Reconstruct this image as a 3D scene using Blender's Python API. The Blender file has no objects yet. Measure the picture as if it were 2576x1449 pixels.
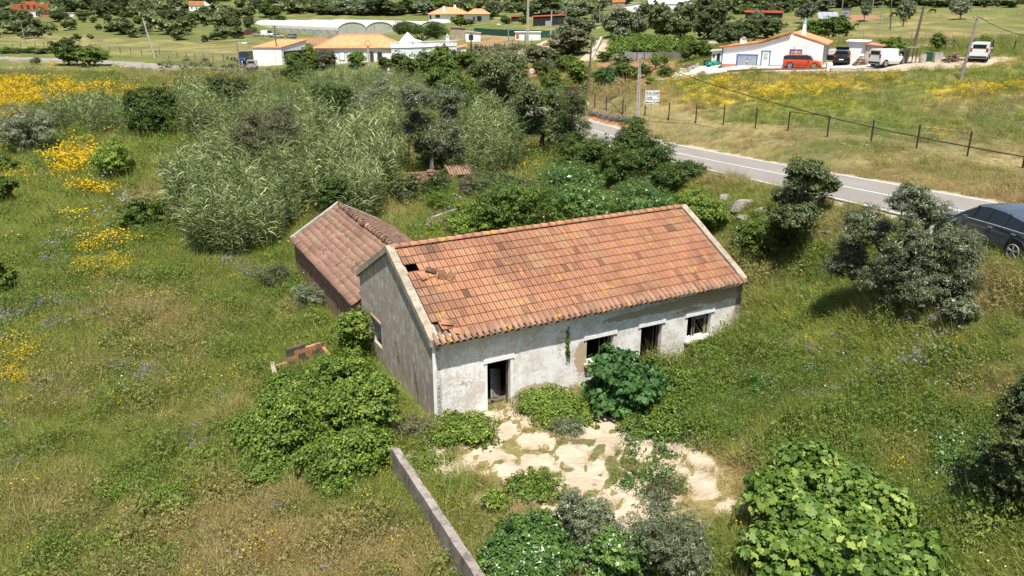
import bpy, math, random
import numpy as np
from math import radians, sin, cos, pi, atan2, sqrt

# ------------------------------------------------------------------ camera, world, sun, exposure
FPX, PIT, CH, PW, PH = 1971.24, radians(19.711), 13.773, 2576.0, 1449.0
S = bpy.context.scene
COL = S.collection
cam = bpy.data.objects.new("camera", bpy.data.cameras.new("camera"))
COL.objects.link(cam)
cam.location = (0, 0, CH)
cam.rotation_euler = (pi/2 - PIT, 0, 0)
cam.data.sensor_width = 36.0
cam.data.lens = 36.0*FPX/PW
cam.data.clip_end = 4000
S.camera = cam
SUN_EL, SUN_AZ = radians(68), radians(177)      # azimuth clockwise from +Y (view direction)
w = bpy.data.worlds.new("World"); S.world = w; w.use_nodes = True
nt = w.node_tree; nt.nodes.clear()
sk = nt.nodes.new("ShaderNodeTexSky"); sk.sky_type = 'NISHITA'; sk.sun_disc = False
sk.sun_elevation = SUN_EL; sk.sun_rotation = SUN_AZ; sk.air_density = 1.0; sk.dust_density = 1.5
bg = nt.nodes.new("ShaderNodeBackground"); bg.inputs[1].default_value = 0.075
wo = nt.nodes.new("ShaderNodeOutputWorld")
nt.links.new(sk.outputs[0], bg.inputs[0]); nt.links.new(bg.outputs[0], wo.inputs[0])
sl = bpy.data.lights.new("sun", 'SUN'); sl.energy = 5.0; sl.angle = radians(0.5); sl.color = (1, .955, .88)
so = bpy.data.objects.new("sun", sl); COL.objects.link(so)
so.rotation_euler = (pi/2 - SUN_EL, 0, pi - SUN_AZ)
so.location = (0, 0, 60)
S.view_settings.view_transform = 'Standard'; S.view_settings.look = 'None'
S.view_settings.exposure = 0.62; S.view_settings.gamma = 1
S.cycles.max_bounces = 5; S.cycles.diffuse_bounces = 2; S.cycles.glossy_bounces = 2
S.cycles.transmission_bounces = 3; S.cycles.transparent_max_bounces = 4

R = np.random.default_rng(7)
random.seed(7)

# ------------------------------------------------------------------ projection and terrain maths
def ray(px, py):
    px = np.asarray(px, float); py = np.asarray(py, float)
    u = (px-PW/2)/FPX; v = -(py-PH/2)/FPX
    return np.stack([u, cos(PIT)+v*sin(PIT), -sin(PIT)+v*cos(PIT)], -1)
def at(px, py, Z):
    return np.array([0, 0, CH]) + ray(px, py)*Z
def project(x, y, z):
    dz = CH-z; Z = y*cos(PIT)+dz*sin(PIT); U = y*sin(PIT)-dz*cos(PIT)
    Zs = np.where(np.abs(Z) < .01, .01, Z)
    return PW/2+FPX*x/Zs, PH/2-FPX*U/Zs, Z
ROAD = np.array([(27, 6, 7.1), (24.4, 18, 6.2), (22.3, 27, 5.55), (20.5, 34.3, 5.1), (19.3, 39.2, 4.73), (17.1, 48.6, 3.9), (14.4, 60, 2.9), (11.5, 72, 2.0),
    (9, 84, 1.4), (4.5, 98, 1.1), (-2.1, 112, 1.1), (-10, 126, 1.1), (-20, 139, 1.2), (-46, 154.6, 2.0), (-69.6, 163, 2.5), (-85, 171, 2.9), (-112, 178.8, 3.3), (-150, 187, 3.9), (-230, 200, 5)])
def catmull(P, n=8):
    P = np.asarray(P, float); Q = np.vstack([2*P[0]-P[1], P, 2*P[-1]-P[-2]]); out = []
    for i in range(1, len(Q)-2):
        for t in np.arange(n)/n:
            a, b, c, d = Q[i-1], Q[i], Q[i+1], Q[i+2]
            out.append(.5*((2*b)+(-a+c)*t+(2*a-5*b+4*c-d)*t*t+(-a+3*b-3*c+d)*t**3))
    out.append(P[-1]); return np.array(out)
ROADC = catmull(ROAD, 8)
PPT = [(1680,303,78),(1500,262,92),(1540,280,85),(1900,320,70),(2432,392,55),(2190,345,60),(2576,420,52),(2000,230,82),(2300,260,72),(2500,300,66),
 (2018,170,95),(1850,172,96),(2418,195,80),(2462,155,84),(2560,130,100),(2200,112,125),(1478,250,108),(1500,200,128),(1700,190,105),(1690,150,125),
 (1400,140,160),(1380,105,210),(1560,100,190),(2300,100,150),(2300,60,200),(2300,20,270),(2300,0,330),(2576,60,190),(2000,60,220),(1700,40,290),
 (1700,5,400),(1400,55,270),(1150,55,320),(1200,10,450),(840,92,300),(640,85,300),(985,165,148),(700,162,160),(633,178,153),(500,100,270),
 (520,45,380),(520,10,460),(110,48,350),(110,8,450),(100,100,270),(200,130,200),(100,200,137),(100,250,115),(500,230,125),(300,330,90),(0,400,73)]
WPT = [(-30,40,-.6),(-20,30,-.7),(-12,20,-.7),(-8,30,-.75),(-10,40,-.8),(-14,46,-.7),(-2,24,-.35),(3,24,-.35),(8,27,-.2),(0,15,-.5),(5,18,-.2),(9,16,.6),(12,14,1.5),
 (14,20,2.4),(16,16,3.2),(13,26,2.4),(10.5,31.5,.3),(12.5,33,1.4),(12,39,2.4),(9,42,1.4),(6,41,.3),(0,38,-.5),(0,48,0),(10,50,1.5),(5,60,.8),(-10,60,.1),
 (-25,60,.1),(-15,85,.6),(-40,30,-.6),(-40,80,.3),(14,29.2,3.2),(16.5,25.5,5.1),(20,20,6),(25,10,7),(0,0,-.5),(-30,0,-.5),(30,0,7),(0,-14,-.5),(26,40,4.9),
 (-70,20,-.4),(60,20,7),(45,60,5.5),(60,110,9),(120,110,10),(-6,32,-.6),(4,44,.1),(-120,600,24),(150,600,26),(420,600,30),(-420,600,26),(-300,250,4),(0,900,38),(600,900,45),(-600,900,40),(300,200,14),(-120,60,0)]
def warp(x, y):
    yy = np.maximum(y, -17)+22.0
    return np.stack([1.6*np.clip(x/yy, -3, 3), np.log(yy)], -1)
_cp = np.array([list(at(a, b, c)) for a, b, c in PPT] + [list(p) for p in WPT] + [(p[0], p[1], p[2]+.1) for p in ROAD[1:-1:2]])
_cw = warp(_cp[:, 0], _cp[:, 1])
def _phi(r2): return .5*r2*np.log(r2+1e-9)
_n = len(_cw); _K = _phi(((_cw[:, None]-_cw[None])**2).sum(-1))+np.eye(_n)*.0015
_Pm = np.hstack([np.ones((_n, 1)), _cw]); _A = np.block([[_K, _Pm], [_Pm.T, np.zeros((3, 3))]])
_sol = np.linalg.solve(_A, np.concatenate([_cp[:, 2], np.zeros(3)]))
def vnoise(x, y, seed=0):
    xi = np.floor(x).astype(np.int64); yi = np.floor(y).astype(np.int64); fx = x-xi; fy = y-yi
    fx = fx*fx*(3-2*fx); fy = fy*fy*(3-2*fy)
    def h(a, b):
        n = (a*374761393+b*668265263+seed*1442695041) & 0xffffffff
        n = ((n ^ (n >> 13))*1274126177) & 0xffffffff
        return ((n ^ (n >> 16)) & 0xffff)/65535.0
    return (h(xi, yi)*(1-fx)+h(xi+1, yi)*fx)*(1-fy)+(h(xi, yi+1)*(1-fx)+h(xi+1, yi+1)*fx)*fy
def fbm(x, y, seed=0, o=4):
    s = 0; a = .5; t = 0
    for i in range(o):
        s = s+a*vnoise(x*2**i, y*2**i, seed+i); t += a; a *= .55
    return s/t
_RS = ROADC[:-1, :2]; _RD = ROADC[1:, :2]-ROADC[:-1, :2]; _RL = (_RD**2).sum(1)
def road_near(x, y):
    x = np.atleast_1d(x); y = np.atleast_1d(y); bd = np.full(x.shape, 1e9); bz = np.zeros(x.shape)
    for i in range(len(_RS)):
        t = np.clip(((x-_RS[i, 0])*_RD[i, 0]+(y-_RS[i, 1])*_RD[i, 1])/_RL[i], 0, 1)
        d = np.hypot(x-_RS[i, 0]-t*_RD[i, 0], y-_RS[i, 1]-t*_RD[i, 1]); m = d < bd
        bd = np.where(m, d, bd); bz = np.where(m, ROADC[i, 2]+t*(ROADC[i+1, 2]-ROADC[i, 2]), bz)
    return bd, bz
def hgt(x, y):
    x = np.atleast_1d(np.asarray(x, float)); y = np.atleast_1d(np.asarray(y, float)); sh = x.shape
    x = x.ravel(); y = y.ravel(); out = np.empty(len(x))
    for i in range(0, len(x), 20000):
        q = warp(x[i:i+20000], y[i:i+20000])
        k = _phi(((q[:, None]-_cw[None])**2).sum(-1))
        out[i:i+20000] = k@_sol[:_n]+_sol[_n]+q@_sol[_n+1:]
    far = np.clip((y-60)/300, 0, 1)
    out = out+(fbm(x/14, y/14, 3)-.5)*(.35+2.2*far)+(fbm(x/2.2, y/2.2, 9, 3)-.5)*.14*(1-far)
    d, rz = road_near(x, y); t = np.clip((d-3.9)/3.2, 0, 1); t = t*t*(3-2*t)
    out = (rz-.07)*(1-t)+out*t
    return out.reshape(sh)
_raw_hgt = hgt
_TY = np.concatenate([np.linspace(-14, 12, 30), 12+np.cumsum(np.linspace(.28, .55, 130))])
while _TY[-1] < 1500: _TY = np.append(_TY, _TY[-1]+max(.5, (_TY[-1]+20)*.0095))
_TU = np.concatenate([np.linspace(-2.6, -.82, 40)[:-1], np.linspace(-.82, .82, 400), np.linspace(.82, 2.6, 40)[1:]])
_U2, _Y2 = np.meshgrid(_TU, _TY); _TX = _U2*(_Y2+22)*.86; _TZ = _raw_hgt(_TX, _Y2)
def hgt(x, y):
    """height of the ground mesh, read from its own grid"""
    x = np.atleast_1d(np.asarray(x, float)); y = np.atleast_1d(np.asarray(y, float)); sh = x.shape; x = x.ravel(); y = y.ravel()
    fy = np.clip(np.interp(y, _TY, np.arange(len(_TY))), 0, len(_TY)-1.001); u = x/((np.maximum(y, -14)+22)*.86)
    fx = np.clip(np.interp(u, _TU, np.arange(len(_TU))), 0, len(_TU)-1.001); i = fy.astype(int); j = fx.astype(int); a = fy-i; b_ = fx-j
    return ((_TZ[i, j]*(1-b_)+_TZ[i, j+1]*b_)*(1-a)+(_TZ[i+1, j]*(1-b_)+_TZ[i+1, j+1]*b_)*a).reshape(sh)
def H1(x, y): return float(hgt(x, y)[0])
def G(px, py):
    """ground point seen at a pixel of the photo (2576 wide)"""
    px = np.atleast_1d(np.asarray(px, float)); py = np.atleast_1d(np.asarray(py, float)); r = ray(px, py)
    ts = 12*1.018**np.arange(235); hit = np.full(len(px), ts[-1]); prev = np.full(len(px), np.nan)
    done = np.zeros(len(px), bool); lastd = np.full(len(px), 1e3)
    for k, t in enumerate(ts):
        P = r*t; d = CH+P[:, 2]-hgt(P[:, 0], P[:, 1])
        m = (d <= 0) & ~done
        if m.any():
            t0 = ts[k-1] if k else t; f_ = lastd[m]/(lastd[m]-d[m]); hit[m] = t0+(t-t0)*f_; done |= m
        lastd = d
        if done.all(): break
    P = r*hit[:, None]; P[:, 2] += CH
    return P
def g1(px, py):
    p = G(px, py)[0]; return (float(p[0]), float(p[1]), H1(p[0], p[1]))
def hplane(px, py, z):
    r = ray(px, py); return np.array([0, 0, CH])+r*((z-CH)/r[2])

# ------------------------------------------------------------------ scene helpers
def tag(o, label=None, cat=None, group=None, kind=None):
    if label: o['label'] = label
    if cat: o['category'] = cat
    if group: o['group'] = group
    if kind: o['kind'] = kind
    return o
def empty(name, loc, rz=0, label=None, cat=None, group=None, scale=None):
    o = bpy.data.objects.new(name, None); COL.objects.link(o); o.location = loc; o.rotation_euler = (0, 0, rz)
    o.empty_display_size = .3
    if scale is not None: o.scale = scale if hasattr(scale, '__len__') else (scale,)*3
    return tag(o, label, cat, group)
def copy_tree(o, parent=None):
    c = o.copy(); COL.objects.link(c); c.parent = parent
    for ch in o.children: copy_tree(ch, c)
    return c
def link(name, me, m=None, parent=None, loc=None, rz=0, label=None, cat=None, group=None, kind=None):
    o = bpy.data.objects.new(name, me); COL.objects.link(o)
    if m is not None and len(me.materials) == 0: me.materials.append(m)
    if parent: o.parent = parent
    if loc is not None: o.location = loc
    if rz: o.rotation_euler = (0, 0, rz)
    return tag(o, label, cat, group, kind)
def ngmesh(name, V, F, k=None, tint=None, smooth=False):
    """V (n,3); F (m,k) array of equal polygons"""
    me = bpy.data.meshes.new(name); V = np.asarray(V, np.float32); F = np.asarray(F, np.int32)
    m, k = F.shape
    me.vertices.add(len(V)); me.vertices.foreach_set('co', V.ravel())
    me.loops.add(m*k); me.loops.foreach_set('vertex_index', F.ravel())
    me.polygons.add(m); me.polygons.foreach_set('loop_start', np.arange(m, dtype=np.int32)*k)
    me.polygons.foreach_set('loop_total', np.full(m, k, np.int32))
    if smooth: me.polygons.foreach_set('use_smooth', np.ones(m, bool))
    if tint is not None:
        a = me.attributes.new('tint', 'FLOAT', 'FACE'); a.data.foreach_set('value', np.asarray(tint, np.float32))
    me.update(calc_edges=True); return me
class MB:
    def __init__(s): s.v = []; s.f = []; s.t = []; s.tint = .5
    def quad(s, *p):
        i = len(s.v); s.v += [tuple(map(float, q)) for q in p]; s.f.append(tuple(range(i, i+len(p)))); s.t.append(s.tint); return s
    def box(s, c, d, rz=0, top=1.0, topy=None):
        i = len(s.v); cr, sr = cos(rz), sin(rz); topy = top if topy is None else topy
        for z in (-.5, .5):
            kx = top if z > 0 else 1; ky = topy if z > 0 else 1
            for a, b in ((-.5, -.5), (.5, -.5), (.5, .5), (-.5, .5)):
                x, y = a*d[0]*kx, b*d[1]*ky
                s.v.append((c[0]+x*cr-y*sr, c[1]+x*sr+y*cr, c[2]+z*d[2]))
        for f in ((0, 3, 2, 1), (4, 5, 6, 7), (0, 1, 5, 4), (1, 2, 6, 5), (2, 3, 7, 6), (3, 0, 4, 7)):
            s.f.append(tuple(i+k for k in f)); s.t.append(s.tint)
        return s
    def tube(s, pts, r, n=6, caps=True):
        pts = [np.array(p, float) for p in pts]; rs = r if hasattr(r, '__len__') else [r]*len(pts); i = len(s.v)
        for j, p in enumerate(pts):
            d = pts[min(j+1, len(pts)-1)]-pts[max(j-1, 0)]; d = d/(np.linalg.norm(d)+1e-9)
            a = np.cross(d, (0, 0, 1)) if abs(d[2]) < .95 else np.cross(d, (1, 0, 0)); a = a/np.linalg.norm(a); b = np.cross(d, a)
            for k in range(n):
                q = p+rs[j]*(a*cos(2*pi*k/n)+b*sin(2*pi*k/n)); s.v.append(tuple(q))
        for j in range(len(pts)-1):
            for k in range(n):
                s.f.append((i+j*n+k, i+j*n+(k+1) % n, i+(j+1)*n+(k+1) % n, i+(j+1)*n+k)); s.t.append(s.tint)
        if caps:
            s.f.append(tuple(i+k for k in range(n))); s.t.append(s.tint)
            s.f.append(tuple(i+(len(pts)-1)*n+k for k in reversed(range(n)))); s.t.append(s.tint)
        return s
    def disc(s, c, nrm, r, n=16, th=.02):
        c = np.array(c, float); nrm = np.array(nrm, float); nrm /= np.linalg.norm(nrm)
        return s.tube([c-nrm*th/2, c+nrm*th/2], r, n)
    def prism(s, poly, y0, y1):
        """poly of (x,z) extruded along y"""
        i = len(s.v); n = len(poly)
        s.v += [(x, y0, z) for x, z in poly]+[(x, y1, z) for x, z in poly]
        s.f.append(tuple(i+k for k in range(n))); s.t.append(s.tint)
        s.f.append(tuple(i+n+k for k in reversed(range(n)))); s.t.append(s.tint)
        for k in range(n):
            s.f.append((i+(k+1) % n, i+k, i+n+k, i+n+(k+1) % n)); s.t.append(s.tint)
        return s
    def mesh(s, name, smooth=False):
        me = bpy.data.meshes.new(name); me.from_pydata(s.v, [], s.f)
        a = me.attributes.new('tint', 'FLOAT', 'FACE'); a.data.foreach_set('value', np.array(s.t, np.float32))
        if smooth: me.polygons.foreach_set('use_smooth', np.ones(len(s.f), bool))
        me.update(); return me
    def build(s, name, m, parent=None, smooth=False, bevel=0, **k):
        o = link(name, s.mesh(name, smooth), m, parent, **k)
        if bevel:
            b = o.modifiers.new('bevel', 'BEVEL'); b.width = bevel; b.segments = 2; b.limit_method = 'ANGLE'
        return o

# ------------------------------------------------------------------ materials
class NT:
    def __init__(s, name):
        s.m = bpy.data.materials.new(name); s.m.use_nodes = True; s.t = s.m.node_tree; s.t.nodes.clear()
        s.out = s.N('ShaderNodeOutputMaterial')
    def N(s, t, **k):
        n = s.t.nodes.new(t)
        for a, b in k.items(): setattr(n, a, b)
        return n
    def L(s, a, b): s.t.links.new(a, b)
    def val(s, x, sock):
        if hasattr(x, 'is_linked') or isinstance(x, bpy.types.NodeSocket): s.L(x, sock)
        elif x is not None: sock.default_value = x if not (hasattr(x, '__len__') and len(x) == 3 and sock.type == 'RGBA') else (*x, 1)
    def mix(s, f, a, b, mode='MIX'):
        n = s.N('ShaderNodeMix', data_type='RGBA', blend_type=mode); s.val(f, n.inputs[0]); s.val(a, n.inputs[6]); s.val(b, n.inputs[7]); return n.outputs[2]
    def math(s, op, a, b=0, c=0, clamp=False):
        n = s.N('ShaderNodeMath', operation=op, use_clamp=clamp); s.val(a, n.inputs[0]); s.val(b, n.inputs[1]); s.val(c, n.inputs[2]); return n.outputs[0]
    def attr(s, name, t='GEOMETRY'):
        return s.N('ShaderNodeAttribute', attribute_name=name, attribute_type=t).outputs['Fac']
    def noise(s, scale, det=4, co='obj', rough=.55, d=0, vec=None):
        n = s.N('ShaderNodeTexNoise'); n.inputs['Scale'].default_value = scale; n.inputs['Detail'].default_value = det
        n.inputs['Roughness'].default_value = rough; n.inputs['Distortion'].default_value = d
        s.L(vec if vec is not None else s.co(co), n.inputs['Vector']); return n.outputs['Fac']
    def vor(s, scale, feature='F1', vec=None, out='Distance'):
        n = s.N('ShaderNodeTexVoronoi', feature=feature); n.inputs['Scale'].default_value = scale
        s.L(vec if vec is not None else s.co('obj'), n.inputs['Vector']); return n.outputs[out]
    def co(s, kind='obj'):
        if not hasattr(s, '_tc'): s._tc = s.N('ShaderNodeTexCoord'); s._ge = s.N('ShaderNodeNewGeometry')
        return {'obj': s._tc.outputs['Object'], 'gen': s._tc.outputs['Generated'], 'pos': s._ge.outputs['Position'], 'nor': s._tc.outputs['Normal']}[kind]
    def mapv(s, vec, sc=(1, 1, 1), rot=(0, 0, 0)):
        n = s.N('ShaderNodeMapping'); n.inputs['Scale'].default_value = sc; n.inputs['Rotation'].default_value = rot; s.L(vec, n.inputs['Vector']); return n.outputs[0]
    def step(s, x, a, b):
        n = s.N('ShaderNodeMapRange', interpolation_type='SMOOTHSTEP'); s.val(x, n.inputs[0]); n.inputs[1].default_value = a; n.inputs[2].default_value = b; return n.outputs[0]
    def ramp(s, x, stops):
        n = s.N('ShaderNodeValToRGB'); e = n.color_ramp.elements
        while len(e) < len(stops): e.new(.5)
        for el, (p, c) in zip(e, stops): el.position = p; el.color = (*c, 1)
        s.val(x, n.inputs[0]); return n.outputs[0]
    def bump(s, h, st=.3, dist=.02):
        n = s.N('ShaderNodeBump'); n.inputs['Strength'].default_value = st; n.inputs['Distance'].default_value = dist; s.L(h, n.inputs['Height']); return n.outputs[0]
    def done(s, base, rough=.8, bump=None, metal=0, spec=.3, transl=0, alpha=None, coat=0, emit=None):
        p = s.N('ShaderNodeBsdfPrincipled'); s.val(base, p.inputs['Base Color']); s.val(rough, p.inputs['Roughness'])
        p.inputs['Metallic'].default_value = metal; p.inputs['Specular IOR Level'].default_value = spec; p.inputs['Coat Weight'].default_value = coat
        if bump is not None: s.L(bump, p.inputs['Normal'])
        o = p.outputs[0]
        if transl:
            t = s.N('ShaderNodeBsdfTranslucent'); s.val(base, t.inputs[0]); x = s.N('ShaderNodeMixShader'); x.inputs[0].default_value = transl
            s.L(o, x.inputs[1]); s.L(t.outputs[0], x.inputs[2]); o = x.outputs[0]
        if alpha is not None:
            t = s.N('ShaderNodeBsdfTransparent'); x = s.N('ShaderNodeMixShader'); s.val(alpha, x.inputs[0]); s.L(t.outputs[0], x.inputs[1]); s.L(o, x.inputs[2]); o = x.outputs[0]
        s.L(o, s.out.inputs[0]); return s.m
def sc(c, k): return tuple(min(1, x*k) for x in c)
_mc = {}
def plain(name, c, rough=.7, var=.15, scale=3, metal=0, spec=.3, coat=0, bump=0, tint=0):
    """painted / plain surface with wear"""
    key = (name,)
    if key in _mc: return _mc[key]
    n = NT(name); f = n.noise(scale, 5); base = n.mix(n.step(f, .3, .7), sc(c, 1-var), sc(c, 1+var))
    if tint: base = n.mix(n.math('MULTIPLY', n.attr('tint'), tint), base, sc(c, .35))
    b = n.bump(n.noise(scale*8, 4), bump, .01) if bump else None
    _mc[key] = n.done(base, rough, b, metal, spec, coat=coat); return _mc[key]
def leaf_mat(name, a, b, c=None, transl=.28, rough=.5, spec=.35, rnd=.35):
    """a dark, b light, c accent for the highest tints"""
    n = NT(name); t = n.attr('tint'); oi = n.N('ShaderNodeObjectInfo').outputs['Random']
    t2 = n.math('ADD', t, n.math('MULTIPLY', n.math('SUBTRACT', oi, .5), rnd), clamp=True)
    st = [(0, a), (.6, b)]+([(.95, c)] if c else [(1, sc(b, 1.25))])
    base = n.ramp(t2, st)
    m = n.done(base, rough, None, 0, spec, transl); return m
M = {}
M['bramble'] = leaf_mat('bramble_leaves', (.06, .105, .015), (.165, .25, .03), (.34, .42, .07))
M['laurel'] = leaf_mat('laurel_leaves', (.05, .11, .025), (.12, .22, .04), (.24, .35, .07), spec=.6, rough=.35)
M['fig'] = leaf_mat('fig_leaves', (.045, .095, .015), (.13, .22, .035), (.34, .42, .09), spec=.3, rough=.5)
M['figdark'] = leaf_mat('dark_fig_leaves', (.03, .08, .02), (.07, .16, .04), (.13, .25, .07), spec=.25, rough=.55)
M['mastic'] = leaf_mat('mastic_leaves', (.032, .062, .010), (.085, .135, .02), (.16, .215, .035))
M['citrus'] = leaf_mat('citrus_leaves', (.05, .09, .012), (.13, .19, .025), (.22, .29, .045))
M['olive'] = leaf_mat('olive_leaves', (.08, .105, .045), (.20, .235, .12), (.50, .53, .38), rough=.4, spec=.5)
M['oak'] = leaf_mat('evergreen_leaves', (.045, .07, .022), (.12, .155, .048), (.23, .27, .10))
M['dusky'] = leaf_mat('dusky_leaves', (.075, .085, .035), (.165, .17, .08), (.30, .28, .16))
M['lime'] = leaf_mat('lime_leaves', (.08, .14, .018), (.19, .28, .035), (.33, .40, .06))
M['reed'] = leaf_mat('reed_leaves', (.06, .095, .025), (.17, .225, .07), (.50, .54, .25), rnd=.5, transl=.22)
M['reedstem'] = plain('reed_stems', (.24, .22, .12), .6)
M['bark'] = plain('bark', (.13, .11, .085), .9, .35, 6)
M['deadwood'] = plain('dead_wood', (.36, .34, .32), .9, .2, 6)
def grass_mat(name, g1_, g2_, d1, d2):
    n = NT(name); t = n.attr('tint'); dry = n.attr('dry', 'INSTANCER'); oi = n.N('ShaderNodeObjectInfo').outputs['Random']
    t2 = n.math('ADD', n.math('MULTIPLY', t, .7), n.math('MULTIPLY', oi, .3))
    d2_ = n.step(n.math('ADD', dry, n.math('MULTIPLY', n.math('SUBTRACT', oi, .5), .5)), .25, .85)
    base = n.mix(d2_, n.mix(t2, g1_, g2_), n.mix(t2, d1, d2))
    return n.done(base, .6, None, 0, .25, .3)
M['grass'] = grass_mat('meadow_grass_blades', (.15, .185, .03), (.40, .43, .095), (.26, .17, .065), (.62, .50, .25))
M['weed'] = grass_mat('weed_leaves', (.085, .14, .025), (.23, .31, .055), (.22, .20, .06), (.38, .33, .12))
def petal(name, c): 
    n = NT(name); return n.done(n.mix(n.attr('tint'), sc(c, .7), c), .6, None, 0, .2, .3)
M['yellow'] = petal('yellow_petals', (.70, .46, .015)); M['purple'] = petal('purple_petals', (.30, .26, .50)); M['whitefl'] = petal('white_petals', (.75, .75, .55))

# ------------------------------------------------------------------ foliage generator
SH = {
 'oval': (np.array([(0, -.5, 0), (.27, -.05, .06), (0, .5, -.03), (-.27, -.05, .06)]),),
 'narrow': (np.array([(0, -.5, 0), (.11, 0, .03), (0, .5, -.06), (-.11, 0, .03)]),),
 'round': (np.array([(-.2, -.42, 0), (.2, -.42, 0), (.42, 0, .05), (.2, .42, 0), (-.2, .42, 0), (-.42, 0, .05)]),),
 'fig': (np.array([(0, -.5, 0), (.16, -.30, .03), (.34, -.22, -.02), (.26, -.02, .03), (.42, .22, -.10), (.20, .22, .02), (.08, .55, -.14), (-.08, .55, -.14), (-.20, .22, .02), (-.42, .22, -.10), (-.26, -.02, .03), (-.34, -.22, -.02)]),),
}
def unit(v): return v/(np.linalg.norm(v, axis=-1, keepdims=True)+1e-9)
def leaf_arrays(P, N, size, shape, rng, up=.0):
    n = len(P); T = unit(np.cross(N, rng.normal(size=(n, 3)))); B = np.cross(N, T)
    sh = SH[shape][0]; k = len(sh); size = np.broadcast_to(size, (n,))[:, None, None]
    V = P[:, None]+size*(sh[None, :, 0:1]*T[:, None]+sh[None, :, 1:2]*B[:, None]+sh[None, :, 2:3]*N[:, None])
    return V.reshape(-1, 3), np.arange(n*k).reshape(n, k)
def crown_mesh(name, blobs, ncl, per, rc, leaf, shape='oval', seed=1, core=.12, zmin=-.35, droop=0):
    rng = np.random.default_rng(seed); b = np.array(blobs, float)
    wgt = (b[:, 3]*b[:, 4]+b[:, 3]*b[:, 5]+b[:, 4]*b[:, 5]); idx = rng.choice(len(b), ncl, p=wgt/wgt.sum())
    d = unit(rng.normal(size=(ncl, 3))); d[:, 2] = np.where(d[:, 2] < zmin, -d[:, 2]*.6, d[:, 2])
    cc = b[idx, :3]+d*b[idx, 3:6]*rng.uniform(.62, 1.14, (ncl, 1))
    ct = rng.uniform(-.28, .28, ncl); crs = rc*rng.uniform(.45, 1.25, ncl)
    i2 = np.repeat(np.arange(ncl), per); n = len(i2); d2 = unit(rng.normal(size=(n, 3))); d2[:, 2] = np.abs(d2[:, 2])*.9-.15
    P = cc[i2]+d2*(crs[i2]*rng.uniform(.25, 1, n)**.5)[:, None]; P[:, 2] -= droop*rng.uniform(0, 1, n)
    N = unit(d2*.55+d[i2]*.35+np.array([0, 0, .45])+rng.normal(size=(n, 3))*.42)
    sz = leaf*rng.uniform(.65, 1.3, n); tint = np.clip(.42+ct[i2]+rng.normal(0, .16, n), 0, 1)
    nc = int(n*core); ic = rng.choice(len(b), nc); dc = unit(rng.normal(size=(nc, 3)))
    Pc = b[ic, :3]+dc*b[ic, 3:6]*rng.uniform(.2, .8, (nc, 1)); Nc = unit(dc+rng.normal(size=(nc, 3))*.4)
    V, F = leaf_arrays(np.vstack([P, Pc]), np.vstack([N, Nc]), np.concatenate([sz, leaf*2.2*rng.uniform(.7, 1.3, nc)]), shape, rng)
    return ngmesh(name, V, F, tint=np.concatenate([tint, rng.uniform(.1, .4, nc)]))  # core leaves get a darker tint, crown-centre shade put into their colour
def blobs_in(a, b_, c, n, seed, zc=None, rmin=.34, rmax=.52):
    """sub-blobs filling an ellipsoid (a,b_,c) whose bottom rests at z~0"""
    rng = np.random.default_rng(seed); zc = c*.95 if zc is None else zc; out = []
    for i in range(n):
        d = unit(rng.normal(size=3)); d[2] = d[2]*.8; r = rng.uniform(.35, .68); k = rng.uniform(rmin, rmax)
        out.append((d[0]*a*r, d[1]*b_*r, zc+d[2]*c*r, a*k, b_*k, c*k))
    out.append((0, 0, zc, a*.62, b_*.62, c*.62)); o = np.array(out)
    for i, h in ((0, a), (1, b_), (2, c)):     # stretch so the clump of blobs fills the box
        m = zc if i == 2 else 0; hi = (o[:, i]-m+o[:, 3+i]).max(); lo = (m-o[:, i]+o[:, 3+i]).max(); f = h*1.02/((hi+lo)/2); o[:, i] = m+(o[:, i]-m-(hi-lo)/2)*f; o[:, 3+i] *= f
    return [tuple(q) for q in o]
def volume_at(x0, y0, x1, y1, bury=.9, flat=1.0):
    """ellipsoid on the ground that fills a box of the photo: centre x,y, ground z, half width, half height"""
    cx, cy = (x0+x1)/2, (y0+y1)/2; r = ray(cx, cy); g = G(cx, min(y1, cy+(y1-cy)*.95))[0]; Z = (g[1]*cos(PIT)+(CH-g[2])*sin(PIT)); c = 1
    Z0 = Z
    def size(Z):
        s_ = FPX/Z; a = (x1-x0)/2/s_; e = atan2(-r[2], sqrt(r[0]**2+r[1]**2)); ext = (y1-y0)/2/s_
        return a, max(ext**2-(a*flat*sin(e))**2, (.28*a)**2)**.5/cos(e)
    lo, hi = Z0*.85, Z0*1.2
    for _ in range(22):
        m = (lo+hi)/2; P = r*m
        if CH+P[2] > H1(P[0], P[1])+size(m)[1]*bury: lo = m
        else: hi = m
    P = r*lo; a, c = size(lo); return float(P[0]), float(P[1]), CH+float(P[2])-c*bury, a, c
def trunk_mesh(h, r, spread, n, seed, lean=0.0):
    rng = np.random.default_rng(seed); mb = MB(); top = np.array([lean*h, 0, h*.55])
    mb.tube([(0, 0, -.3), (lean*h*.3, 0, h*.3), top], [r*1.3, r, r*.75], 7)
    for i in range(n):
        a = 2*pi*i/n+rng.uniform(-.4, .4); q = rng.uniform(.6, 1)
        e = top+np.array([cos(a)*spread*q, sin(a)*spread*q, h*rng.uniform(.25, .6)]); m = (top+e)/2+np.array([0, 0, -h*.05])
        mb.tube([top+(0, 0, -.05*h), m, e], [r*.6, r*.38, r*.12], 5)
        for k in range(2):
            e2 = m+rng.normal(size=3)*spread*.35+np.array([0, 0, h*.25]); mb.tube([m, (m+e2)/2+(0, 0, .02), e2], [r*.3, r*.2, r*.06], 4)
    return mb.mesh('trunk', True)

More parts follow.
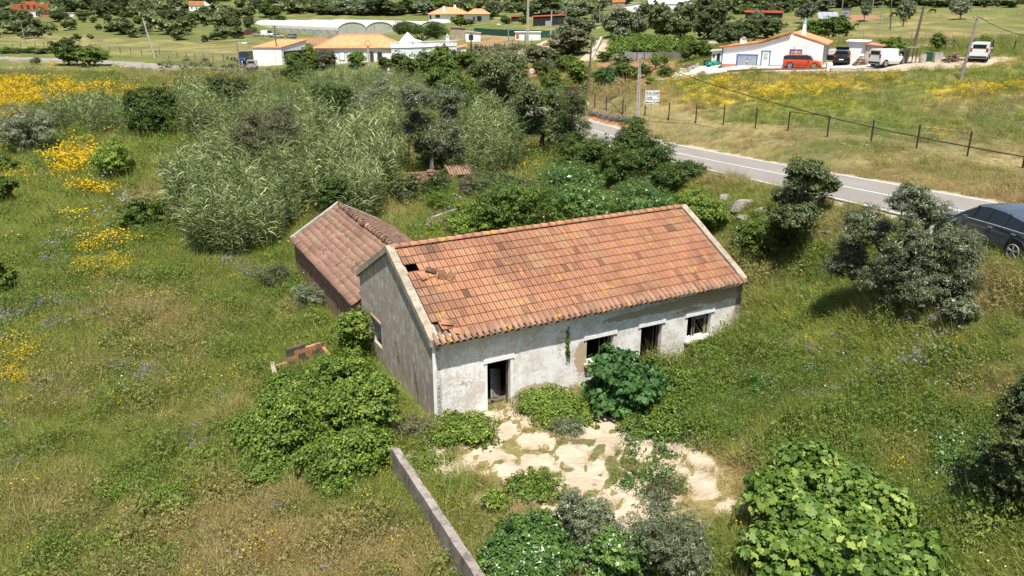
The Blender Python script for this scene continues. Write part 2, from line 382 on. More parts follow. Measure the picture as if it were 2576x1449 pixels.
# ------------------------------------------------------------------ terrain with painted cover (flowers, straw, soil, gravel)
def ell(X, Y, lst, soft=.35):
    v = np.zeros(np.shape(X))
    for cx, cy, rx, ry, k in lst:
        r = np.hypot((X-cx)/rx, (Y-cy)/ry); v = np.maximum(v, k*np.clip((1+soft-r)/(2*soft), 0, 1))
    return v
YEL = [(60,228,150,14,.7),(70,262,120,28,1),(190,245,140,20,.9),(0,330,60,60,.6),(190,425,60,42,1),(245,503,60,16,.65),(50,455,50,20,.4),(265,655,75,45,.5),(230,575,40,15,.5),(50,930,70,60,.45),(250,700,60,20,.5),
 (470,250,60,18,.35),(1780,218,120,18,.9),(1860,245,150,28,.95),(2020,220,180,20,1),(2190,205,130,13,.9),(2100,262,120,16,.6),(1960,290,120,14,.45),(2420,235,120,22,1),(2320,150,45,7,.5),(2430,152,60,6,.6),(2480,175,90,8,.6),(2395,348,60,10,.55),(1900,300,60,10,.3),(2570,225,40,30,.6),
 (200,186,120,6,.4),(620,300,60,10,.4)]
ORA = [(1790,250,130,32,1),(1700,240,70,18,.7),(260,185,150,5,.6),(2370,190,60,6,.4),(2050,235,60,8,.4)]
PUR = [(80,800,140,50,.6),(200,650,120,30,.35),(140,185,220,8,.4),(600,700,90,40,.5),(2350,870,120,60,.9),(2300,960,130,60,.6),(2480,1290,110,60,.8),(2380,1240,80,60,.7),(2000,670,90,18,.6),(460,1120,70,25,.6),(340,960,90,40,.35),(2120,1010,150,60,.4),(2400,330,200,20,.4),(2200,185,330,16,.45),(2500,260,90,40,.3),(1200,575,90,30,.6),(1080,590,60,30,.4),(1980,930,120,60,.3)]
SOIL = [(1480,190,190,32,1),(1620,165,90,22,.9),(1540,310,90,16,1),(1500,300,40,22,1),(2150,44,60,9,.8),(2330,40,260,8,.45),(2300,92,280,12,.45),(2450,75,160,10,.4),(2180,62,60,10,.35),(730,12,60,9,.9),(900,0,70,8,.9),(990,10,60,6,.5),(790,103,60,10,.8),(1340,60,60,6,.4),(1100,55,60,5,.4),(2000,860,70,22,.5),(2040,398,230,24,.34),(1790,350,150,20,.42),(2330,454,230,26,.33),(2540,503,120,30,.33),(1240,105,70,20,.5),(1050,835+100,10,5,.2),(760,860,50,25,.5),(700,740,40,30,.35)]
SAND = [(2150,168,300,11,1),(2350,158,180,14,1),(1770,175,60,9,1),(1700,190,40,6,.9),(2040,176,120,8,1),(1250,95,60,6,.4),(1290,90,80,5,.5),(2500,150,60,8,.6)]
DRYP = [(1600,250,110,30,.9),(1700,285,90,16,.8),(2150,420,450,50,1),(2400,470,300,55,1.1),(1850,350,220,36,1),(1800,330,130,20,.9),(1500,265,50,20,1),(150,95,140,9,1),(250,110,170,12,.9),(470,128,150,12,.8),(120,72,130,12,.4),(560,130,110,22,.85),(650,105,90,12,.7),(900,120,110,12,.7),(950,1400,260,80,.8),(1150,1300,60,60,.5),(500,1000,260,120,.5),(420,850,160,70,.45),(2400,160,200,10,.5),(2300,80,350,35,.55),(2500,1000,80,50,.5),(2250,1160,90,50,.55),(2050,1120,60,40,.4),(1250,100,90,14,.8),(1180,120,60,12,.8),(720,800,100,60,.5),(120,1300,160,60,.4),(2330,1350,30,30,.3),(2520,740,110,50,.8),(2350,730,60,50,.5),(1950,690,60,20,.4),(1330,150,60,12,.8),(350,190,300,12,.5),(300,175,330,8,.4)]
GRN = [(130,600,200,130,.8),(450,370,90,50,.9),(100,740,160,60,.5),(2050,800,170,110,.8),(2200,950,260,150,.8),(2500,870,110,80,.7),(1960,660,110,40,.8),(2300,320,200,26,.5),(2100,290,250,25,.35),(2500,1150,100,200,.7),(350,62,300,10,.7),(500,92,280,8,.8),(200,500,120,60,.6),(150,860,150,50,.5),(1700,130,150,14,.8),(2400,5,200,8,.8),(1750,1050,150,60,.7)]
STRIPS = [  # tracks: pixel polyline, half width (m)
 ([(1440,256),(1500,238),(1580,222),(1660,205),(1720,190),(1790,180),(1850,178)], 1.5), ([(1290,150),(1330,130),(1380,108),(1405,97)], 2.3), ([(1405,97),(1440,88),(1500,70)], 1.2),
 ([(1560,99),(1700,104),(1800,107),(2000,111),(2200,113),(2350,117),(2580,122),(2700,124)], 1.3),
 ([(1500,104),(1530,102),(1560,99)], 2.2), ([(1480,150),(1500,130),(1520,108)], 1.6)]
STRIPS2 = [([(1470,292),(1500,287),(1560,292),(1660,303),(1780,314),(1900,322),(2030,338),(2110,346),(2200,353),(2320,374),(2440,396),(2560,426),(2640,448)], 1.3)]
STR = []
for pl, hw in STRIPS:
    q = G([p[0] for p in pl], [p[1] for p in pl])[:, :2]; STR.append((catmull(q, 6), hw))
def strip_mask(x, y, L_=None):
    v = np.zeros(x.shape)
    for q, hw in (STR if L_ is None else L_):
        for i in range(len(q)-1):
            d = q[i+1]-q[i]; l = (d**2).sum()+1e-9; t = np.clip(((x-q[i, 0])*d[0]+(y-q[i, 1])*d[1])/l, 0, 1)
            e = np.hypot(x-q[i, 0]-t*d[0], y-q[i, 1]-t*d[1]); v = np.maximum(v, np.clip((hw+.5-e)/.6, 0, 1))
    return v
STR2 = [(catmull(G([p[0] for p in pl], [p[1] for p in pl])[:, :2], 4), hw) for pl, hw in STRIPS2]
YAW = 1.0877; DX, DY = sin(YAW), cos(YAW); HX, HY, HL, HW = -2.808, 25.168, 14.396, 8.403
def house_ab(x, y):
    a = (x-HX)*DX+(y-HY)*DY; b = -(x-HX)*DY+(y-HY)*DX; return a, b
def ab(a, b, z=0): return (HX+a*DX-b*DY, HY+a*DY+b*DX, z)
# bare patches of the courtyard (house frame a,b)
YARD = [(2.4,-1.2,1.6,.9),(1.0,-2.6,1.5,.9),(3.4,-2.4,1.7,.8),(5.0,-2.0,1.3,.7),(6.4,-2.6,1.1,1.0),(2.8,-4.0,1.8,1.0),(5.0,-4.2,1.5,.9),(.6,-4.4,1.2,.9),(1.3,-5.6,1.3,.7),(3.2,-6.0,1.1,.6),(4.9,-5.7,1.2,.6),(2.2,-7.2,1.2,.7),(.3,-6.9,.5,1.4),(5.9,-6.9,.8,.4),(3.7,-7.6,.8,.5),(-.1,-8.5,.5,1.0),(1.4,-8.9,.9,.6)]
def cover(x, y, z=None):
    """ground cover masks at world positions"""
    if z is None: z = hgt(x, y)
    px, py, Z = project(x, y, z); front = Z > 3
    px = np.where(front, px, -5000); c = {}
    n1 = fbm(x/3.1, y/3.1, 21); n2 = fbm(x/.9, y/.9, 31, 3); n3 = fbm(x/9, y/9, 41, 3)
    wx, wy = (n1-.5)*70, (n3-.5)*24*np.clip(30/np.maximum(Z, 1), .15, 1)+(n1-.5)*26*np.clip(30/np.maximum(Z, 1), .1, 1)
    X, Y = px+wx, py+wy; rag = np.clip((n2-.30)*3, 0, 1)
    c['yel'] = ell(X, Y, YEL)*rag; c['ora'] = ell(X, Y, ORA)*rag; c['pur'] = ell(X, Y, PUR)*np.clip((n2-.42)*4, 0, 1)
    c['soil'] = np.clip(ell(X, Y, SOIL)*1.5*(.45+n2)-.25, 0, 1)
    d, rz = road_near(x, y); shoulder = np.clip((4.15+(n2-.5)*1.8-d)/.7, 0, 1)
    a_, b_ = house_ab(x, y); a2 = a_+(n1-.5)*.9; b2 = b_+(n2-.5)*.7
    # slabs: irregular cells separated by weedy joints
    gx, gy = (a_*1.0+(n1-.5)*.8)/1.55, (b_*1.0+(n3-.5)*.5)/1.25; d1 = np.full(x.shape, 9.); d2 = np.full(x.shape, 9.)
    for ix in (-1, 0, 1):
        for iy in (-1, 0, 1):
            cx_, cy_ = np.floor(gx)+ix, np.floor(gy)+iy; qx = cx_+.15+.7*vnoise(cx_, cy_, 91); qy = cy_+.15+.7*vnoise(cx_, cy_, 92); e = np.hypot((gx-qx)*1.2, gy-qy); m = e < d1; d2 = np.where(m, d1, np.minimum(d2, e)); d1 = np.where(m, e, d1)
    crack = np.clip((d2-d1-.015-.13*n2*(n1 > .5))*9, 0, 1); inside = np.clip(1.25-np.maximum(np.abs(a2-3.15)/(3.75+.28*np.clip(b2+5, -4, 4)), np.abs(b2+4.9)/4.25), 0, 1)*6
    edge = np.clip(inside, 0, 1)*np.clip((fbm(x/1.1+5, y/1.1, 71, 4)-.24)*6, 0, 1); yd = crack*edge
    c['yard'] = yd
    c['sand'] = np.clip(np.maximum.reduce([ell(X, Y, SAND, .2), strip_mask(x, y), shoulder]), 0, 1)
    dry = .33+(n3-.5)*1.0+(n1-.5)*.6+ell(X, Y, DRYP, .5)*.55-ell(X, Y, GRN, .5)*.40
    inyard = (a_ > -.4) & (a_ < 7.5) & (b_ > -9.5) & (b_ < 0)
    mow = strip_mask(x, y, STR2); c['mow'] = mow; dry = dry+mow*.5
    c['dry'] = np.clip(np.where(inyard, dry+.5, dry), 0, 1); c['rd'] = d; c['ab'] = (a_, b_); c['Z'] = Z; c['px'] = px; c['py'] = py
    return c
def terrain():
    ys, us = _TY, _TU; x = _TX.ravel(); y = _Y2.ravel(); z = _TZ.ravel()
    nr, nc = len(ys), len(us); i = (np.arange(nr-1)[:, None]*nc+np.arange(nc-1)[None]).ravel()
    me = ngmesh('ground', np.stack([x, y, z], -1), np.stack([i, i+1, i+nc+1, i+nc], -1), smooth=True)
    c = cover(x, y, z)
    for k in ('yel', 'ora', 'pur', 'soil', 'sand', 'dry', 'yard'):
        a = me.attributes.new(k, 'FLOAT', 'POINT'); a.data.foreach_set('value', c[k].astype(np.float32))
    n = NT('meadow_ground'); P = n.co('pos')
    f1 = n.noise(1.3, 5, vec=P); f2 = n.noise(7, 4, vec=P); f3 = n.noise(.12, 4, vec=P); f4 = n.noise(28, 3, vec=P)
    stretch = n.noise(.5, 6, vec=n.mapv(P, (1, .45, 1)))
    dry = n.math('ADD', n.attr('dry'), n.math('MULTIPLY', n.math('SUBTRACT', n.math('ADD', n.math('MULTIPLY', f2, .6), n.math('MULTIPLY', stretch, .8)), .7), 1.1))
    green = n.mix(n.math('ADD', n.math('MULTIPLY', f1, .5), n.math('MULTIPLY', f2, .5)), (.075, .10, .025), (.20, .225, .055)); straw = n.mix(f2, (.20, .165, .065), (.38, .31, .14))
    base = n.mix(n.step(dry, .15, .95), green, straw)
    base = n.mix(n.math('MULTIPLY', n.step(n.math('ADD', f3, n.math('MULTIPLY', f1, .3)), .5, .8), .8), base, n.mix(f2, (.07, .085, .03), (.14, .14, .06)))
    soil = n.mix(f2, (.24, .125, .07), (.38, .215, .125))
    base = n.mix(n.step(n.math('ADD', n.attr('soil'), n.math('MULTIPLY', n.math('SUBTRACT', f1, .5), .6)), .35, .6), base, soil)
    sand = n.mix(f2, (.36, .28, .19), (.52, .43, .32))
    base = n.mix(n.step(n.math('ADD', n.attr('sand'), n.math('MULTIPLY', n.math('SUBTRACT', f2, .5), .5)), .4, .65), base, sand)
    spk = n.step(n.math('ADD', n.math('MULTIPLY', n.noise(5, 5, vec=P), .6), n.math('MULTIPLY', f4, .45)), .44, .60)
    base = n.mix(n.math('MULTIPLY', n.attr('pur'), n.math('MULTIPLY', spk, .45)), base, (.22, .19, .26))
    base = n.mix(n.math('MULTIPLY', n.attr('ora'), n.math('MULTIPLY', spk, .8)), base, (.50, .27, .035))
    base = n.mix(n.math('MULTIPLY', n.step(n.attr('yel'), .1, .8), n.math('MULTIPLY', spk, .9)), base, (.62, .42, .025))
    yc = n.mix(n.step(n.noise(1.1, 5, vec=P), .35, .7), (.55, .44, .32), (.40, .32, .23)); yc = n.mix(n.step(f4, .55, .8), yc, (.36, .30, .22))
    stain = n.step(n.noise(.8, 5, vec=n.mapv(P, (1, 1, 1), (0, 0, .7))), .60, .72); yc = n.mix(n.math('MULTIPLY', stain, .55), yc, (.24, .20, .16))
    base = n.mix(n.step(n.math('ADD', n.attr('yard'), n.math('MULTIPLY', n.math('SUBTRACT', f2, .5), .7)), .4, .55), base, yc)
    n.done(base, .95, n.bump(n.math('ADD', f1, n.math('MULTIPLY', f2, .4)), .9, .25), 0, .1)
    link('ground', me, n.m, kind='structure', label='rolling meadow ground of green and straw coloured grass with yellow flower patches')
terrain()

def ribbon(name, pts, wl, wr, z, mat, kind='structure', label=None, parent=None, seg=1, wob=0):
    """flat band along a centre line pts (n,3), from offset wl to wr (m)"""
    P = np.asarray(pts, float); d = np.gradient(P[:, :2], axis=0); nrm = unit(np.stack([d[:, 1], -d[:, 0]], -1)); n = len(P)
    A = P.copy(); B = P.copy(); A[:, :2] += nrm*wl; B[:, :2] += nrm*wr
    if wob: B[:, :2] += nrm*R.uniform(-wob, wob, (n, 1)); A[:, :2] += nrm*R.uniform(-wob, wob, (n, 1))
    A[:, 2] += z; B[:, 2] += z; i = np.arange(n-1)
    me = ngmesh(name, np.vstack([A, B]), np.stack([i, i+n, i+n+1, i+1], -1)); o = link(name, me, mat, parent, label=label, kind=kind)
    return o
RC = catmull(ROAD, 24)
n = NT('worn_asphalt'); f = n.noise(.35, 5, vec=n.co('pos')); f2 = n.noise(60, 3, vec=n.co('pos')); lng = n.noise(.9, 4, vec=n.mapv(n.co('pos'), (1, .12, 1), (0, 0, .22)))
b = n.mix(n.step(n.math('ADD', n.math('MULTIPLY', f, .5), n.math('MULTIPLY', lng, .5)), .3, .7), (.235, .215, .19), (.29, .265, .235)); b = n.mix(n.math('MULTIPLY', f2, .25), b, (.17, .16, .15))
n.done(b, .85, n.bump(f2, .2, .01), 0, .2); M['asphalt'] = n.m
ribbon('road', RC, -3.25, 3.25, 0, M['asphalt'], label='pale grey country road sloping away past the ruined house')
n = NT('road_paint'); f = n.noise(9, 5, vec=n.co('pos')); n.done(n.mix(n.step(f, .62, .75), (.70, .70, .68), (.42, .40, .36)), .6); M['paint'] = n.m
for a, b_ in ((-3.08, -2.94), (2.94, 3.08), (-.06, .06)): ribbon('road_line', RC, a, b_, .006, M['paint'])

# concrete apron by the garage house and its red kerb
# ------------------------------------------------------------------ farmhouse
def cells(xs_open, L, top, z0=-.8):
    """vertical strips of a wall with openings [(x0,x1,zlo,zhi)], top(x) gives its height"""
    xs = sorted({0, L, *[o[0] for o in xs_open], *[o[1] for o in xs_open], *([L/2] if top(0) != top(L/2) else [])}); out = []
    for a, b_ in zip(xs[:-1], xs[1:]):
        m = (a+b_)/2; z = z0
        for o in sorted([o for o in xs_open if o[0] <= m <= o[1]], key=lambda o: o[2]):
            if o[2] > z: out.append((a, b_, z, z, o[2], o[2]))
            z = o[3]
        out.append((a, b_, z, z, top(a), top(b_)))
    return out
def wall_mesh(openings, L, top, th, z0=-.8, res=.25, attr=None):
    """wall in local frame: x along, y inward (0..th), z up"""
    mb = MB()
    for a, b_, za, zb, ta, tb in cells(openings, L, top, z0):
        nx = max(1, int((b_-a)/res)); nz = max(1, int((max(ta, tb)-min(za, zb))/res))
        for i in range(nx):
            for j in range(nz):
                x0, x1 = a+(b_-a)*i/nx, a+(b_-a)*(i+1)/nx
                def zz(x, k): 
                    lo = za+(zb-za)*(x-a)/(b_-a); hi = ta+(tb-ta)*(x-a)/(b_-a); return lo+(hi-lo)*k/nz
                mb.quad((x0, 0, zz(x0, j)), (x1, 0, zz(x1, j)), (x1, 0, zz(x1, j+1)), (x0, 0, zz(x0, j+1)))
        mb.quad((b_, th, zb), (a, th, za), (a, th, ta), (b_, th, tb))
    for x0, x1, lo, hi in openings:
        mb.quad((x0, 0, lo), (x0, 0, hi), (x0, th, hi), (x0, th, lo)); mb.quad((x1, 0, hi), (x1, 0, lo), (x1, th, lo), (x1, th, hi))
        mb.quad((x0, 0, hi), (x1, 0, hi), (x1, th, hi), (x0, th, hi)); mb.quad((x0, 0, lo), (x0, th, lo), (x1, th, lo), (x1, 0, lo))
    mb.quad((0, 0, z0), (0, th, z0), (0, th, top(0)), (0, 0, top(0))); mb.quad((L, th, z0), (L, 0, z0), (L, 0, top(L)), (L, th, top(L)))
    for a, b_ in (((0, L/2), (L/2, L)) if top(0) != top(L/2) else ((0, L),)):
        mb.quad((a, 0, top(a)), (a, th, top(a)), (b_, th, top(b_)), (b_, 0, top(b_)))
    return mb
EH, RH = 2.86, 5.06          # eave and ridge heights
OPEN = [(2.14, 3.10, -.8, 1.47), (6.48, 7.74, .52, 1.53), (9.10, 10.16, -.8, 1.55), (11.50, 12.78, .50, 1.55)]
house = empty('farmhouse', ab(0, 0, 0), pi/2-YAW, 'abandoned whitewashed farmhouse with long orange tiled roof and empty doorways', 'house')
# whitewash with bare render patches
def whitewash(name, base_w, patches, amount, gray=.0, zmax=3, plinth=False):
    n = NT(name); P = n.co('obj'); x = n.N('ShaderNodeSeparateXYZ'); n.L(P, x.inputs[0]); X, Y, Z = x.outputs
    f = n.noise(1.1, 7, rough=.68); g = n.noise(9, 6, rough=.7); h = n.noise(40, 4, rough=.7); st = n.noise(2.2, 5, vec=n.mapv(P, (3, 3, .5)))
    white = n.mix(n.step(n.math('ADD', n.math('MULTIPLY', g, .45), n.math('MULTIPLY', f, .7)), .50, .66), base_w, (.62, .57, .50))
    white = n.mix(n.math('MULTIPLY', n.step(st, .5, .75), .3), white, (.47, .42, .35))
    pit = n.step(n.math('ADD', n.math('MULTIPLY', n.noise(22, 5, rough=.75), .75), n.math('MULTIPLY', f, .3)), .60, .68)
    white = n.mix(n.math('MULTIPLY', pit, .75), white, (.26, .24, .21))
    m = None
    for cx, cz, rx, rz, k in patches:
        dx = n.math('DIVIDE', n.math('SUBTRACT', X, cx), rx); dz = n.math('DIVIDE', n.math('SUBTRACT', Z, cz), rz)
        d = n.math('SQRT', n.math('ADD', n.math('MULTIPLY', dx, dx), n.math('MULTIPLY', dz, dz)))
        q = n.math('MULTIPLY', n.math('SUBTRACT', 1.35, d), k); m = q if m is None else n.math('MAXIMUM', m, q)
    if m is not None:
        edge = n.math('ADD', n.math('ADD', m, .12), n.math('MULTIPLY', n.math('SUBTRACT', n.math('ADD', n.math('MULTIPLY', n.noise(3.2, 7, rough=.75), .6), n.math('MULTIPLY', g, .5)), .55), 2.2))
        render = n.mix(n.noise(3, 5), (.42, .32, .21), (.56, .45, .32)); white = n.mix(n.step(edge, .42, .55), white, render)
    return n.done(white, .9, n.bump(n.math('ADD', g, n.math('MULTIPLY', h, .5)), .5, .015), 0, .15)
M['front'] = whitewash('peeling_whitewash', (.84, .83, .81), [(6.3, .75, .38, .75, 1), (8.6, 2.15, 1.6, .16, .8), (10.6, 2.2, 2.0, .22, 1), (13.2, 2.35, 1.6, .40, 1.1), (12.4, 2.6, 2.2, .25, 1), (4.2, -.1, .9, .25, 1), (14.2, .6, .35, 1.5, .75), (13.6, .1, .9, .5, .8), (8.9, -.2, 1.2, .4, .6), (11.6, 1.85, .9, .15, .6), (1.2, .9, .9, .5, .25), (5.3, 1.5, .3, .9, .3)], 1)
link('wall', wall_mesh(OPEN, HL, lambda x: EH, .38).mesh('front_wall'), M['front'], house)
# bare cement gable
def cement(name, a, b, c, marks=True):
    n = NT(name); P = n.co('obj'); f = n.noise(.9, 7, rough=.7); g = n.noise(6, 6, rough=.7); h = n.noise(30, 4)
    base = n.mix(n.step(f, .3, .7), a, b); sc_ = n.noise(3.0, 8, rough=.8, vec=n.mapv(P, (1, 1, .55)))
    base = n.mix(n.math('MULTIPLY', n.step(sc_, .50, .58), .75), base, c)
    if marks:
        br = n.N('ShaderNodeTexBrick'); br.inputs['Scale'].default_value = 1; br.inputs['Mortar Size'].default_value = .012; br.inputs['Brick Width'].default_value = .55; br.inputs['Row Height'].default_value = .24
        br.inputs['Mortar Smooth'].default_value = .6
        for k, v in (('Color1', (0, 0, 0, 1)), ('Color2', (0, 0, 0, 1)), ('Mortar', (1, 1, 1, 1))): br.inputs[k].default_value = v
        rot = n.mapv(P, (1, 1, 1), (pi/2, 0, 0)); n.L(rot, br.inputs['Vector'])
        base = n.mix(n.math('MULTIPLY', n.math('MULTIPLY', br.outputs['Color'], n.step(g, .4, .6)), .4), base, sc(c, 1.15))
    dk = n.step(n.noise(1.6, 7, rough=.8, vec=n.mapv(P, (2.2, 2.2, .5))), .55, .72); base = n.mix(n.math('MULTIPLY', dk, .5), base, sc(a, .55))
    return n.done(base, .95, n.bump(n.math('ADD', g, n.math('MULTIPLY', h, .4)), .7, .02), 0, .1)
M['cement'] = cement('bare_cement_render', (.33, .275, .215), (.43, .365, .29), (.60, .56, .50))
M['cope'] = cement('lichened_coping', (.30, .25, .19), (.44, .38, .29), (.20, .18, .14), False)
gt = lambda x: EH-.06+(RH-EH)*(1-abs(x-HW/2)/(HW/2))
GR = (0, 0, pi/2)
# gable local frame: x along b from the back corner so that y points inward; mirrored by rotating -90 degrees
gl = link('gable_wall', wall_mesh([(HW-6.86, HW-5.75, .18, 1.32)], HW, gt, .32).mesh('gable_left'), M['cement'], house); gl.rotation_euler = (0, 0, -pi/2); gl.location = (-.003, HW, 0)
gr_ = link('gable_wall', wall_mesh([], HW, gt, .32).mesh('gable_right'), M['cement'], house); gr_.rotation_euler = (0, 0, pi/2); gr_.location = (HL+.003, 0, 0)
bw = link('back_wall', wall_mesh([(3, 4, -.8, 1.5)], HL-.02, lambda x: EH, .32).mesh('back_wall'), M['cement'], house); bw.rotation_euler = (0, 0, pi); bw.location = (HL-.01, HW, 0)
MB().box((HL/2, HW/2, -.42), (HL-.8, HW-.8, .06)).build('floor_slab', plain('earth_floor', (.12, .10, .08), .9), house)
# lintels, jamb strips, sills
M['lint'] = plain('white_lintel_paint', (.80, .79, .76), .8, .08, 5, bump=.2)
for k, (x0, x1, lo, hi) in enumerate(OPEN):
    MB().box(((x0+x1)/2, -.012, hi+.075), (x1-x0+.30, .07, .15)).build('lintel', M['lint'], house)
    if k != 0: continue
    mb = MB(); mb.box((x0-.055, -.003, (lo+hi)/2), (.10, .03, hi-lo)); mb.box((x1+.06, -.003, (lo+hi)/2), (.11, .03, hi-lo)); mb.build('door_surround', M['lint'], house)
M['sill'] = plain('broken_stone_sill', (.55, .50, .40), .9, .2, 4, bump=.5)
for x0, x1, lo in ((6.48, 7.74, .52), (11.50, 12.78, .50)):
    mb = MB(); w_ = x1-x0
    for i in range(5): mb.box((x0-.12+(i+.5)*(w_+.24)/5, -.05+random.uniform(-.02, .02), lo-.05+random.uniform(-.02, .01)), ((w_+.24)/5-.015, .26+random.uniform(-.05, .06), .09), random.uniform(-.05, .05))
    mb.build('window_sill', M['sill'], house)
M['oldwood'] = plain('weathered_dark_wood', (.075, .06, .05), .8, .4, 7, bump=.3); M['greywood'] = plain('weathered_grey_wood', (.24, .22, .20), .85, .3, 7)
def oframe(x0, x1, lo, hi, kind):
    y = .22; mb = MB()
    mb.box((x0+.03, y, (lo+hi)/2), (.06, .07, hi-lo)); mb.box((x1-.03, y, (lo+hi)/2), (.06, .07, hi-lo)); mb.box(((x0+x1)/2, y, hi-.03), (x1-x0, .07, .06))
    fr = mb.build('window_frame' if kind == 'w' else 'door_frame', M['oldwood'], house)
    return fr
fr = [oframe(x0, x1, max(lo, -.4), hi, 'w' if lo > 0 else 'd') for x0, x1, lo, hi in OPEN]
# sagging door leaf inside the first doorway, dark leaf in the second, broken sashes in the windows
mb = MB(); mb.box((0, 0, 0), (.82, .04, 1.2))
for z in (-.45, -.1, .3): mb.box((0, -.03, z), (.8, .03, .07))
dl = mb.build('door', M['greywood'], house); dl.location = (2.85, .75, .1); dl.rotation_euler = (radians(-14), radians(24), radians(35))
mb = MB(); mb.box((0, 0, 0), (.9, .04, 1.85)); dl2 = mb.build('door', M['oldwood'], house); dl2.location = (10.02, .72, .6); dl2.rotation_euler = (0, 0, radians(80))
mb = MB()
for xx in (11.93, 12.05): mb.box((xx, .2, 1.03), (.035, .04, 1.0))
mb.box((12.45, .2, 1.28), (.62, .03, .04)); mb.box((12.62, .2, .9), (.10, .03, .75)); mb.build('window_sash', M['greywood'], house)
MB().box((12.35, .23, 1.42), (.52, .012, .24)).build('glass_pane', plain('dusty_glass', (.22, .24, .25), .25, .2, 6, spec=.6), house)
mb = MB(); mb.box((7.2, .2, 1.03), (.04, .04, .98)); mb.box((7.45, .2, 1.2), (.04, .03, .6), .3); mb.build('window_sash', M['oldwood'], house)
# side window: white reveal, wooden lintel
mb = MB(); mb.box((.165, 6.84, .75), (.33, .03, 1.12)); mb.build('white_reveal', M['lint'], house)
MB().box((-.02, 6.31, 1.37), (.10, 1.35, .10)).build('lintel', plain('brown_lintel', (.30, .22, .17), .9), house)
MB().box((.2, 5.82, .75), (.05, .06, 1.12)).build('window_frame', M['oldwood'], house)
# ---- roof of interlocking tiles
def tile_mat(name, base, stops, lich=.66):
    n = NT(name); t = n.attr('tint'); P = n.co('obj'); f = n.noise(1.0, 5); g = n.noise(14, 5, rough=.7)
    c = n.ramp(n.math('ADD', n.math('MULTIPLY', t, .75), n.math('MULTIPLY', n.math('SUBTRACT', g, .4), .5), clamp=True), stops)
    c = n.mix(n.math('MULTIPLY', n.step(f, .50, .72), .5), c, (.32, .25, .15)) 
    sp = n.step(n.noise(55, 3), .56, .66); c = n.mix(n.math('MULTIPLY', sp, .45), c, (.13, .10, .08))
    dk = n.step(n.noise(2.6, 6, rough=.75, vec=n.mapv(P, (2.4, .5, .5))), .54, .68); c = n.mix(n.math('MULTIPLY', dk, .7), c, (.13, .07, .05))
    li = n.math('MULTIPLY', n.step(n.noise(2.0, 3), lich-.06, lich), n.step(n.noise(6.5, 4), .48, .60)); c = n.mix(n.math('MULTIPLY', li, .85), c, (.62, .30, .03))
    return n.done(c, .9, n.bump(g, .5, .01), 0, .15)
M['tile'] = tile_mat('orange_clay_tiles', None, [(0, (.10, .06, .042)), (.2, (.22, .115, .072)), (.45, (.345, .17, .10)), (.7, (.43, .22, .13)), (1, (.50, .20, .105))])
def tile_patch(mb, org, ax, up, nrm, ncol, nrow, cw, rh, prof, tints, thick=.046, skip=(), jit=.006, sag=None, lapl=.05):
    """rows from the eave up; every tile a bent sheet following prof [(u 0..1, height)]"""
    org, ax, up, nrm = map(lambda v: np.array(v, float), (org, ax, up, nrm))
    for r in range(nrow):
        for c in range(ncol):
            if (c, r) in skip: continue
            mb.tint = float(tints[r][c]); j = random.uniform(-jit, jit); j2 = random.uniform(-jit, jit)
            lo = []; hi = []; sg = sag((c+.5)/ncol, (r+.5)/nrow) if sag else 0
            for u, h in prof:
                p = org+ax*((c+u)*cw)+nrm*(h+sg)
                lo.append(p+up*(r*rh-lapl+j)+nrm*(thick+j2)); hi.append(p+up*((r+1)*rh+j)+nrm*.002)
            i = len(mb.v); m = len(lo); base = [tuple(q) for q in lo]+[tuple(q) for q in hi]+[tuple(q-nrm*thick*1.05) for q in lo]
            mb.v += base
            for k in range(m-1):
                mb.f.append((i+k, i+k+1, i+m+k+1, i+m+k)); mb.f.append((i+2*m+k, i+2*m+k+1, i+k+1, i+k)); mb.t += [mb.tint]*2
PROF = [(.0, .034), (.10, .036), (.17, .002), (.40, .0), (.45, .030), (.56, .030), (.61, .0), (.86, .0), (.93, .030), (.965, -.012), (1.0, -.012)]
half = HW/2; sl_len = sqrt(half**2+(RH-EH)**2); upv = (0, half/sl_len, (RH-EH)/sl_len); nv = (0, -(RH-EH)/sl_len, half/sl_len)
NC, NR = 58, 11; CW = (HL-.5)/NC; RHt = (sl_len-.05)/NR
def tints(nr, nc, seed):
    rg = np.random.default_rng(seed); t = .58+rg.normal(0, .075, (nr, nc)); y, x = np.mgrid[0:nr, 0:nc]; t += (fbm(x/7+.3, y/3+.7, seed)-.5)*.55; t -= .30*np.clip(1-x/(nc*.55), 0, 1)*np.clip((fbm(x/5, y/2.5, seed+3)-.42)*5, 0, 1)
    return np.clip(t+(rg.random((nr, nc)) < .03)*-.35, 0, 1)
mb = MB(); SK = {(1, 8), (0, 8), (0, 0), (1, 0), (0, 1)}
tile_patch(mb, (.25, -.10, EH-.04), (1, 0, 0), upv, nv, NC, NR, CW, RHt, PROF, tints(NR, NC, 5), skip=SK)
upb = (0, -half/sl_len, (RH-EH)/sl_len); nvb = (0, (RH-EH)/sl_len, half/sl_len)
tile_patch(mb, (HL-.25, HW+.10, EH-.04), (-1, 0, 0), upb, nvb, NC, NR, CW, RHt, PROF, tints(NR, NC, 6), skip={(NC-1, 9)})
link('roof', mb.mesh('roof_tiles', False), M['tile'], house)
for p_ in house.children[-1].data.polygons: pass
mb = MB()   # sloping boards under the tiles so that only the real hole is open
for y0, y1, x0, x1 in ((.0, sl_len*.70, .3, HL-.3), (sl_len*.83, sl_len-.05, .3, HL-.3), (sl_len*.70, sl_len*.83, 1.0, HL-.3)):
    a = np.array((0, 0, EH-.10))+np.array(upv)*y0; b_ = np.array((0, 0, EH-.10))+np.array(upv)*y1
    mb.quad((x0, a[1], a[2]), (x1, a[1], a[2]), (x1, b_[1], b_[2]), (x0, b_[1], b_[2]))
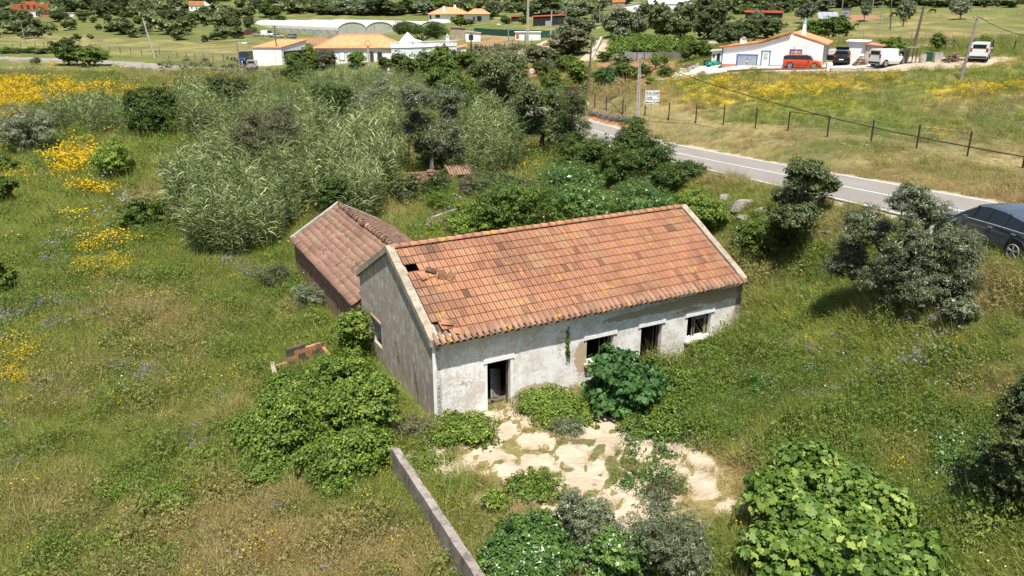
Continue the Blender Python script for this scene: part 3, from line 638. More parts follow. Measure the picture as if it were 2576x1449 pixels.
mb.quad((.3, HW, EH-.10), (HL-.3, HW, EH-.10), (HL-.3, half, RH-.10), (.3, half, RH-.10))
mb.build('roof_boards', M['oldwood'], house)
# half round tiles: ridge and eave course
def half_tile(mb, p0, p1, r, n=6, side=(1, 0, 0), r1=None, th=.018):
    p0, p1 = np.array(p0, float), np.array(p1, float); d = unit(p1-p0); s_ = unit(np.array(side, float)-d*np.dot(side, d)); u = np.cross(s_, d)
    if u[2] < 0: u = -u
    r1 = r if r1 is None else r1; i = len(mb.v)
    for p, rr in ((p0, r), (p1, r1), (p0, r-th), (p1, r1-th)):
        for k in range(n+1):
            a = pi*k/n; mb.v.append(tuple(p+s_*cos(a)*rr+u*sin(a)*rr))
    m = n+1
    for k in range(n):
        for q in ((i+k, i+k+1, i+m+k+1, i+m+k), (i+2*m+k+1, i+2*m+k, i+3*m+k, i+3*m+k+1), (i+2*m+k, i+2*m+k+1, i+k+1, i+k), (i+m+k, i+m+k+1, i+3*m+k+1, i+3*m+k)):
            mb.f.append(q); mb.t.append(mb.tint)
mb = MB(); nrg = 36
for i in range(nrg):
    x0 = .1+i*(HL-.3)/nrg; mb.tint = random.uniform(.45, .95); j = random.uniform(-.012, .012)
    half_tile(mb, (x0-.03, half+j, RH+.015), (x0+(HL-.3)/nrg, half+j, RH-.005), .13, 6, (0, 1, 0), .11)
link('ridge_tiles', mb.mesh('ridge', True), M['tile'], house)
M['eavetile'] = tile_mat('dusky_eave_tiles', None, [(0, (.14, .085, .06)), (.4, (.28, .165, .115)), (.7, (.36, .21, .14)), (1, (.46, .24, .14))], .64)
mb = MB(); ne = 60
for i in range(ne):
    x = .10+i*(HL-.06)/ne; mb.tint = random.uniform(.15, .95); j = random.uniform(-.03, .03)
    half_tile(mb, (x+random.uniform(-.015, .015), -.40+j, EH-.12+random.uniform(-.012, .012)), (x, .16, EH+.10), .092, 6, (1, 0, 0), .078)
link('eave_tiles', mb.mesh('eave_course', True), M['eavetile'], house)
mb = MB(); mb.box((HL/2, -.20, EH-.145), (HL-.02, .395, .05)); mb.build('eave_board', plain('gap_shade_mortar', (.13, .11, .09), .95, .25, 5, bump=.5), house)  # mortar coloured dark, putting shade into the gaps between the eave tiles
# verge copings
for x, nm in ((.04, 'l'), (HL-.04, 'r')):
    mb = MB()
    for sgn in (0, 1):
        n_ = 10
        for i in range(n_):
            t0, t1 = i/n_, (i+1)/n_; y0 = -.12+(half+.12)*t0; y1 = -.12+(half+.12)*t1
            if sgn: y0, y1 = HW-y0, HW-y1
            z0_ = gt(max(0, min(HW, y0)))+(.0 if -.0 <= y0 <= HW else -.1); z1_ = gt(max(0, min(HW, y1))); h = .17+random.uniform(-.01, .01); wdt = .15
            mb.quad((x-wdt, y0, z0_+h), (x+wdt, y0, z0_+h), (x+wdt, y1, z1_+h), (x-wdt, y1, z1_+h)); mb.quad((x-wdt, y0, z0_-.1), (x-wdt, y1, z1_-.1), (x-wdt, y1, z1_+h), (x-wdt, y0, z0_+h))
            mb.quad((x+wdt, y0, z0_-.1), (x+wdt, y1, z1_-.1), (x+wdt, y1, z1_+h), (x+wdt, y0, z0_+h)); mb.quad((x-wdt, y0, z0_-.1), (x+wdt, y0, z0_-.1), (x+wdt, y0, z0_+h), (x-wdt, y0, z0_+h))
    mb.build('verge_coping', M['cope'], house)
# rendered corner strip, iron hooks
MB().box((.06, -.008, .95), (.12, .02, 3.3)).build('corner_strip', M['lint'], house)
mb = MB()
mb.tube([(-.01, 1.55, 1.25), (-.16, 1.5, 1.35), (-.06, 1.5, .2), (-.04, 1.5, -.2)], .010, 4); mb.build('iron_hook', plain('rusty_iron', (.10, .06, .045), .8), house); mb = MB(); mb.tube([(-.01, 3.6, 1.3), (-.14, 3.55, 1.45), (-.05, 3.5, .7)], .010, 4)
mb.build('iron_hook', plain('rusty_iron', (.10, .06, .045), .8), house)
# loose tiles lying on the roof
def loose(x, s_, rz, tilt, tint, label):
    mb = MB(); mb.tint = tint
    tile_patch(mb, (-.13, -.22, 0), (1, 0, 0), (0, 1, 0), (0, 0, 1), 1, 1, .27, .44, PROF, [[tint]], .03, lapl=0)
    p = np.array((x, -.10, EH-.04))+np.array(upv)*s_+np.array(nv)*.075
    o = link('roof_tile', mb.mesh('loose_tile', True), M['tile'], None, label=label, cat='roof tile', group='loose tiles lying on the farmhouse roof')
    w_ = ab(p[0], p[1], p[2]); o.location = w_
    import mathutils
    nn = mathutils.Vector((nv[0]*DX-nv[1]*DY, nv[0]*DY+nv[1]*DX, nv[2])); q = nn.to_track_quat('Z', 'Y')
    o.rotation_mode = 'QUATERNION'; o.rotation_quaternion = q @ mathutils.Quaternion((0, 0, 1), rz) @ mathutils.Quaternion((1, 0, 0), tilt)
loose(1.15, 3.25, 1.0, .10, .05, 'grey weathered roof tile topmost of the loose pile by the left verge')
loose(.72, 3.05, .15, .05, .95, 'bright orange roof tile lying low beside the left verge')
loose(1.45, 2.95, -.5, .25, .15, 'dark roof tile propped on edge in the loose pile')
loose(1.75, 2.80, -.9, .12, .2, 'brown roof tile on the right side of the loose pile')
loose(.78, .62, 1.25, .08, .8, 'orange roof tile lying flat near the lower left roof corner')
loose(1.02, .12, .95, .0, .9, 'red roof tile with white splashes resting on the eave tiles')

# ------------------------------------------------------------------ brick shed behind the farmhouse
def hollow_brick(name):
    n = NT(name); P = n.co('obj'); br = n.N('ShaderNodeTexBrick'); br.inputs['Scale'].default_value = 1
    br.inputs['Brick Width'].default_value = .34; br.inputs['Row Height'].default_value = .23; br.inputs['Mortar Size'].default_value = .018; br.inputs['Mortar Smooth'].default_value = .3
    br.inputs['Color1'].default_value = (.40, .13, .05, 1); br.inputs['Color2'].default_value = (.17, .085, .055, 1); br.inputs['Mortar'].default_value = (.34, .31, .27, 1); br.inputs['Bias'].default_value = .1
    n.L(n.mapv(P, (1, 1, 1), (pi/2, 0, 0)), br.inputs['Vector']); f = n.noise(1.8, 6, rough=.7); g = n.noise(16, 4)
    c = n.mix(n.math('MULTIPLY', n.step(f, .46, .6), .75), br.outputs['Color'], (.23, .195, .16)); c = n.mix(n.math('MULTIPLY', n.step(n.noise(4, 4), .55, .7), .6), c, (.07, .06, .055))
    return n.done(c, .95, n.bump(n.math('ADD', br.outputs['Fac'], n.math('MULTIPLY', g, -.5)), -.6, .02), 0, .1)
M['brick'] = hollow_brick('hollow_clay_brick')
shed = empty('brick_shed', ab(0, HW, 0), pi/2-YAW, 'long red brick shed with sagging old tile roof behind the farmhouse', 'shed')
B0, B1 = HW+.12, 20.3; AL, AR, AM = -.25, 5.45, 2.45; ZE, ZR, ZB = 1.38, 3.02, -1.5
def swall(mb, p, q, zt0, zt1): mb
def sgt(x): L_ = AR-AL; m = AM-AL; return ZE+(ZR-ZE)*(x/m if x < m else (L_-x)/(L_-m))
w1 = link('side_wall', wall_mesh([], B1-B0, lambda x: ZE, .2, ZB).mesh('shed_side'), M['brick'], shed); w1.rotation_euler = (0, 0, -pi/2); w1.location = (AL, B1-HW, 0)
w2 = link('side_wall', wall_mesh([], B1-B0, lambda x: ZE, .2, ZB).mesh('shed_side2'), M['brick'], shed); w2.rotation_euler = (0, 0, pi/2); w2.location = (AR, B0-HW, 0)
def gmesh(L_, m):
    mb = MB(); mb.prism([(0, ZB), (L_, ZB), (L_, ZE), (m, ZR), (0, ZE)], 0, .22); return mb.mesh('shed_gable')
g_ = link('end_wall', gmesh(AR-AL-.01, AM-AL), M['brick'], shed); g_.location = (AL+.005, B1-HW-.225, 0)
M['oldtile'] = tile_mat('old_faded_tiles', None, [(0, (.10, .065, .05)), (.3, (.22, .13, .095)), (.55, (.31, .185, .135)), (.8, (.40, .24, .175)), (1, (.50, .21, .12))], .70)
CP = [(0, -.03), (.12, -.01), (.22, .03), (.36, .055), (.5, .062), (.64, .055), (.78, .03), (.88, -.01), (1.0, -.03)]
def sagf(u, v): return -.12*sin(pi*min(1, max(0, u)))*sin(pi*.5*(.25+.75*v))+.03*(fbm(np.array([u*5]), np.array([v*3]), 8)[0]-.5)
mb = MB(); lb = B1-.2-B0; ncs = int(lb/.245)
ll = sqrt((AM-AL+.15)**2+(ZR-ZE+.1)**2); ul = np.array([(AM-AL+.15)/ll, 0, (ZR-ZE+.1)/ll]); nl = np.array([-ul[2], 0, ul[0]])
tile_patch(mb, (AL-.15, lb, ZE-.02), (0, -1, 0), ul, nl, ncs, 9, lb/ncs, ll/9, CP, tints(9, ncs, 15), .022, sag=sagf, jit=.015, lapl=.06)
lr = sqrt((AR-AM+.15)**2+(ZR-ZE+.1)**2); ur = np.array([-(AR-AM+.15)/lr, 0, (ZR-ZE+.1)/lr]); nr_ = np.array([-ur[2]*-1, 0, -ur[0]]); nr_ = np.array([ur[2], 0, -ur[0]])
tile_patch(mb, (AR+.15, .12, ZE-.02), (0, 1, 0), ur, nr_, ncs, 9, lb/ncs, lr/9, CP, tints(9, ncs, 16), .022, sag=sagf, jit=.015, lapl=.06)
for v in range(len(mb.v)): mb.v[v] = (mb.v[v][0], mb.v[v][1], mb.v[v][2])
link('roof', mb.mesh('shed_roof', True), M['oldtile'], shed)
mb = MB(); mb.quad((AL, 0, ZE-.12), (AL, lb, ZE-.12), (AM, lb, ZR-.32), (AM, 0, ZR-.32)); mb.quad((AR, 0, ZE-.12), (AR, lb, ZE-.12), (AM, lb, ZR-.32), (AM, 0, ZR-.32)); mb.build('roof_boards', M['oldwood'], shed)
mb = MB(); nn_ = 28
def rz_(t): return ZR+.03-.10*sin(pi*min(1, max(0, t)))
for i in range(nn_):
    t0, t1 = i/nn_, (i+1)/nn_; mb.tint = random.uniform(0, .5) if random.random() > .12 else 1.0; j = random.uniform(-.03, .03)
    half_tile(mb, (AM+j, lb*t0-.02, rz_(t0)+.10), (AM+j, lb*t1, rz_(t1)+.08), .17, 6, (1, 0, 0), .15)
link('ridge_tiles', mb.mesh('shed_ridge', True), M['oldtile'], shed)
mb = MB()
for (xa, za), (xb, zb) in (((AL-.2, ZE+.02), (AM, ZR+.12)), ((AM, ZR+.12), (AR-.6, ZE+.45))):
    for i in range(8):
        t0, t1 = i/8, (i+1)/8; x0_, x1_ = xa+(xb-xa)*t0, xa+(xb-xa)*t1; z0_, z1_ = za+(zb-za)*t0+random.uniform(-.015, .015), za+(zb-za)*t1+random.uniform(-.015, .015)
        mb.v += [(x0_, B1-HW-.24, z0_-.2), (x1_, B1-HW-.24, z1_-.2), (x1_, B1-HW+.05, z1_-.2), (x0_, B1-HW+.05, z0_-.2), (x0_, B1-HW-.24, z0_+.08), (x1_, B1-HW-.24, z1_+.08), (x1_, B1-HW+.05, z1_+.08), (x0_, B1-HW+.05, z0_+.08)]
        k = len(mb.v)-8
        for f in ((0, 1, 5, 4), (1, 2, 6, 5), (2, 3, 7, 6), (3, 0, 4, 7), (4, 5, 6, 7)): mb.f.append(tuple(k+q for q in f)); mb.t.append(.5)
mb.build('coping', cement('dark_coping', (.25, .23, .19), (.38, .34, .28), (.45, .43, .36), False), shed)
mb = MB(); mb.box((AL+.1, B1-HW-.2, ZE-.0), (.5, .5, .35), .2, .6); mb.box((AL+.35, B1-HW-.12, ZE+.16), (.35, .4, .16), -.2, .6); mb.build('crumbled_corner', M['cope'], shed)

# ------------------------------------------------------------------ low brick tank, courtyard wall, slabs, rocks, ruin
def block_wall(mb, p, q, h0, h1, th, z0=-.3):
    p, q = np.array(p, float), np.array(q, float); d = unit(q-p); m = np.array([-d[1], d[0]])*th/2
    P = [(*(p-m), z0), (*(q-m), z0), (*(q+m), z0), (*(p+m), z0), (*(p-m), h0), (*(q-m), h1), (*(q+m), h1), (*(p+m), h0)]
    k = len(mb.v); mb.v += P
    for f in ((0, 3, 2, 1), (4, 5, 6, 7), (0, 1, 5, 4), (1, 2, 6, 5), (2, 3, 7, 6), (3, 0, 4, 7)): mb.f.append(tuple(k+i for i in f)); mb.t.append(mb.tint)
def tank_wall(px0, py0, px1, py1, zt, g0, rows, n_):
    return hplane(px0, py0, zt), hplane(px1, py1, zt)
M['tankbrick'] = tile_mat('mixed_hollow_bricks', None, [(0, (.06, .055, .05)), (.3, (.16, .11, .09)), (.5, (.40, .20, .13)), (.75, (.52, .22, .12)), (1, (.60, .22, .08))], .8)
gz = H1(-8.8, 30.4)
for nm_, q_ in (('loose_brick', 0),): pass
tk = empty('brick_tank', (0, 0, 0), 0, 'roofless low brick tank among the weeds left of the farmhouse', 'tank')
def brick_course(mb, p, q, z, h, th, bl=.33, off=0):
    p, q = np.array(p, float), np.array(q, float); L_ = np.linalg.norm(q-p); d = (q-p)/L_; x = -off*bl
    while x < L_-.02:
        a, b_ = max(0, x), min(L_, x+bl-.012)
        if b_-a > .05: c = p+d*(a+b_)/2; mb.tint = random.choice([.05, .15, .6, .7, .8, .95, .45]); mb.box((c[0], c[1], z+h/2), (b_-a, th+random.uniform(-.01, .01), h-.012), atan2(d[1], d[0]))
        x += bl
pA, pB, pC, pD = [hplane(*q, gz+.62)[:2] for q in ((684, 912), (722, 900), (812, 872), (834, 902))]; pE = hplane(694, 955, gz+.55)[:2]
mb = MB()
for k in range(4): brick_course(mb, pB if k == 3 else pA, pC, gz-.15+k*.2, .2, .16, off=(k % 2)*.5)
brick_course(mb, pB, pC, gz-.15+.8, .2, .15); brick_course(mb, pB, (pB+(pC-pB)*.5), gz-.15+1.0, .17, .15)
for k in range(4): brick_course(mb, pC, pD, gz-.15+k*.2, .2, .15, off=(k % 2)*.5); brick_course(mb, pA, pE, gz-.15+k*.2, .2, .15, off=(k % 2)*.5)
mb.build('brick_wall', M['tankbrick'], tk)
mb = MB(); block_wall(mb, pA, pE, gz+.665, gz+.66, .17, gz+.652); mb.build('mortar_cap', M['cope'], tk)
W0 = hplane(988, 1118, .55); W1 = hplane(1215, 1460, .55)
mb = MB(); q0, q1 = W0[:2], W1[:2]+(W1[:2]-W0[:2])*.35
for i in range(24):
    a, b_ = q0+(q1-q0)*i/24, q0+(q1-q0)*(i+1)/24; t = i/24; block_wall(mb, a, b_, .55+.02*sin(i*1.7)-.1*(i == 0), .55+.02*sin(i*1.7+1.7), .24, -1.4)
mb.build('courtyard_wall', cement('weathered_yard_wall', (.22, .19, .16), (.33, .29, .25), (.10, .09, .08), False), None, label='low weathered concrete wall running out from the courtyard edge', cat='wall')
n = NT('lichened_rock'); f = n.noise(2.5, 7, rough=.75); g = n.noise(12, 5, rough=.7); M['rock'] = n.done(n.mix(n.step(g, .42, .66), n.mix(n.step(f, .35, .65), (.30, .26, .21), (.46, .42, .36)), (.17, .15, .13)), .95, n.bump(n.math('ADD', f, g), .9, .08), 0, .1)
def rock(box, label, h=.5, rz=0, grp='pale boulders between the bushes and the road'):
    x0, y0, x1, y1 = box; p = g1((x0+x1)/2, (y0+y1)/2+(y1-y0)*.25); s_ = FPX/(p[1]*cos(PIT)+(CH-p[2])*sin(PIT)); a = (x1-x0)/2/s_
    import bmesh
    rg = np.random.default_rng(int(x0*7+y0)); bm = bmesh.new(); P = unit(rg.normal(size=(26, 3)))*rg.uniform(.8, 1.05, (26, 1))*(a, a*.75, h*.8); P[:, 2] = np.clip(P[:, 2]+P[:, 0]*rg.uniform(-.15, .15), -h, h*.55+P[:, 0]*.08)
    for q in P: bm.verts.new(tuple(q))
    r_ = bmesh.ops.convex_hull(bm, input=bm.verts); bmesh.ops.delete(bm, geom=[e for e in r_['geom_interior'] if isinstance(e, bmesh.types.BMVert)], context='VERTS')
    bmesh.ops.bevel(bm, geom=bm.edges[:], offset=a*.05, segments=1, affect='EDGES', profile=.5); bmesh.ops.subdivide_edges(bm, edges=bm.edges[:], cuts=2, use_grid_fill=True)
    for v in bm.verts: c_ = v.co; k_ = (fbm(np.array([c_.x*2.2/a+x0]), np.array([c_.y*2.2/a+c_.z*2/a]), 5, 4)[0]-.5)*.16*a; v.co += v.co.normalized()*k_
    me_ = bpy.data.meshes.new('boulder'); bm.to_mesh(me_); bm.free()
    o = link('boulder', me_, M['rock'], loc=(p[0], p[1], p[2]+h*.25), rz=rz, label=label, cat='rock', group=grp)
rock((1822, 482, 1912, 540), 'large flat pale boulder standing highest of the rock heap', .7, .3)
rock((1795, 478, 1850, 515), 'rough pale boulder half hidden behind the large flat one', .4, 1)
rock((1888, 508, 1945, 545), 'grey slab of rock on the side of the heap nearest the dark tree', .4, -.4)
rock((1850, 535, 1905, 558), 'small reddish rock lying lowest in front of the boulder heap', .3, .1)
rock((1880, 500, 1906, 520), 'small orange stained stone on top of the boulder heap', .25, .1)
rock((2068, 570, 2105, 592), 'single grey stone in the grass between the two bushes', .2, .1)
rock((1855, 915, 1935, 955), 'half buried pale slab in the weeds right of the farmhouse', .12, .2)
STN = ['stone below the left fence gate post,', 'second stone right of the gate frame,', 'third stone right of the gate frame,', 'fourth stone right of the gate frame,', 'fifth stone right of the gate frame,', 'stone under the middle of the gate frame,', 'leftmost,', 'third from right', 'second from right', 'rightmost', 'second from left', 'lone lower', 'stone by the right gate post,', 'third from left']
for i, (x, y) in enumerate([(2180,365),(2212,372),(2240,376),(2275,383),(2300,378),(2150,358),(1895,352),(2460,408),(2520,455),(2560,470),(1990,365),(2330,395),(2120,362),(1940,356)]):
    rock((x-9+i % 3, y-5, x+9, y+5), '%s small pale stone on the bank' % STN[i], .16, i, 'small pale stones along the bank')
# ruin among the reeds
ru = empty('ruined_hut', g1(1110, 470), .35, 'collapsed tiled hut sunk in the dark gap of the reeds', 'ruin')
mb = MB()
for k in range(26):
    mb.tint = random.uniform(.1, .9); x = random.uniform(-3.3, -.4); mb.box((x, random.uniform(-.7, .8), 1.15+.25*random.random()+.12*x), (.42, .2, .05), random.uniform(-.4, .4))
for i in range(9):
    for j in range(5):
        mb.tint = random.uniform(.3, .9); half_tile(mb, (.6+i*.22, -.9+j*.36, 1.0+j*.12), (.6+i*.22, -.5+j*.36, 1.16+j*.12), .11, 5, (1, 0, 0), .09)
mb.build('roof', M['oldtile'], ru)
mb = MB(); mb.box((-1.8, -.9, .3), (3, .25, 1.5)); mb.box((.5, -.8, .25), (.9, .25, 1.5)); mb.box((1.6, -.85, .15), (.5, .25, 1.2)); mb.box((2.6, -.8, .3), (.4, .3, 1.5)); mb.box((0, 1, .3), (5.6, .25, 1.6)); mb.build('wall', M['brick'], ru)
mb = MB(); mb.tint = 1.0; mb.box((2.5, -.98, .75), (.45, .3, .28)); mb.build('loose_brick', M['tankbrick'], ru)
q = [hplane(x, y, .5)[:2] for x, y in ((1085, 548), (1162, 520))]
mb = MB(); block_wall(mb, q[0], q[1], .55, .5, .2, -.6); mb.build('low_wall', M['cope'], None, label='short stained concrete wall stub in the weeds behind the farmhouse', cat='wall')

# ------------------------------------------------------------------ near trees and shrubs, each its own crown
def plant(box, mat, name, label, cat, n=260, per=40, rc=.30, leaf=.10, shape='oval', seed=1, trunk=None, nb=9, flat=1.0, bury=.85, group=None, extra=None, rmin=.34, rmax=.52, droop=0, core=.12, sh=1, zs=1.0, shrinkrc=True):
    x, y, z, a, c = volume_at(*box, bury=bury, flat=flat); k = 1.0; c *= zs
    bl = blobs_in(a*1.0, a*1.0*flat, c*1.0, nb, seed, zc=c*bury, rmin=rmin, rmax=rmax)
    me = crown_mesh('crown', bl, n, per, rc*(a**.5 if shrinkrc else 1), leaf, shape, seed, core=core, droop=droop)
    if trunk:
        o = empty(name, (x, y, z), 0, label, cat, group)
        link('crown', me, M[mat], o)
        link('trunk', trunk_mesh(c*1.35, max(.05, trunk*a*.07), a*.6, 6, seed, 0), M['bark'], o)
    else:
        o = link(name, me, M[mat], None, (x, y, z), 0, label, cat, group)
    return o, x, y, z, a, c
def blobs_px(boxes, Z, org, dep=.9, jit=.04, tilt=0, fx=0):
    out = []
    for i, (x0, y0, x1, y1) in enumerate(boxes):
        Zi = Z*(1+jit*((i*37 % 10)/5-1))+tilt*((x0+x1)/2-fx); p = at((x0+x1)/2, (y0+y1)/2, Zi); s_ = FPX/Zi; rx, rz = (x1-x0)/2/s_, (y1-y0)/2/s_; out.append((p[0]-org[0], p[1]-org[1], p[2]-org[2], rx, rx*dep, rz*1.02))
    return out
def lobed(name, foot, boxes, mat, label, cat, n, per, rc, leaf, shape, seed, trunk=None, core=.08, Zoff=0, droop=0, split=6, ground=0, tilt=0, jit=.04):
    f_ = np.array(g1(*foot)); Z = Zof(f_)+Zoff; bl = blobs_px(boxes, Z, f_, .9, jit, tilt, foot[0])
    if ground:
        bl = []
        for q in boxes: x, y, z, a, c = volume_at(*q, bury=ground); bl.append((x-f_[0], y-f_[1], z+c*ground-f_[2], a, a*.9, c))
    rg = np.random.default_rng(seed); out = []
    for q in bl:      # break every lobe into several smaller ones
        out.append((q[0], q[1], q[2], q[3]*.80, q[4]*.80, q[5]*.80))
        for k in range(split): d = unit(rg.normal(size=3)); r_ = rg.uniform(.50, .80); kk = rg.uniform(.26, .42); out.append((q[0]+d[0]*q[3]*r_, q[1]+d[1]*q[4]*r_, q[2]+d[2]*q[5]*r_, q[3]*kk, q[4]*kk, q[5]*kk))
    me = crown_mesh('crown', out, n, per, rc, leaf, shape, seed, core=core, droop=droop, zmin=-.6)
    if trunk is None: return link(name, me, M[mat], None, tuple(f_), 0, label, cat)
    o = empty(name, tuple(f_), 0, label, cat); link('crown', me, M[mat], o); mb = MB(); mb.tint = .5; r0, = (trunk,); top = np.mean([q[:3] for q in bl], 0); mb.tube([(0, 0, -.3), (top[0]*.25, top[1]*.25, top[2]*.4), (top[0]*.6, top[1]*.6, top[2]*.62)], [r0*1.4, r0, r0*.8], 7)
    st = np.array((top[0]*.5, top[1]*.5, top[2]*.52))
    for q in bl:
        e = np.array(q[:3]); m = (st+e)/2+np.array([0, 0, -.1]); mb.tube([st, m, e], [r0*.6, r0*.4, r0*.15], 5)
        for k in range(3): e2 = e+rg.normal(size=3)*np.array(q[3:])*.6; mb.tube([(m+e)/2, e2], [r0*.22, r0*.06], 4)
    mb.build('trunk', M['bark'], o, smooth=True); return o
def Zof(p): return p[1]*cos(PIT)+(CH-p[2])*sin(PIT)
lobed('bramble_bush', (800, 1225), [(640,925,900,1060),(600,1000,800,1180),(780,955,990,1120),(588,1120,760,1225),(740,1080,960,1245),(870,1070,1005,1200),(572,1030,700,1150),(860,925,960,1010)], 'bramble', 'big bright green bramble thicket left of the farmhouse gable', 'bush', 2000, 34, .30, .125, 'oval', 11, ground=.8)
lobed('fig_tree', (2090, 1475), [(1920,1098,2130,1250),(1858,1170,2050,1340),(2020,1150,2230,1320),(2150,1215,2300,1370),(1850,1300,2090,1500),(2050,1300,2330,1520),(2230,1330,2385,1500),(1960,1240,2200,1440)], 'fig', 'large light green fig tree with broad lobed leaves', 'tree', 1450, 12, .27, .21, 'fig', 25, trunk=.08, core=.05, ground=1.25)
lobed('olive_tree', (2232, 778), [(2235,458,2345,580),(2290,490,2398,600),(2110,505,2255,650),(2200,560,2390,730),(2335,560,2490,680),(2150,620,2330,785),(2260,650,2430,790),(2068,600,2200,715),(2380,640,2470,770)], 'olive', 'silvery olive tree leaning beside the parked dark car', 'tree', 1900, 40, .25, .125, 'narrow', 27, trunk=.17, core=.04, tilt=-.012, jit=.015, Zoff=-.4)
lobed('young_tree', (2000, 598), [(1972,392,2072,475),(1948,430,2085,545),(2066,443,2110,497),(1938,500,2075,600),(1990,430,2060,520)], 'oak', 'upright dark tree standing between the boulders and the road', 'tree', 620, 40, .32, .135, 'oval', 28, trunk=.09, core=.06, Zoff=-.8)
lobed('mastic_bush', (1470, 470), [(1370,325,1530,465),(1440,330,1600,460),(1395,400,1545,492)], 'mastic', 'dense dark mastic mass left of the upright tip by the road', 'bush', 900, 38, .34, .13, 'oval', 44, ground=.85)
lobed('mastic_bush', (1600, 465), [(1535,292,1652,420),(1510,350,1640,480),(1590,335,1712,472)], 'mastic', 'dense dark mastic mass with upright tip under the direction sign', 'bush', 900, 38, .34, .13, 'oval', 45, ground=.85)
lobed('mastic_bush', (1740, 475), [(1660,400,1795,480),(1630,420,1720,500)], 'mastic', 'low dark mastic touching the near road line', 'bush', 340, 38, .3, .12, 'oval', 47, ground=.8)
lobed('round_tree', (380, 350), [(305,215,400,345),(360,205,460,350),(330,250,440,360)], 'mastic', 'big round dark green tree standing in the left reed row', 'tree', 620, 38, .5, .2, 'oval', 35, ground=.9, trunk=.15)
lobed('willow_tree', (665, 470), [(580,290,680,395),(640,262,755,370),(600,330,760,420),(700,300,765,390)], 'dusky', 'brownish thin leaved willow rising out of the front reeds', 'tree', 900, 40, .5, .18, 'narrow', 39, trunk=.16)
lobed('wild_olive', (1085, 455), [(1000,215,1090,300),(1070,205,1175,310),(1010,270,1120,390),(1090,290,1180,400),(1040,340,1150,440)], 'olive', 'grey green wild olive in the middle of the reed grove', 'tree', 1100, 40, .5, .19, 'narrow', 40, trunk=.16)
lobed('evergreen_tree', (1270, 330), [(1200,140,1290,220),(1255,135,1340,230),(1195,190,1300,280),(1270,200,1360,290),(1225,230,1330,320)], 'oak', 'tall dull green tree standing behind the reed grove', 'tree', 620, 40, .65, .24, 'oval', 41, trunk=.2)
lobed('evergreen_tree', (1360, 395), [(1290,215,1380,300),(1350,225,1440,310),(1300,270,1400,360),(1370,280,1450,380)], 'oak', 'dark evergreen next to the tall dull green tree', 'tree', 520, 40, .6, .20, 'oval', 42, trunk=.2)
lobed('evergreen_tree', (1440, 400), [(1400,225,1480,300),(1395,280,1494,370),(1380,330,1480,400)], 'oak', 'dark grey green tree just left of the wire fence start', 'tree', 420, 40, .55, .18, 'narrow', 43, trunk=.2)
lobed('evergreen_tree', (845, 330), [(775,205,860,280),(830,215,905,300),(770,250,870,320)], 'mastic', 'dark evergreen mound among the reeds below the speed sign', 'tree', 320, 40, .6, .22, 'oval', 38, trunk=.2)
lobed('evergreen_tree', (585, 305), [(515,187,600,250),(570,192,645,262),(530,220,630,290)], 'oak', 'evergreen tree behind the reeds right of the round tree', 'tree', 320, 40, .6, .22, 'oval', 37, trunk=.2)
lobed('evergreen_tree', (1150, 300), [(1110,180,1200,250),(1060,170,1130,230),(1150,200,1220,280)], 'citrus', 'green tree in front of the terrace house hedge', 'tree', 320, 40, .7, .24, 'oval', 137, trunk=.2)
lobed('dusky_tree', (930, 330), [(880,215,960,290),(930,200,1000,270)], 'olive', 'greyish shrub tree between the speed sign mound and wild olive', 'tree', 260, 38, .6, .2, 'narrow', 138, trunk=.15)
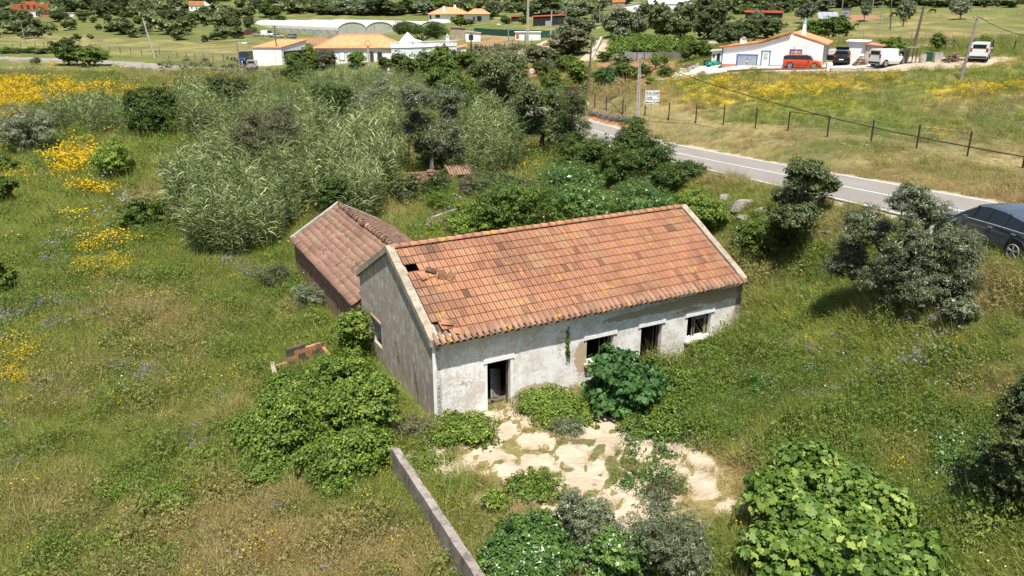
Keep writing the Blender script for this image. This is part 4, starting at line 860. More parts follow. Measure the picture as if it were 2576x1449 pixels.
NEAR = [
 # box, mat, name, label, cat, dict
 ((735,890,960,1060),'bramble','bramble_bush','rounded bramble swelling up against the brick tank','bush',dict(n=260,per=40,rc=.22,leaf=.12,nb=8,seed=12)),
 ((865,900,1010,1110),'bramble','bramble_bush','bramble tangle leaning on the foot of the gable wall','bush',dict(n=240,per=34,rc=.2,leaf=.11,nb=8,seed=13,zs=.8)),
 ((835,775,935,925),'bramble','creeper','leafy creeper filling the corner between gable and brick shed','bush',dict(n=230,per=36,rc=.22,leaf=.12,nb=8,seed=14,bury=1.0)),
 ((1092,1030,1240,1118),'bramble','bramble_bush','bramble growing under the wall beside the first doorway','bush',dict(n=240,per=34,rc=.2,leaf=.10,nb=8,seed=15,zs=.8)),
 ((1290,975,1480,1062),'bramble','bramble_bush','dark bramble mound between the first doorway and the fig shrub','bush',dict(n=330,per=36,rc=.2,leaf=.10,nb=10,seed=16,zs=.75)),
 ((1478,880,1680,1045),'figdark','fig_shrub','glossy dark fig shrub growing in front of the farmhouse window','bush',dict(n=460,per=16,rc=.26,leaf=.22,shape='fig',nb=12,seed=17)),
 ((1640,890,1790,990),'bramble','bramble_bush','ivy and bramble heap under the second doorway','bush',dict(n=230,per=36,rc=.2,leaf=.11,nb=8,seed=18,zs=.7)),
 ((1740,845,1890,940),'bramble','bramble_bush','bramble spreading round the right corner of the farmhouse','bush',dict(n=260,per=36,rc=.2,leaf=.11,nb=8,seed=19,zs=.7)),
 ((1560,960,1800,1100),'bramble','bramble_bush','low tangled bramble on the right edge of the courtyard','bush',dict(n=330,per=36,rc=.18,leaf=.10,nb=12,seed=20,zs=.5)),
 ((1185,1285,1500,1500),'laurel','laurel_shrub','glossy bright green shrub at the foot of the courtyard wall','bush',dict(n=620,per=42,rc=.15,leaf=.10,shape='oval',nb=14,seed=21,zs=.9)),
 ((1480,1330,1640,1500),'laurel','laurel_shrub','smaller glossy green shrub beside the courtyard wall shrub','bush',dict(n=300,per=42,rc=.15,leaf=.10,nb=9,seed=22)),
 ((1398,1225,1560,1400),'olive','young_olive','young grey green olive standing at the near courtyard edge','bush',dict(n=300,per=46,rc=.16,leaf=.095,shape='narrow',nb=9,seed=23)),
 ((1550,1262,1795,1500),'olive','young_olive','wide grey green olive shrub right of the glossy shrubs','bush',dict(n=520,per=46,rc=.16,leaf=.095,shape='narrow',nb=13,seed=24)),
 ((2470,940,2680,1350),'oak','dark_shrub','dark small leaved shrub cut by the photo edge','bush',dict(n=620,per=42,rc=.17,leaf=.08,nb=12,seed=26)),
 ((1862,525,2015,655),'citrus','round_bush','round dark yellow green bush below the boulders','bush',dict(n=330,per=40,rc=.2,leaf=.10,nb=9,seed=29)),
 ((226,345,342,470),'lime','lime_green_shrub','bright yellow green shrub standing in the meadow','bush',dict(n=220,per=40,rc=.24,leaf=.15,nb=8,seed=30)),
 ((298,490,420,600),'citrus','dark_shrub','dark green meadow shrub with bare twigs above it','bush',dict(n=210,per=40,rc=.24,leaf=.15,nb=8,seed=31)),
 ((-20,385,42,440),'citrus','dark_shrub','small dark shrub at the meadow rim below the left olive','bush',dict(n=120,per=36,rc=.24,leaf=.16,nb=6,seed=32)),
 ((-30,440,42,520),'citrus','dark_shrub','dark shrub second below the left olive','bush',dict(n=140,per=36,rc=.24,leaf=.16,nb=6,seed=33)),
 ((-40,640,32,760),'citrus','dark_shrub','dark shrub lowest on the left photo edge','bush',dict(n=160,per=36,rc=.22,leaf=.14,nb=6,seed=34)),
 ((-5,255,142,398),'olive','olive_tree','dusky olive tree at the left end of the reed row','tree',dict(n=380,per=44,rc=.26,leaf=.18,shape='narrow',nb=11,seed=36,trunk=1)),
 ((1180,420,1380,520),'oak','scrub_bush','dull green scrub between the collapsed hut and the thicket','bush',dict(n=360,per=38,rc=.22,leaf=.13,nb=12,seed=180,zs=.8)),
 ((1340,395,1540,505),'laurel','scrub_bush','green scrub below the left mastic mass','bush',dict(n=360,per=38,rc=.22,leaf=.12,nb=12,seed=181,zs=.8)),
 ((1540,430,1720,520),'oak','scrub_bush','dull green scrub below the right mastic mass','bush',dict(n=320,per=38,rc=.22,leaf=.12,nb=12,seed=182,zs=.8)),
 ((1175,455,1390,600),'bramble','bramble_thicket','leafy thicket behind the long roof near the bright shrub','bush',dict(n=420,per=40,rc=.2,leaf=.12,nb=12,seed=48)),
 ((1350,455,1570,580),'laurel','bramble_thicket','middle of the leafy thicket behind the long roof','bush',dict(n=420,per=40,rc=.2,leaf=.11,nb=12,seed=49)),
 ((1540,455,1760,560),'laurel','bramble_thicket','leafy thicket behind the roof below the mastic clump','bush',dict(n=420,per=40,rc=.2,leaf=.11,nb=12,seed=50)),
 ((1690,470,1850,610),'bramble','bramble_thicket','leafy thicket at the right gable beside the boulders','bush',dict(n=340,per=40,rc=.2,leaf=.11,nb=10,seed=51)),
 ((1115,505,1255,605),'lime','lime_green_shrub','bright green shrub peeping over the ridge of the long roof','bush',dict(n=240,per=40,rc=.22,leaf=.12,nb=8,seed=52)),
 ((1055,432,1135,505),'oak','evergreen_shrub','small dark tree in front of the collapsed hut','bush',dict(n=150,per=38,rc=.24,leaf=.13,nb=7,seed=53)),
 ((1068,478,1142,540),'lime','fennel_clump','feathery green fennel clump in front of the collapsed hut','plant',dict(n=160,per=40,rc=.22,leaf=.12,shape='narrow',nb=7,seed=54)),
 ((792,438,885,565),'mastic','dark_shrub','dark green shrub in the reed gap behind the brick shed','bush',dict(n=200,per=38,rc=.24,leaf=.14,nb=8,seed=55)),
 ((700,160,800,215),'mastic','dark_shrub','dark shrub row at the top edge of the reeds','bush',dict(n=160,per=38,rc=.24,leaf=.22,nb=8,seed=56)),
 ((645,640,735,740),'dusky','dry_shrub','dry brown green weed clump near the shed corner','bush',dict(n=150,per=30,rc=.22,leaf=.10,shape='narrow',nb=7,seed=57,zs=.8)),
 ((735,690,830,790),'olive','grey_shrub','grey green weed clump beside the brick shed wall','bush',dict(n=170,per=30,rc=.22,leaf=.10,shape='narrow',nb=7,seed=58,zs=.8)),
 ((330,1185,490,1300),'lime','bramble_patch','light green bramble patch in the near left meadow','bush',dict(n=180,per=22,rc=.2,leaf=.09,nb=9,seed=59,zs=.55,flat=.7)),
 ((235,1190,335,1265),'lime','bramble_patch','small light bramble patch left in the near meadow','bush',dict(n=90,per=20,rc=.2,leaf=.09,nb=7,seed=60,zs=.55,flat=.7)),
 ((285,1335,460,1430),'bramble','bramble_patch','dark bramble patch lowest in the near meadow','bush',dict(n=180,per=22,rc=.2,leaf=.09,nb=9,seed=61,zs=.5,flat=.7)),
 ((190,1310,300,1400),'lime','bramble_patch','light bramble patch at the lower left of the meadow','bush',dict(n=100,per=20,rc=.2,leaf=.09,nb=7,seed=62,zs=.5,flat=.7)),
 ((985,1020,1090,1110),'dusky','dry_shrub','straw coloured weeds between gable corner and bramble','bush',dict(n=130,per=26,rc=.2,leaf=.10,shape='narrow',nb=7,seed=63,zs=.7)),
 ((1385,1040,1475,1100),'olive','grey_shrub','round grey green herb clump on the courtyard slab','plant',dict(n=120,per=26,rc=.18,leaf=.08,shape='narrow',nb=6,seed=64,zs=.8)),
 ((1270,1170,1420,1250),'bramble','bramble_patch','small bramble mound in the middle of the courtyard','bush',dict(n=150,per=26,rc=.16,leaf=.08,nb=7,seed=65,zs=.6)),
 ((1205,1200,1285,1290),'bramble','bramble_patch','weedy mound left of the middle of the courtyard','bush',dict(n=90,per=24,rc=.16,leaf=.08,nb=6,seed=66,zs=.6)),
 ((1620,1180,1720,1260),'dusky','grey_shrub','dry grey herb clump on the right of the courtyard','plant',dict(n=100,per=24,rc=.18,leaf=.08,shape='narrow',nb=6,seed=67,zs=.6)),
 ((2370,745,2470,830),'olive','grey_shrub','small grey green sucker right of the olive trunk','bush',dict(n=100,per=26,rc=.2,leaf=.10,nb=6,seed=68)),
 ((1150,430,1215,505),'dusky','dry_shrub','dry brown bush at the right end of the collapsed hut','bush',dict(n=150,per=30,rc=.24,leaf=.12,shape='narrow',nb=7,seed=170)),
 ((985,440,1065,520),'oak','evergreen_shrub','dark bush at the left end of the collapsed hut','bush',dict(n=180,per=34,rc=.24,leaf=.13,nb=7,seed=171)),
 ((1020,545,1120,600),'bramble','bramble_patch','low weeds behind the ridge of the brick shed','bush',dict(n=150,per=30,rc=.2,leaf=.10,nb=7,seed=172,zs=.7)),
 ((1840,560,1900,640),'laurel','bramble_thicket','green shrub tucked against the right roof corner','bush',dict(n=150,per=34,rc=.2,leaf=.10,nb=7,seed=173)),
 ((2370,1210,2470,1300),'laurel','feathery_bush','soft green feathery bush between fig tree and dark shrub','bush',dict(n=170,per=30,rc=.2,leaf=.09,shape='narrow',nb=7,seed=174,zs=.7)),
 ((1880,905,1990,1000),'laurel','feathery_bush','soft green bush by the half buried pale slab','bush',dict(n=170,per=30,rc=.2,leaf=.09,shape='narrow',nb=7,seed=175,zs=.6)),
 ((1370,830,1395,900),'bramble','creeper','thin creeper strand hanging on the white front wall','plant',dict(n=26,per=14,rc=.10,leaf=.09,nb=5,seed=69)),
]
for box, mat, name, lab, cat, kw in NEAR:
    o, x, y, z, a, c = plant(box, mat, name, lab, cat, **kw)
    if lab.startswith('thin creeper'):
        p = ab(5.55, -.06, .55); o.location = p; o.scale = (.6, .6, 1.5)
def twigs(name, p, h, seed, n=7, label=None):
    rg = np.random.default_rng(seed); mb = MB()
    for i in range(n):
        d = unit(np.array([rg.normal()*.6, rg.normal()*.6, 1])); e = d*h*rg.uniform(.6, 1); m = e*.5+rg.normal(size=3)*h*.08; mb.tube([(0, 0, 0), m, e], [.03, .02, .008], 4)
        for k in range(4): e2 = m+rg.normal(size=3)*h*.22+np.array([0, 0, h*.2]); mb.tube([m, e2], [.015, .005], 3)
    return mb.build(name, M['deadwood'], loc=p, label=label, cat='branch')
p = g1(352, 560); twigs('dead_branch', (p[0], p[1], p[2]+.8), 2.6, 3, label='bare grey branches sticking out above the dark meadow shrub')
p = g1(1455, 500); twigs('dead_branch', (p[0]-1, p[1]+.5, p[2]+.6), 2.2, 5, label='bleached dead twigs standing in the thicket behind the roof')
p = g1(1560, 1045); twigs('dead_branch', (p[0], p[1], p[2]), 1.0, 6, 9, label='dry bleached twigs in front of the fig shrub')

# ------------------------------------------------------------------ middle and far trees: shared crowns, own objects
def proto(seed, n=190, per=30, rc=.24, leaf=.135, shape='oval', nb=10, **k):
    return crown_mesh('far_crown', blobs_in(.95, .95, .95, nb, seed, zc=.94, rmin=.42, rmax=.6, **k), n, per, rc, leaf, shape, seed, core=.15)
PR = {}
def pr(kind, mat):
    key = (kind, mat)
    if key not in PR:
        s0 = {'a': 101, 'b': 102, 'c': 103, 'd': 104}[kind]; me = proto(s0+hash(mat) % 1 , nb={'a': 9, 'b': 12, 'c': 15, 'd': 7}[kind]); me.materials.append(M[mat])
        tm = trunk_mesh(1.0, .07, .45, 5, s0) if 'farT' not in PR else PR['farT']; 
        if 'farT' not in PR: tm.materials.append(M['bark']); PR['farT'] = tm
        PR[key] = me
    return PR[key]
_kn = 0
def ftree(box, mat, label, group=None, trunk=True, up=0, cat='tree', name='tree', flat=1.0):
    kk = 1.0 if 'orchard' in name or 'olive' in name else 1.2
    global _kn
    _kn += 1; kind = 'abcd'[_kn % 4]; x, y, z, a, c = volume_at(*box, bury=.82+up, flat=flat); me = pr(kind, mat)
    if trunk:
        o = empty(name, (x, y, z), _kn*1.7, label, cat, group)
        cr = link('crown', me, None, o); cr.scale = (a*kk, a*kk*flat, c*(kk*.4+.66)); cr.location = (0, 0, c*(up-.12))
        t = link('trunk', PR['farT'], None, o); t.scale = (a*.9, a*.9, c*(1.1+up))
    else:
        o = link(name, me, None, None, (x, y, z), _kn*1.7, label, cat, group); o.scale = (a*kk, a*kk*flat, c*1.1)
    return o
MID = [
 ((133,103,205,168),'mastic','dark round tree beside the far road at left',0,'round_tree'),((186,123,264,169),'citrus','lighter green round bush touching the dark roadside tree',0,'round_bush'),
 ((80,146,101,163),'dusky','tiny dark shrub on the near verge of the far road',0,'shrub'),
 ((717,136,765,172),'citrus','green bush at the left shed corner by the white wall',0,'bush'),((764,118,803,175),'citrus','leafy green tree rising between white shed and long white house',0,'tree'),((800,132,848,172),'dusky','olive brown bush in front of the long white house',0,'bush'),
 ((745,150,800,185),'mastic','dark bush below the green tree near the long white house',0,'bush'),((876,134,925,167),'lime','bright bush in front of the long white house doors',0,'bush'),((950,145,988,172),'mastic','small dark tree by the right window of the long white house',0,'tree'),
 ((985,140,1052,203),'mastic','dark orange tree left of the white terrace house front',0,'citrus_tree'),((1040,134,1105,200),'citrus','dark citrus tree before the terrace house front',0,'citrus_tree'),((1085,122,1146,200),'citrus','green citrus tree before the terrace house corner',0,'citrus_tree'),
 ((1130,132,1206,188),'citrus','broad green tree right of the white terrace house',0,'tree'),((1143,117,1174,145),'lime','bright yellow green bush behind the terrace house corner',0,'bush'),((1185,155,1250,215),'oak','dull green tree left of the tall tree behind the reeds',0,'tree'),
 ((1137,44,1176,70),'citrus','green bush in front of the hip roofed villa',0,'bush'),((1176,50,1192,66),'mastic','small round bush beside the villa car',0,'bush'),((1222,12,1245,52),'mastic','dark tree at the right end of the villa',0,'tree'),
 ((1262,40,1282,62),'citrus','young tree right of the villa garden',0,'tree'),((1304,42,1326,64),'citrus','young tree beside the big concrete pylon',0,'tree'),
 ((1405,50,1497,106),'olive','large silvery green tree above the small bridge',0,'tree'),((1388,76,1490,141),'dusky','broad yellowish tree left of the small bridge',0,'tree'),((1403,95,1447,141),'mastic','dark round tree within the yellowish tree',0,'tree'),
 ((1323,118,1383,160),'dusky','brown scrub bush below the white track',0,'bush'),((1370,140,1420,175),'dusky','pale scrub bush left of the orchard',0,'bush'),
 ((1515,28,1590,98),'olive','grey green tree leftmost of the row behind the vines',0,'tree'),((1578,33,1628,95),'olive','grey green tree second of the row behind the vines',0,'tree'),((1622,14,1690,103),'oak','very large dark tree in the row behind the vines',0,'tree'),((1680,22,1750,102),'oak','large dark tree right of the largest one behind the vines',0,'tree'),
 ((1742,20,1826,104),'oak','large dark tree just left of the satellite dish',0,'tree'),((1599,10,1643,44),'oak','dark tree below the white warehouse',0,'tree'),((1536,72,1582,108),'olive','grey bush at the bridge end of the tree row',0,'bush'),
 ((1798,60,1862,118),'oak','bright topped evergreen behind the garage house roof',0,'tree'),((1850,50,1905,112),'oak','evergreen behind the garage house ridge',0,'tree'),((1884,26,1921,60),'olive','thin greyish olive in front of the red roofed barn',0,'olive_tree'),((1895,48,1966,100),'oak','dark tree right above the garage house roof',0,'tree'),
 ((2009,55,2075,103),'citrus','dark bush behind the pointed chimney',0,'bush'),((2060,46,2132,104),'citrus','dark wide bush right of the pointed chimney',0,'bush'),
 ((2006,3,2052,53),'olive','old olive on the pasture left of the solar panels',.35,'olive_tree'),((2050,0,2098,33),'olive','grey trees above the solar panels',0,'tree'),
 ((2163,3,2192,46),'olive','single small olive standing alone on the pasture',.5,'olive_tree'),((2254,0,2300,56),'olive','forked olive on the pasture between the donkeys',.5,'olive_tree'),((2400,0,2440,41),'olive','grey olive on the reddish pasture at right',.5,'olive_tree'),((2388,0,2408,30),'olive','thin olive behind the grey one on the pasture',.5,'olive_tree'),
 ((2214,100,2282,148),'citrus','leafy tree behind the small white van',0,'tree'),((2343,87,2377,126),'citrus','small dark tree beside the white track',.4,'tree'),((2447,94,2497,128),'citrus','wispy tree behind the parked white van',0,'tree'),
 ((1713,110,1755,158),'citrus','grape vine mass left part beside the white hut',0,'vine'),((1745,106,1792,152),'citrus','grape vine mass joining the white hut',0,'vine'),
 ((1333,156,1385,200),'mastic','orchard tree right behind the round road sign',.1,'orchard_tree'),((1358,181,1424,230),'citrus','wide orchard tree nearest to the brown gate',.3,'orchard_tree'),((1395,139,1460,178),'citrus','orchard tree in the far row above the gate',.2,'orchard_tree'),
 ((1420,151,1494,215),'citrus','tall orchard tree left of the wooden pole',.25,'orchard_tree'),((1376,158,1402,182),'olive','small grey tree in the orchard path',.2,'orchard_tree'),((1435,190,1470,216),'citrus','small orchard tree under the tall one',.2,'orchard_tree'),
 ((1490,169,1560,223),'figdark','dark fig tree in the orchard right of the wooden pole',.3,'orchard_tree'),((1535,158,1613,207),'citrus','wide orchard tree left of the concrete pole',.2,'orchard_tree'),((1607,160,1643,193),'citrus','small orchard tree right of the concrete pole',.2,'orchard_tree'),
 ((1636,134,1664,170),'lime','young light tree near the long pale wall',.4,'orchard_tree'),((1660,134,1684,165),'lime','second young light tree near the long pale wall',.4,'orchard_tree'),((1654,165,1697,203),'citrus','lone orchard bush by the path to the garage house',.1,'orchard_tree'),
 ((1626,194,1652,219),'lime','bright fig sapling on the path edge',.2,'sapling'),((1543,204,1566,225),'citrus','small sapling in front of the dark fig',.1,'sapling'),((1535,137,1590,163),'olive','half fallen almond tree in front of the vines',0,'orchard_tree'),((1502,130,1545,155),'citrus','dark tree beside the bridge parapet',.1,'orchard_tree'),
 ((1110,158,1160,205),'citrus','bush below the citrus row of the terrace house',0,'bush'),((1215,185,1290,235),'oak','dull green tree in front of the tall tree behind the reeds',0,'tree'),((1350,225,1385,262),'lime','bright shrub under the round road sign',0,'bush'),
]
for box, mat, lab, up, nm in MID: ftree(box, mat, lab, None, 'tree' in nm or nm == 'vine' and False, up, 'bush' if nm in ('bush', 'shrub', 'vine', 'round_bush') else 'tree', nm)
FAR = [(0,28,38,64,'oak'),(32,28,78,60,'oak'),(133,27,166,56,'oak'),(193,27,218,47,'oak'),(198,42,215,56,'oak'),(226,43,243,58,'citrus'),(260,37,281,59,'oak'),(125,-4,165,26,'oak'),(155,2,205,31,'oak'),(200,-3,240,31,'oak'),(235,4,285,36,'oak'),(265,-2,300,29,'oak'),
 (287,-3,325,23,'oak'),(320,-4,362,20,'oak'),(380,-4,430,25,'olive'),(425,-4,482,24,'oak'),(388,28,425,51,'oak'),(412,25,458,66,'oak'),(420,33,462,68,'oak'),(335,42,358,61,'lime'),(487,25,528,52,'oak'),(500,16,540,34,'citrus'),(520,38,545,52,'oak'),
 (580,25,608,49,'oak'),(606,22,637,44,'oak'),(562,49,585,68,'oak'),(583,49,607,70,'oak'),(637,-2,661,25,'oak'),(650,9,703,47,'mastic'),(613,44,642,72,'oak'),(720,8,746,28,'oak'),(766,2,802,30,'oak'),(795,12,860,40,'oak'),(740,-4,775,14,'olive'),
 (850,-4,930,36,'olive'),(815,22,870,39,'olive'),(870,15,930,40,'olive'),(915,-4,990,38,'oak'),(960,8,1020,40,'oak'),(1000,-3,1070,36,'citrus'),(1040,5,1090,40,'olive'),(1090,-2,1150,30,'citrus'),(1150,-4,1230,16,'oak'),(1222,6,1268,44,'olive'),
 (1299,8,1343,44,'oak'),(1333,-4,1413,38,'oak'),(1412,8,1482,52,'olive'),(1418,26,1455,54,'oak'),(1440,-4,1515,22,'oak'),(1480,0,1530,30,'olive'),(1510,-4,1570,12,'oak'),(1485,30,1520,58,'olive'),(1360,20,1400,40,'olive'),
 (1790,-4,1840,18,'oak'),(1830,-3,1890,22,'olive'),(1880,-4,1940,20,'oak'),(1930,-4,1990,24,'olive'),(1905,12,1950,36,'oak'),(1850,14,1890,36,'citrus'),(1780,15,1815,40,'oak'),(1985,2,2010,20,'olive'),(2095,-2,2130,16,'olive'),(2125,-4,2170,8,'oak'),(2190,-4,2240,12,'olive'),(2230,-4,2270,10,'oak'),(2310,-4,2360,14,'oak'),(2355,-4,2400,16,'oak'),(2430,-6,2500,14,'oak'),(2480,-6,2530,10,'oak'),
 (2560,0,2600,8,'oak'),(300,30,330,44,'citrus'),(345,24,375,38,'oak'),(175,50,192,60,'oak'),(100,62,130,70,'citrus'),(620,70,650,84,'oak'),(540,60,560,70,'citrus'),(0,120,30,135,'citrus'),(25,122,60,136,'oak'),(55,120,95,135,'citrus'),(90,122,130,136,'oak'),(1180,8,1225,24,'olive'),(460,62,480,72,'citrus'),(680,40,720,58,'citrus')]
LMK = [(86, 30, 'unfinished brick house'), (176, 38, 'white container'), (450, 28, 'upright white cabin'), (515, 18, 'hillside farmhouse'), (703, 18, 'open shed above the greenhouse'), (860, 60, 'greenhouse'), (1155, 35, 'hip roofed villa'), (1328, 20, 'tall concrete pylon'), (1555, 12, 'stone cottage'), (1757, 20, 'two storey pale block'), (1920, 35, 'red roofed barn'), (2082, 40, 'solar panels'), (2178, 25, 'lone pasture olive'), (2346, 28, 'highest donkey'), (2420, 20, 'grey pasture olive'), (65, 90, 'far left leaning pole')]
ORD = ['nearest', 'second', 'third', 'fourth', 'fifth', 'sixth', 'seventh', 'eighth', 'ninth', 'tenth', 'eleventh', 'twelfth']
CN = {'oak': 'dull green', 'citrus': 'mid green', 'olive': 'grey green', 'mastic': 'dark green', 'lime': 'yellow green'}
_by = {}
for t_ in FAR:
    cx, cy = (t_[0]+t_[2])/2, (t_[1]+t_[3])/2; l_ = min(LMK, key=lambda q: (q[0]-cx)**2+4*(q[1]-cy)**2); sd = 'left' if cx < l_[0] else 'right'; _by.setdefault((l_[2], sd), []).append((abs(cx-l_[0]), t_))
for (nm_, sd), L_ in _by.items():
    for r_, (_, (x0, y0, x1, y1, m_)) in enumerate(sorted(L_)):
        ftree((x0, y0, x1, y1), m_, '%s %s tree to the %s of the %s' % (ORD[r_], CN[m_], sd, nm_), 'trees on the distant hillside' if y1 < 45 else 'trees on the far plain', True, 0)
# hill scrub: small bushes nobody could count
sc_v = []; sc_f = []; sc_t = []
hx = np.concatenate([R.uniform(-60, 2640, 2600), R.uniform(-60, 1500, 420)]); hy = np.concatenate([R.uniform(-8, 36, 2600), R.uniform(30, 105, 420)])
kp = ~((hy > 20) & (hx > 1990)) & ~((hy > 36) & (hx > 600) & (hx < 1990)) & (fbm(hx/90, hy/14, 77) > .47)
gp = G(hx[kp], hy[kp]); base = proto(333, 10, 20, .5, .38, nb=5); bv = np.empty(len(base.vertices)*3, np.float32); base.vertices.foreach_get('co', bv); bv = bv.reshape(-1, 3); nf = len(base.polygons); bt = np.empty(nf, np.float32); base.attributes['tint'].data.foreach_get('value', bt)
for i, p in enumerate(gp):
    s_ = R.uniform(.8, 2.6)*(1.2 if p[1] > 300 else .8); a = R.uniform(0, 6.3); v = bv*(s_*1.4, s_*1.4, s_); v = np.stack([v[:, 0]*cos(a)-v[:, 1]*sin(a)+p[0], v[:, 0]*sin(a)+v[:, 1]*cos(a)+p[1], v[:, 2]+p[2]-.2], -1)
    sc_v.append(v); sc_f.append(np.arange(nf*4).reshape(nf, 4)+i*len(bv)); sc_t.append(np.clip(bt+R.uniform(-.25, .3), 0, 1))
link('scrub', ngmesh('hill_scrub', np.vstack(sc_v), np.vstack(sc_f), tint=np.concatenate(sc_t)), M['oak'], label='scattered low scrub covering the distant hills', kind='stuff')
# vines and low bush rows in the green field behind the orchard
def leafmass(name, lab, boxes, mat, n, per, rc, leaf, seed, zc=.5):
    bl = [];
    for (x0, y0, x1, y1, h) in boxes:
        q = G([x0, x1, x1, x0], [y0, y0, y1, y1]); 
        for k in range(60):
            u, v = R.random(2); p = (q[0]*(1-u)+q[1]*u)*(1-v)+(q[3]*(1-u)+q[2]*u)*v; z = H1(p[0], p[1]); r_ = h*R.uniform(.5, 1); bl.append((p[0], p[1], z+h*.3, r_*1.6, r_*1.6, h*.7))
    return link(name, crown_mesh(name, bl, n, per, rc, leaf, 'oval', seed, core=.1), M[mat], label=lab, kind='stuff')
leafmass('vine_rows', 'rank green vines filling the field behind the orchard', [(1545,104,1640,136,1.5),(1600,108,1740,134,1.5)], 'bramble', 800, 24, 1.0, .5, 71)
leafmass('tangled_weeds', 'low tangle of brambles and weeds right of the courtyard', [(1640,960,1960,1130,.30),(1960,880,2300,1080,.26),(2000,1010,2200,1120,.26),(2350,1060,2520,1300,.32),(1890,700,2060,860,.26),(1570,1090,1720,1260,.24)], 'laurel', 1500, 15, .26, .085, 74)
leafmass('bramble_runners', 'bramble runners creeping over the edge of the slabs', [(1000,1100,1100,1200,.22),(1330,1010,1500,1080,.22),(1060,1060,1260,1130,.25),(1700,880,1900,960,.3),(700,1230,1000,1300,.25),(240,1180,520,1440,.22)], 'bramble', 1000, 14, .24, .09, 75)
leafmass('undergrowth', 'mixed green undergrowth along the far reed edge and road', [(400,150,640,200,.8),(620,185,760,205,.9),(1190,170,1300,215,1.0),(1270,120,1390,175,1.0),(1180,118,1270,150,.8)], 'dusky', 700, 22, .8, .4, 72)

# ------------------------------------------------------------------ instanced cover: reeds and meadow plants
def pts_scatter(name, P, rot, scl, idx, dry, protos, label, kind='stuff'):
    me = bpy.data.meshes.new(name); me.vertices.add(len(P)); me.vertices.foreach_set('co', np.asarray(P, np.float32).ravel())
    for k, t, v in (('rot', 'FLOAT_VECTOR', rot), ('scl', 'FLOAT', scl), ('idx', 'INT', idx), ('dry', 'FLOAT', dry)):
        a = me.attributes.new(k, t, 'POINT'); a.data.foreach_set('vector' if t == 'FLOAT_VECTOR' else 'value', np.asarray(v, np.int32 if t == 'INT' else np.float32).ravel())
    c = bpy.data.collections.new(name+'_source')
    for i, o in enumerate(protos): o.name = '%s_%02d' % (name, i); c.objects.link(o)
    g = bpy.data.node_groups.new(name, 'GeometryNodeTree'); g.interface.new_socket('Geometry', in_out='INPUT', socket_type='NodeSocketGeometry'); g.interface.new_socket('Geometry', in_out='OUTPUT', socket_type='NodeSocketGeometry')
    gi = g.nodes.new('NodeGroupInput'); go = g.nodes.new('NodeGroupOutput'); iop = g.nodes.new('GeometryNodeInstanceOnPoints'); ci = g.nodes.new('GeometryNodeCollectionInfo')
    ci.inputs['Collection'].default_value = c; ci.inputs['Separate Children'].default_value = True; ci.inputs['Reset Children'].default_value = True
    def na(nm, t):
        q = g.nodes.new('GeometryNodeInputNamedAttribute'); q.data_type = t; q.inputs[0].default_value = nm; return [s for s in q.outputs if s.enabled][0]
    iop.inputs['Pick Instance'].default_value = True; er = g.nodes.new('FunctionNodeEulerToRotation')
    g.links.new(gi.outputs[0], iop.inputs['Points']); g.links.new(ci.outputs[0], iop.inputs['Instance']); g.links.new(na('idx', 'INT'), iop.inputs['Instance Index'])
    g.links.new(na('rot', 'FLOAT_VECTOR'), er.inputs[0]); g.links.new(er.outputs[0], iop.inputs['Rotation']); g.links.new(na('scl', 'FLOAT'), iop.inputs['Scale']); g.links.new(iop.outputs[0], go.inputs[0])
    o = link(name, me, None, label=label, kind=kind); md = o.modifiers.new('scatter', 'NODES'); md.node_group = g; return o
def strip_leaves(roots, dirs, lens, wid, bend, tint, segs=3, flutter=.3, rng=R):
    """curved blades: (n,) arrays -> V,F,T"""
    n = len(roots); d = unit(dirs); side = unit(np.cross(d, np.array([0, 0, 1.0]))+rng.normal(size=(n, 3))*flutter); V = []; p = roots.copy(); cur = d.copy(); rows = []
    for k in range(segs+1):
        t = k/segs; wd = wid*(1-t)**.7*(.55+.9*min(t, .4)); rows.append((p-side*wd[:, None]/2, p+side*wd[:, None]/2))
        cur = unit(cur+np.array([0, 0, -1.0])*bend[:, None]/segs); p = p+cur*(lens/segs)[:, None]
    V = np.stack([np.stack(r_, 1) for r_ in rows], 1); V = V.reshape(n, -1, 3); m = V.shape[1]; b = np.arange(n)[:, None]*m
    F = np.concatenate([b+np.array([[2*k, 2*k+1, 2*k+3, 2*k+2]]) for k in range(segs)], 0); return V.reshape(-1, 3), F, np.tile(tint, segs)
def reed_proto(seed):
    rg = np.random.default_rng(seed); V = []; F = []; T = []; off = 0
    for s_ in range(3):
        h = rg.uniform(2.9, 4.3); bx, by = rg.normal(size=2)*.25; lean = rg.normal(size=2)*.28; nl = 24; t = np.linspace(.22, 1, nl)+rg.normal(0, .01, nl); t = np.clip(t, 0, 1)
        az = np.arange(nl)*pi+rg.uniform(0, 6)+rg.normal(0, .5, nl); roots = np.stack([bx+lean[0]*t**2, by+lean[1]*t**2, h*t], -1)
        dirs = np.stack([np.cos(az), np.sin(az), 1.0+1.0*t], -1); v, f, tt = strip_leaves(roots, dirs, rg.uniform(.55, .95, nl)*(1.1-.3*t), np.full(nl, .075), rg.uniform(.8, 1.7, nl), np.clip(.42+rg.normal(0, .2, nl)+.15*t, 0, 1), 3, .5, rg)
        V.append(v); F.append(f+off); T.append(tt); off += len(v)
        st = MB(); st.tube([(bx, by, -.2), (bx+lean[0]*.3, by+lean[1]*.3, h*.5), (bx+lean[0], by+lean[1], h)], [.016, .013, .005], 4, False); v = np.array(st.v); f = np.array(st.f); V.append(v); F.append(f+off); T.append(np.full(len(f), .15)); off += len(v)
    me = ngmesh('reed', np.vstack(V), np.vstack(F), tint=np.concatenate(T)); me.materials.append(M['reed']); return bpy.data.objects.new('reed', me)
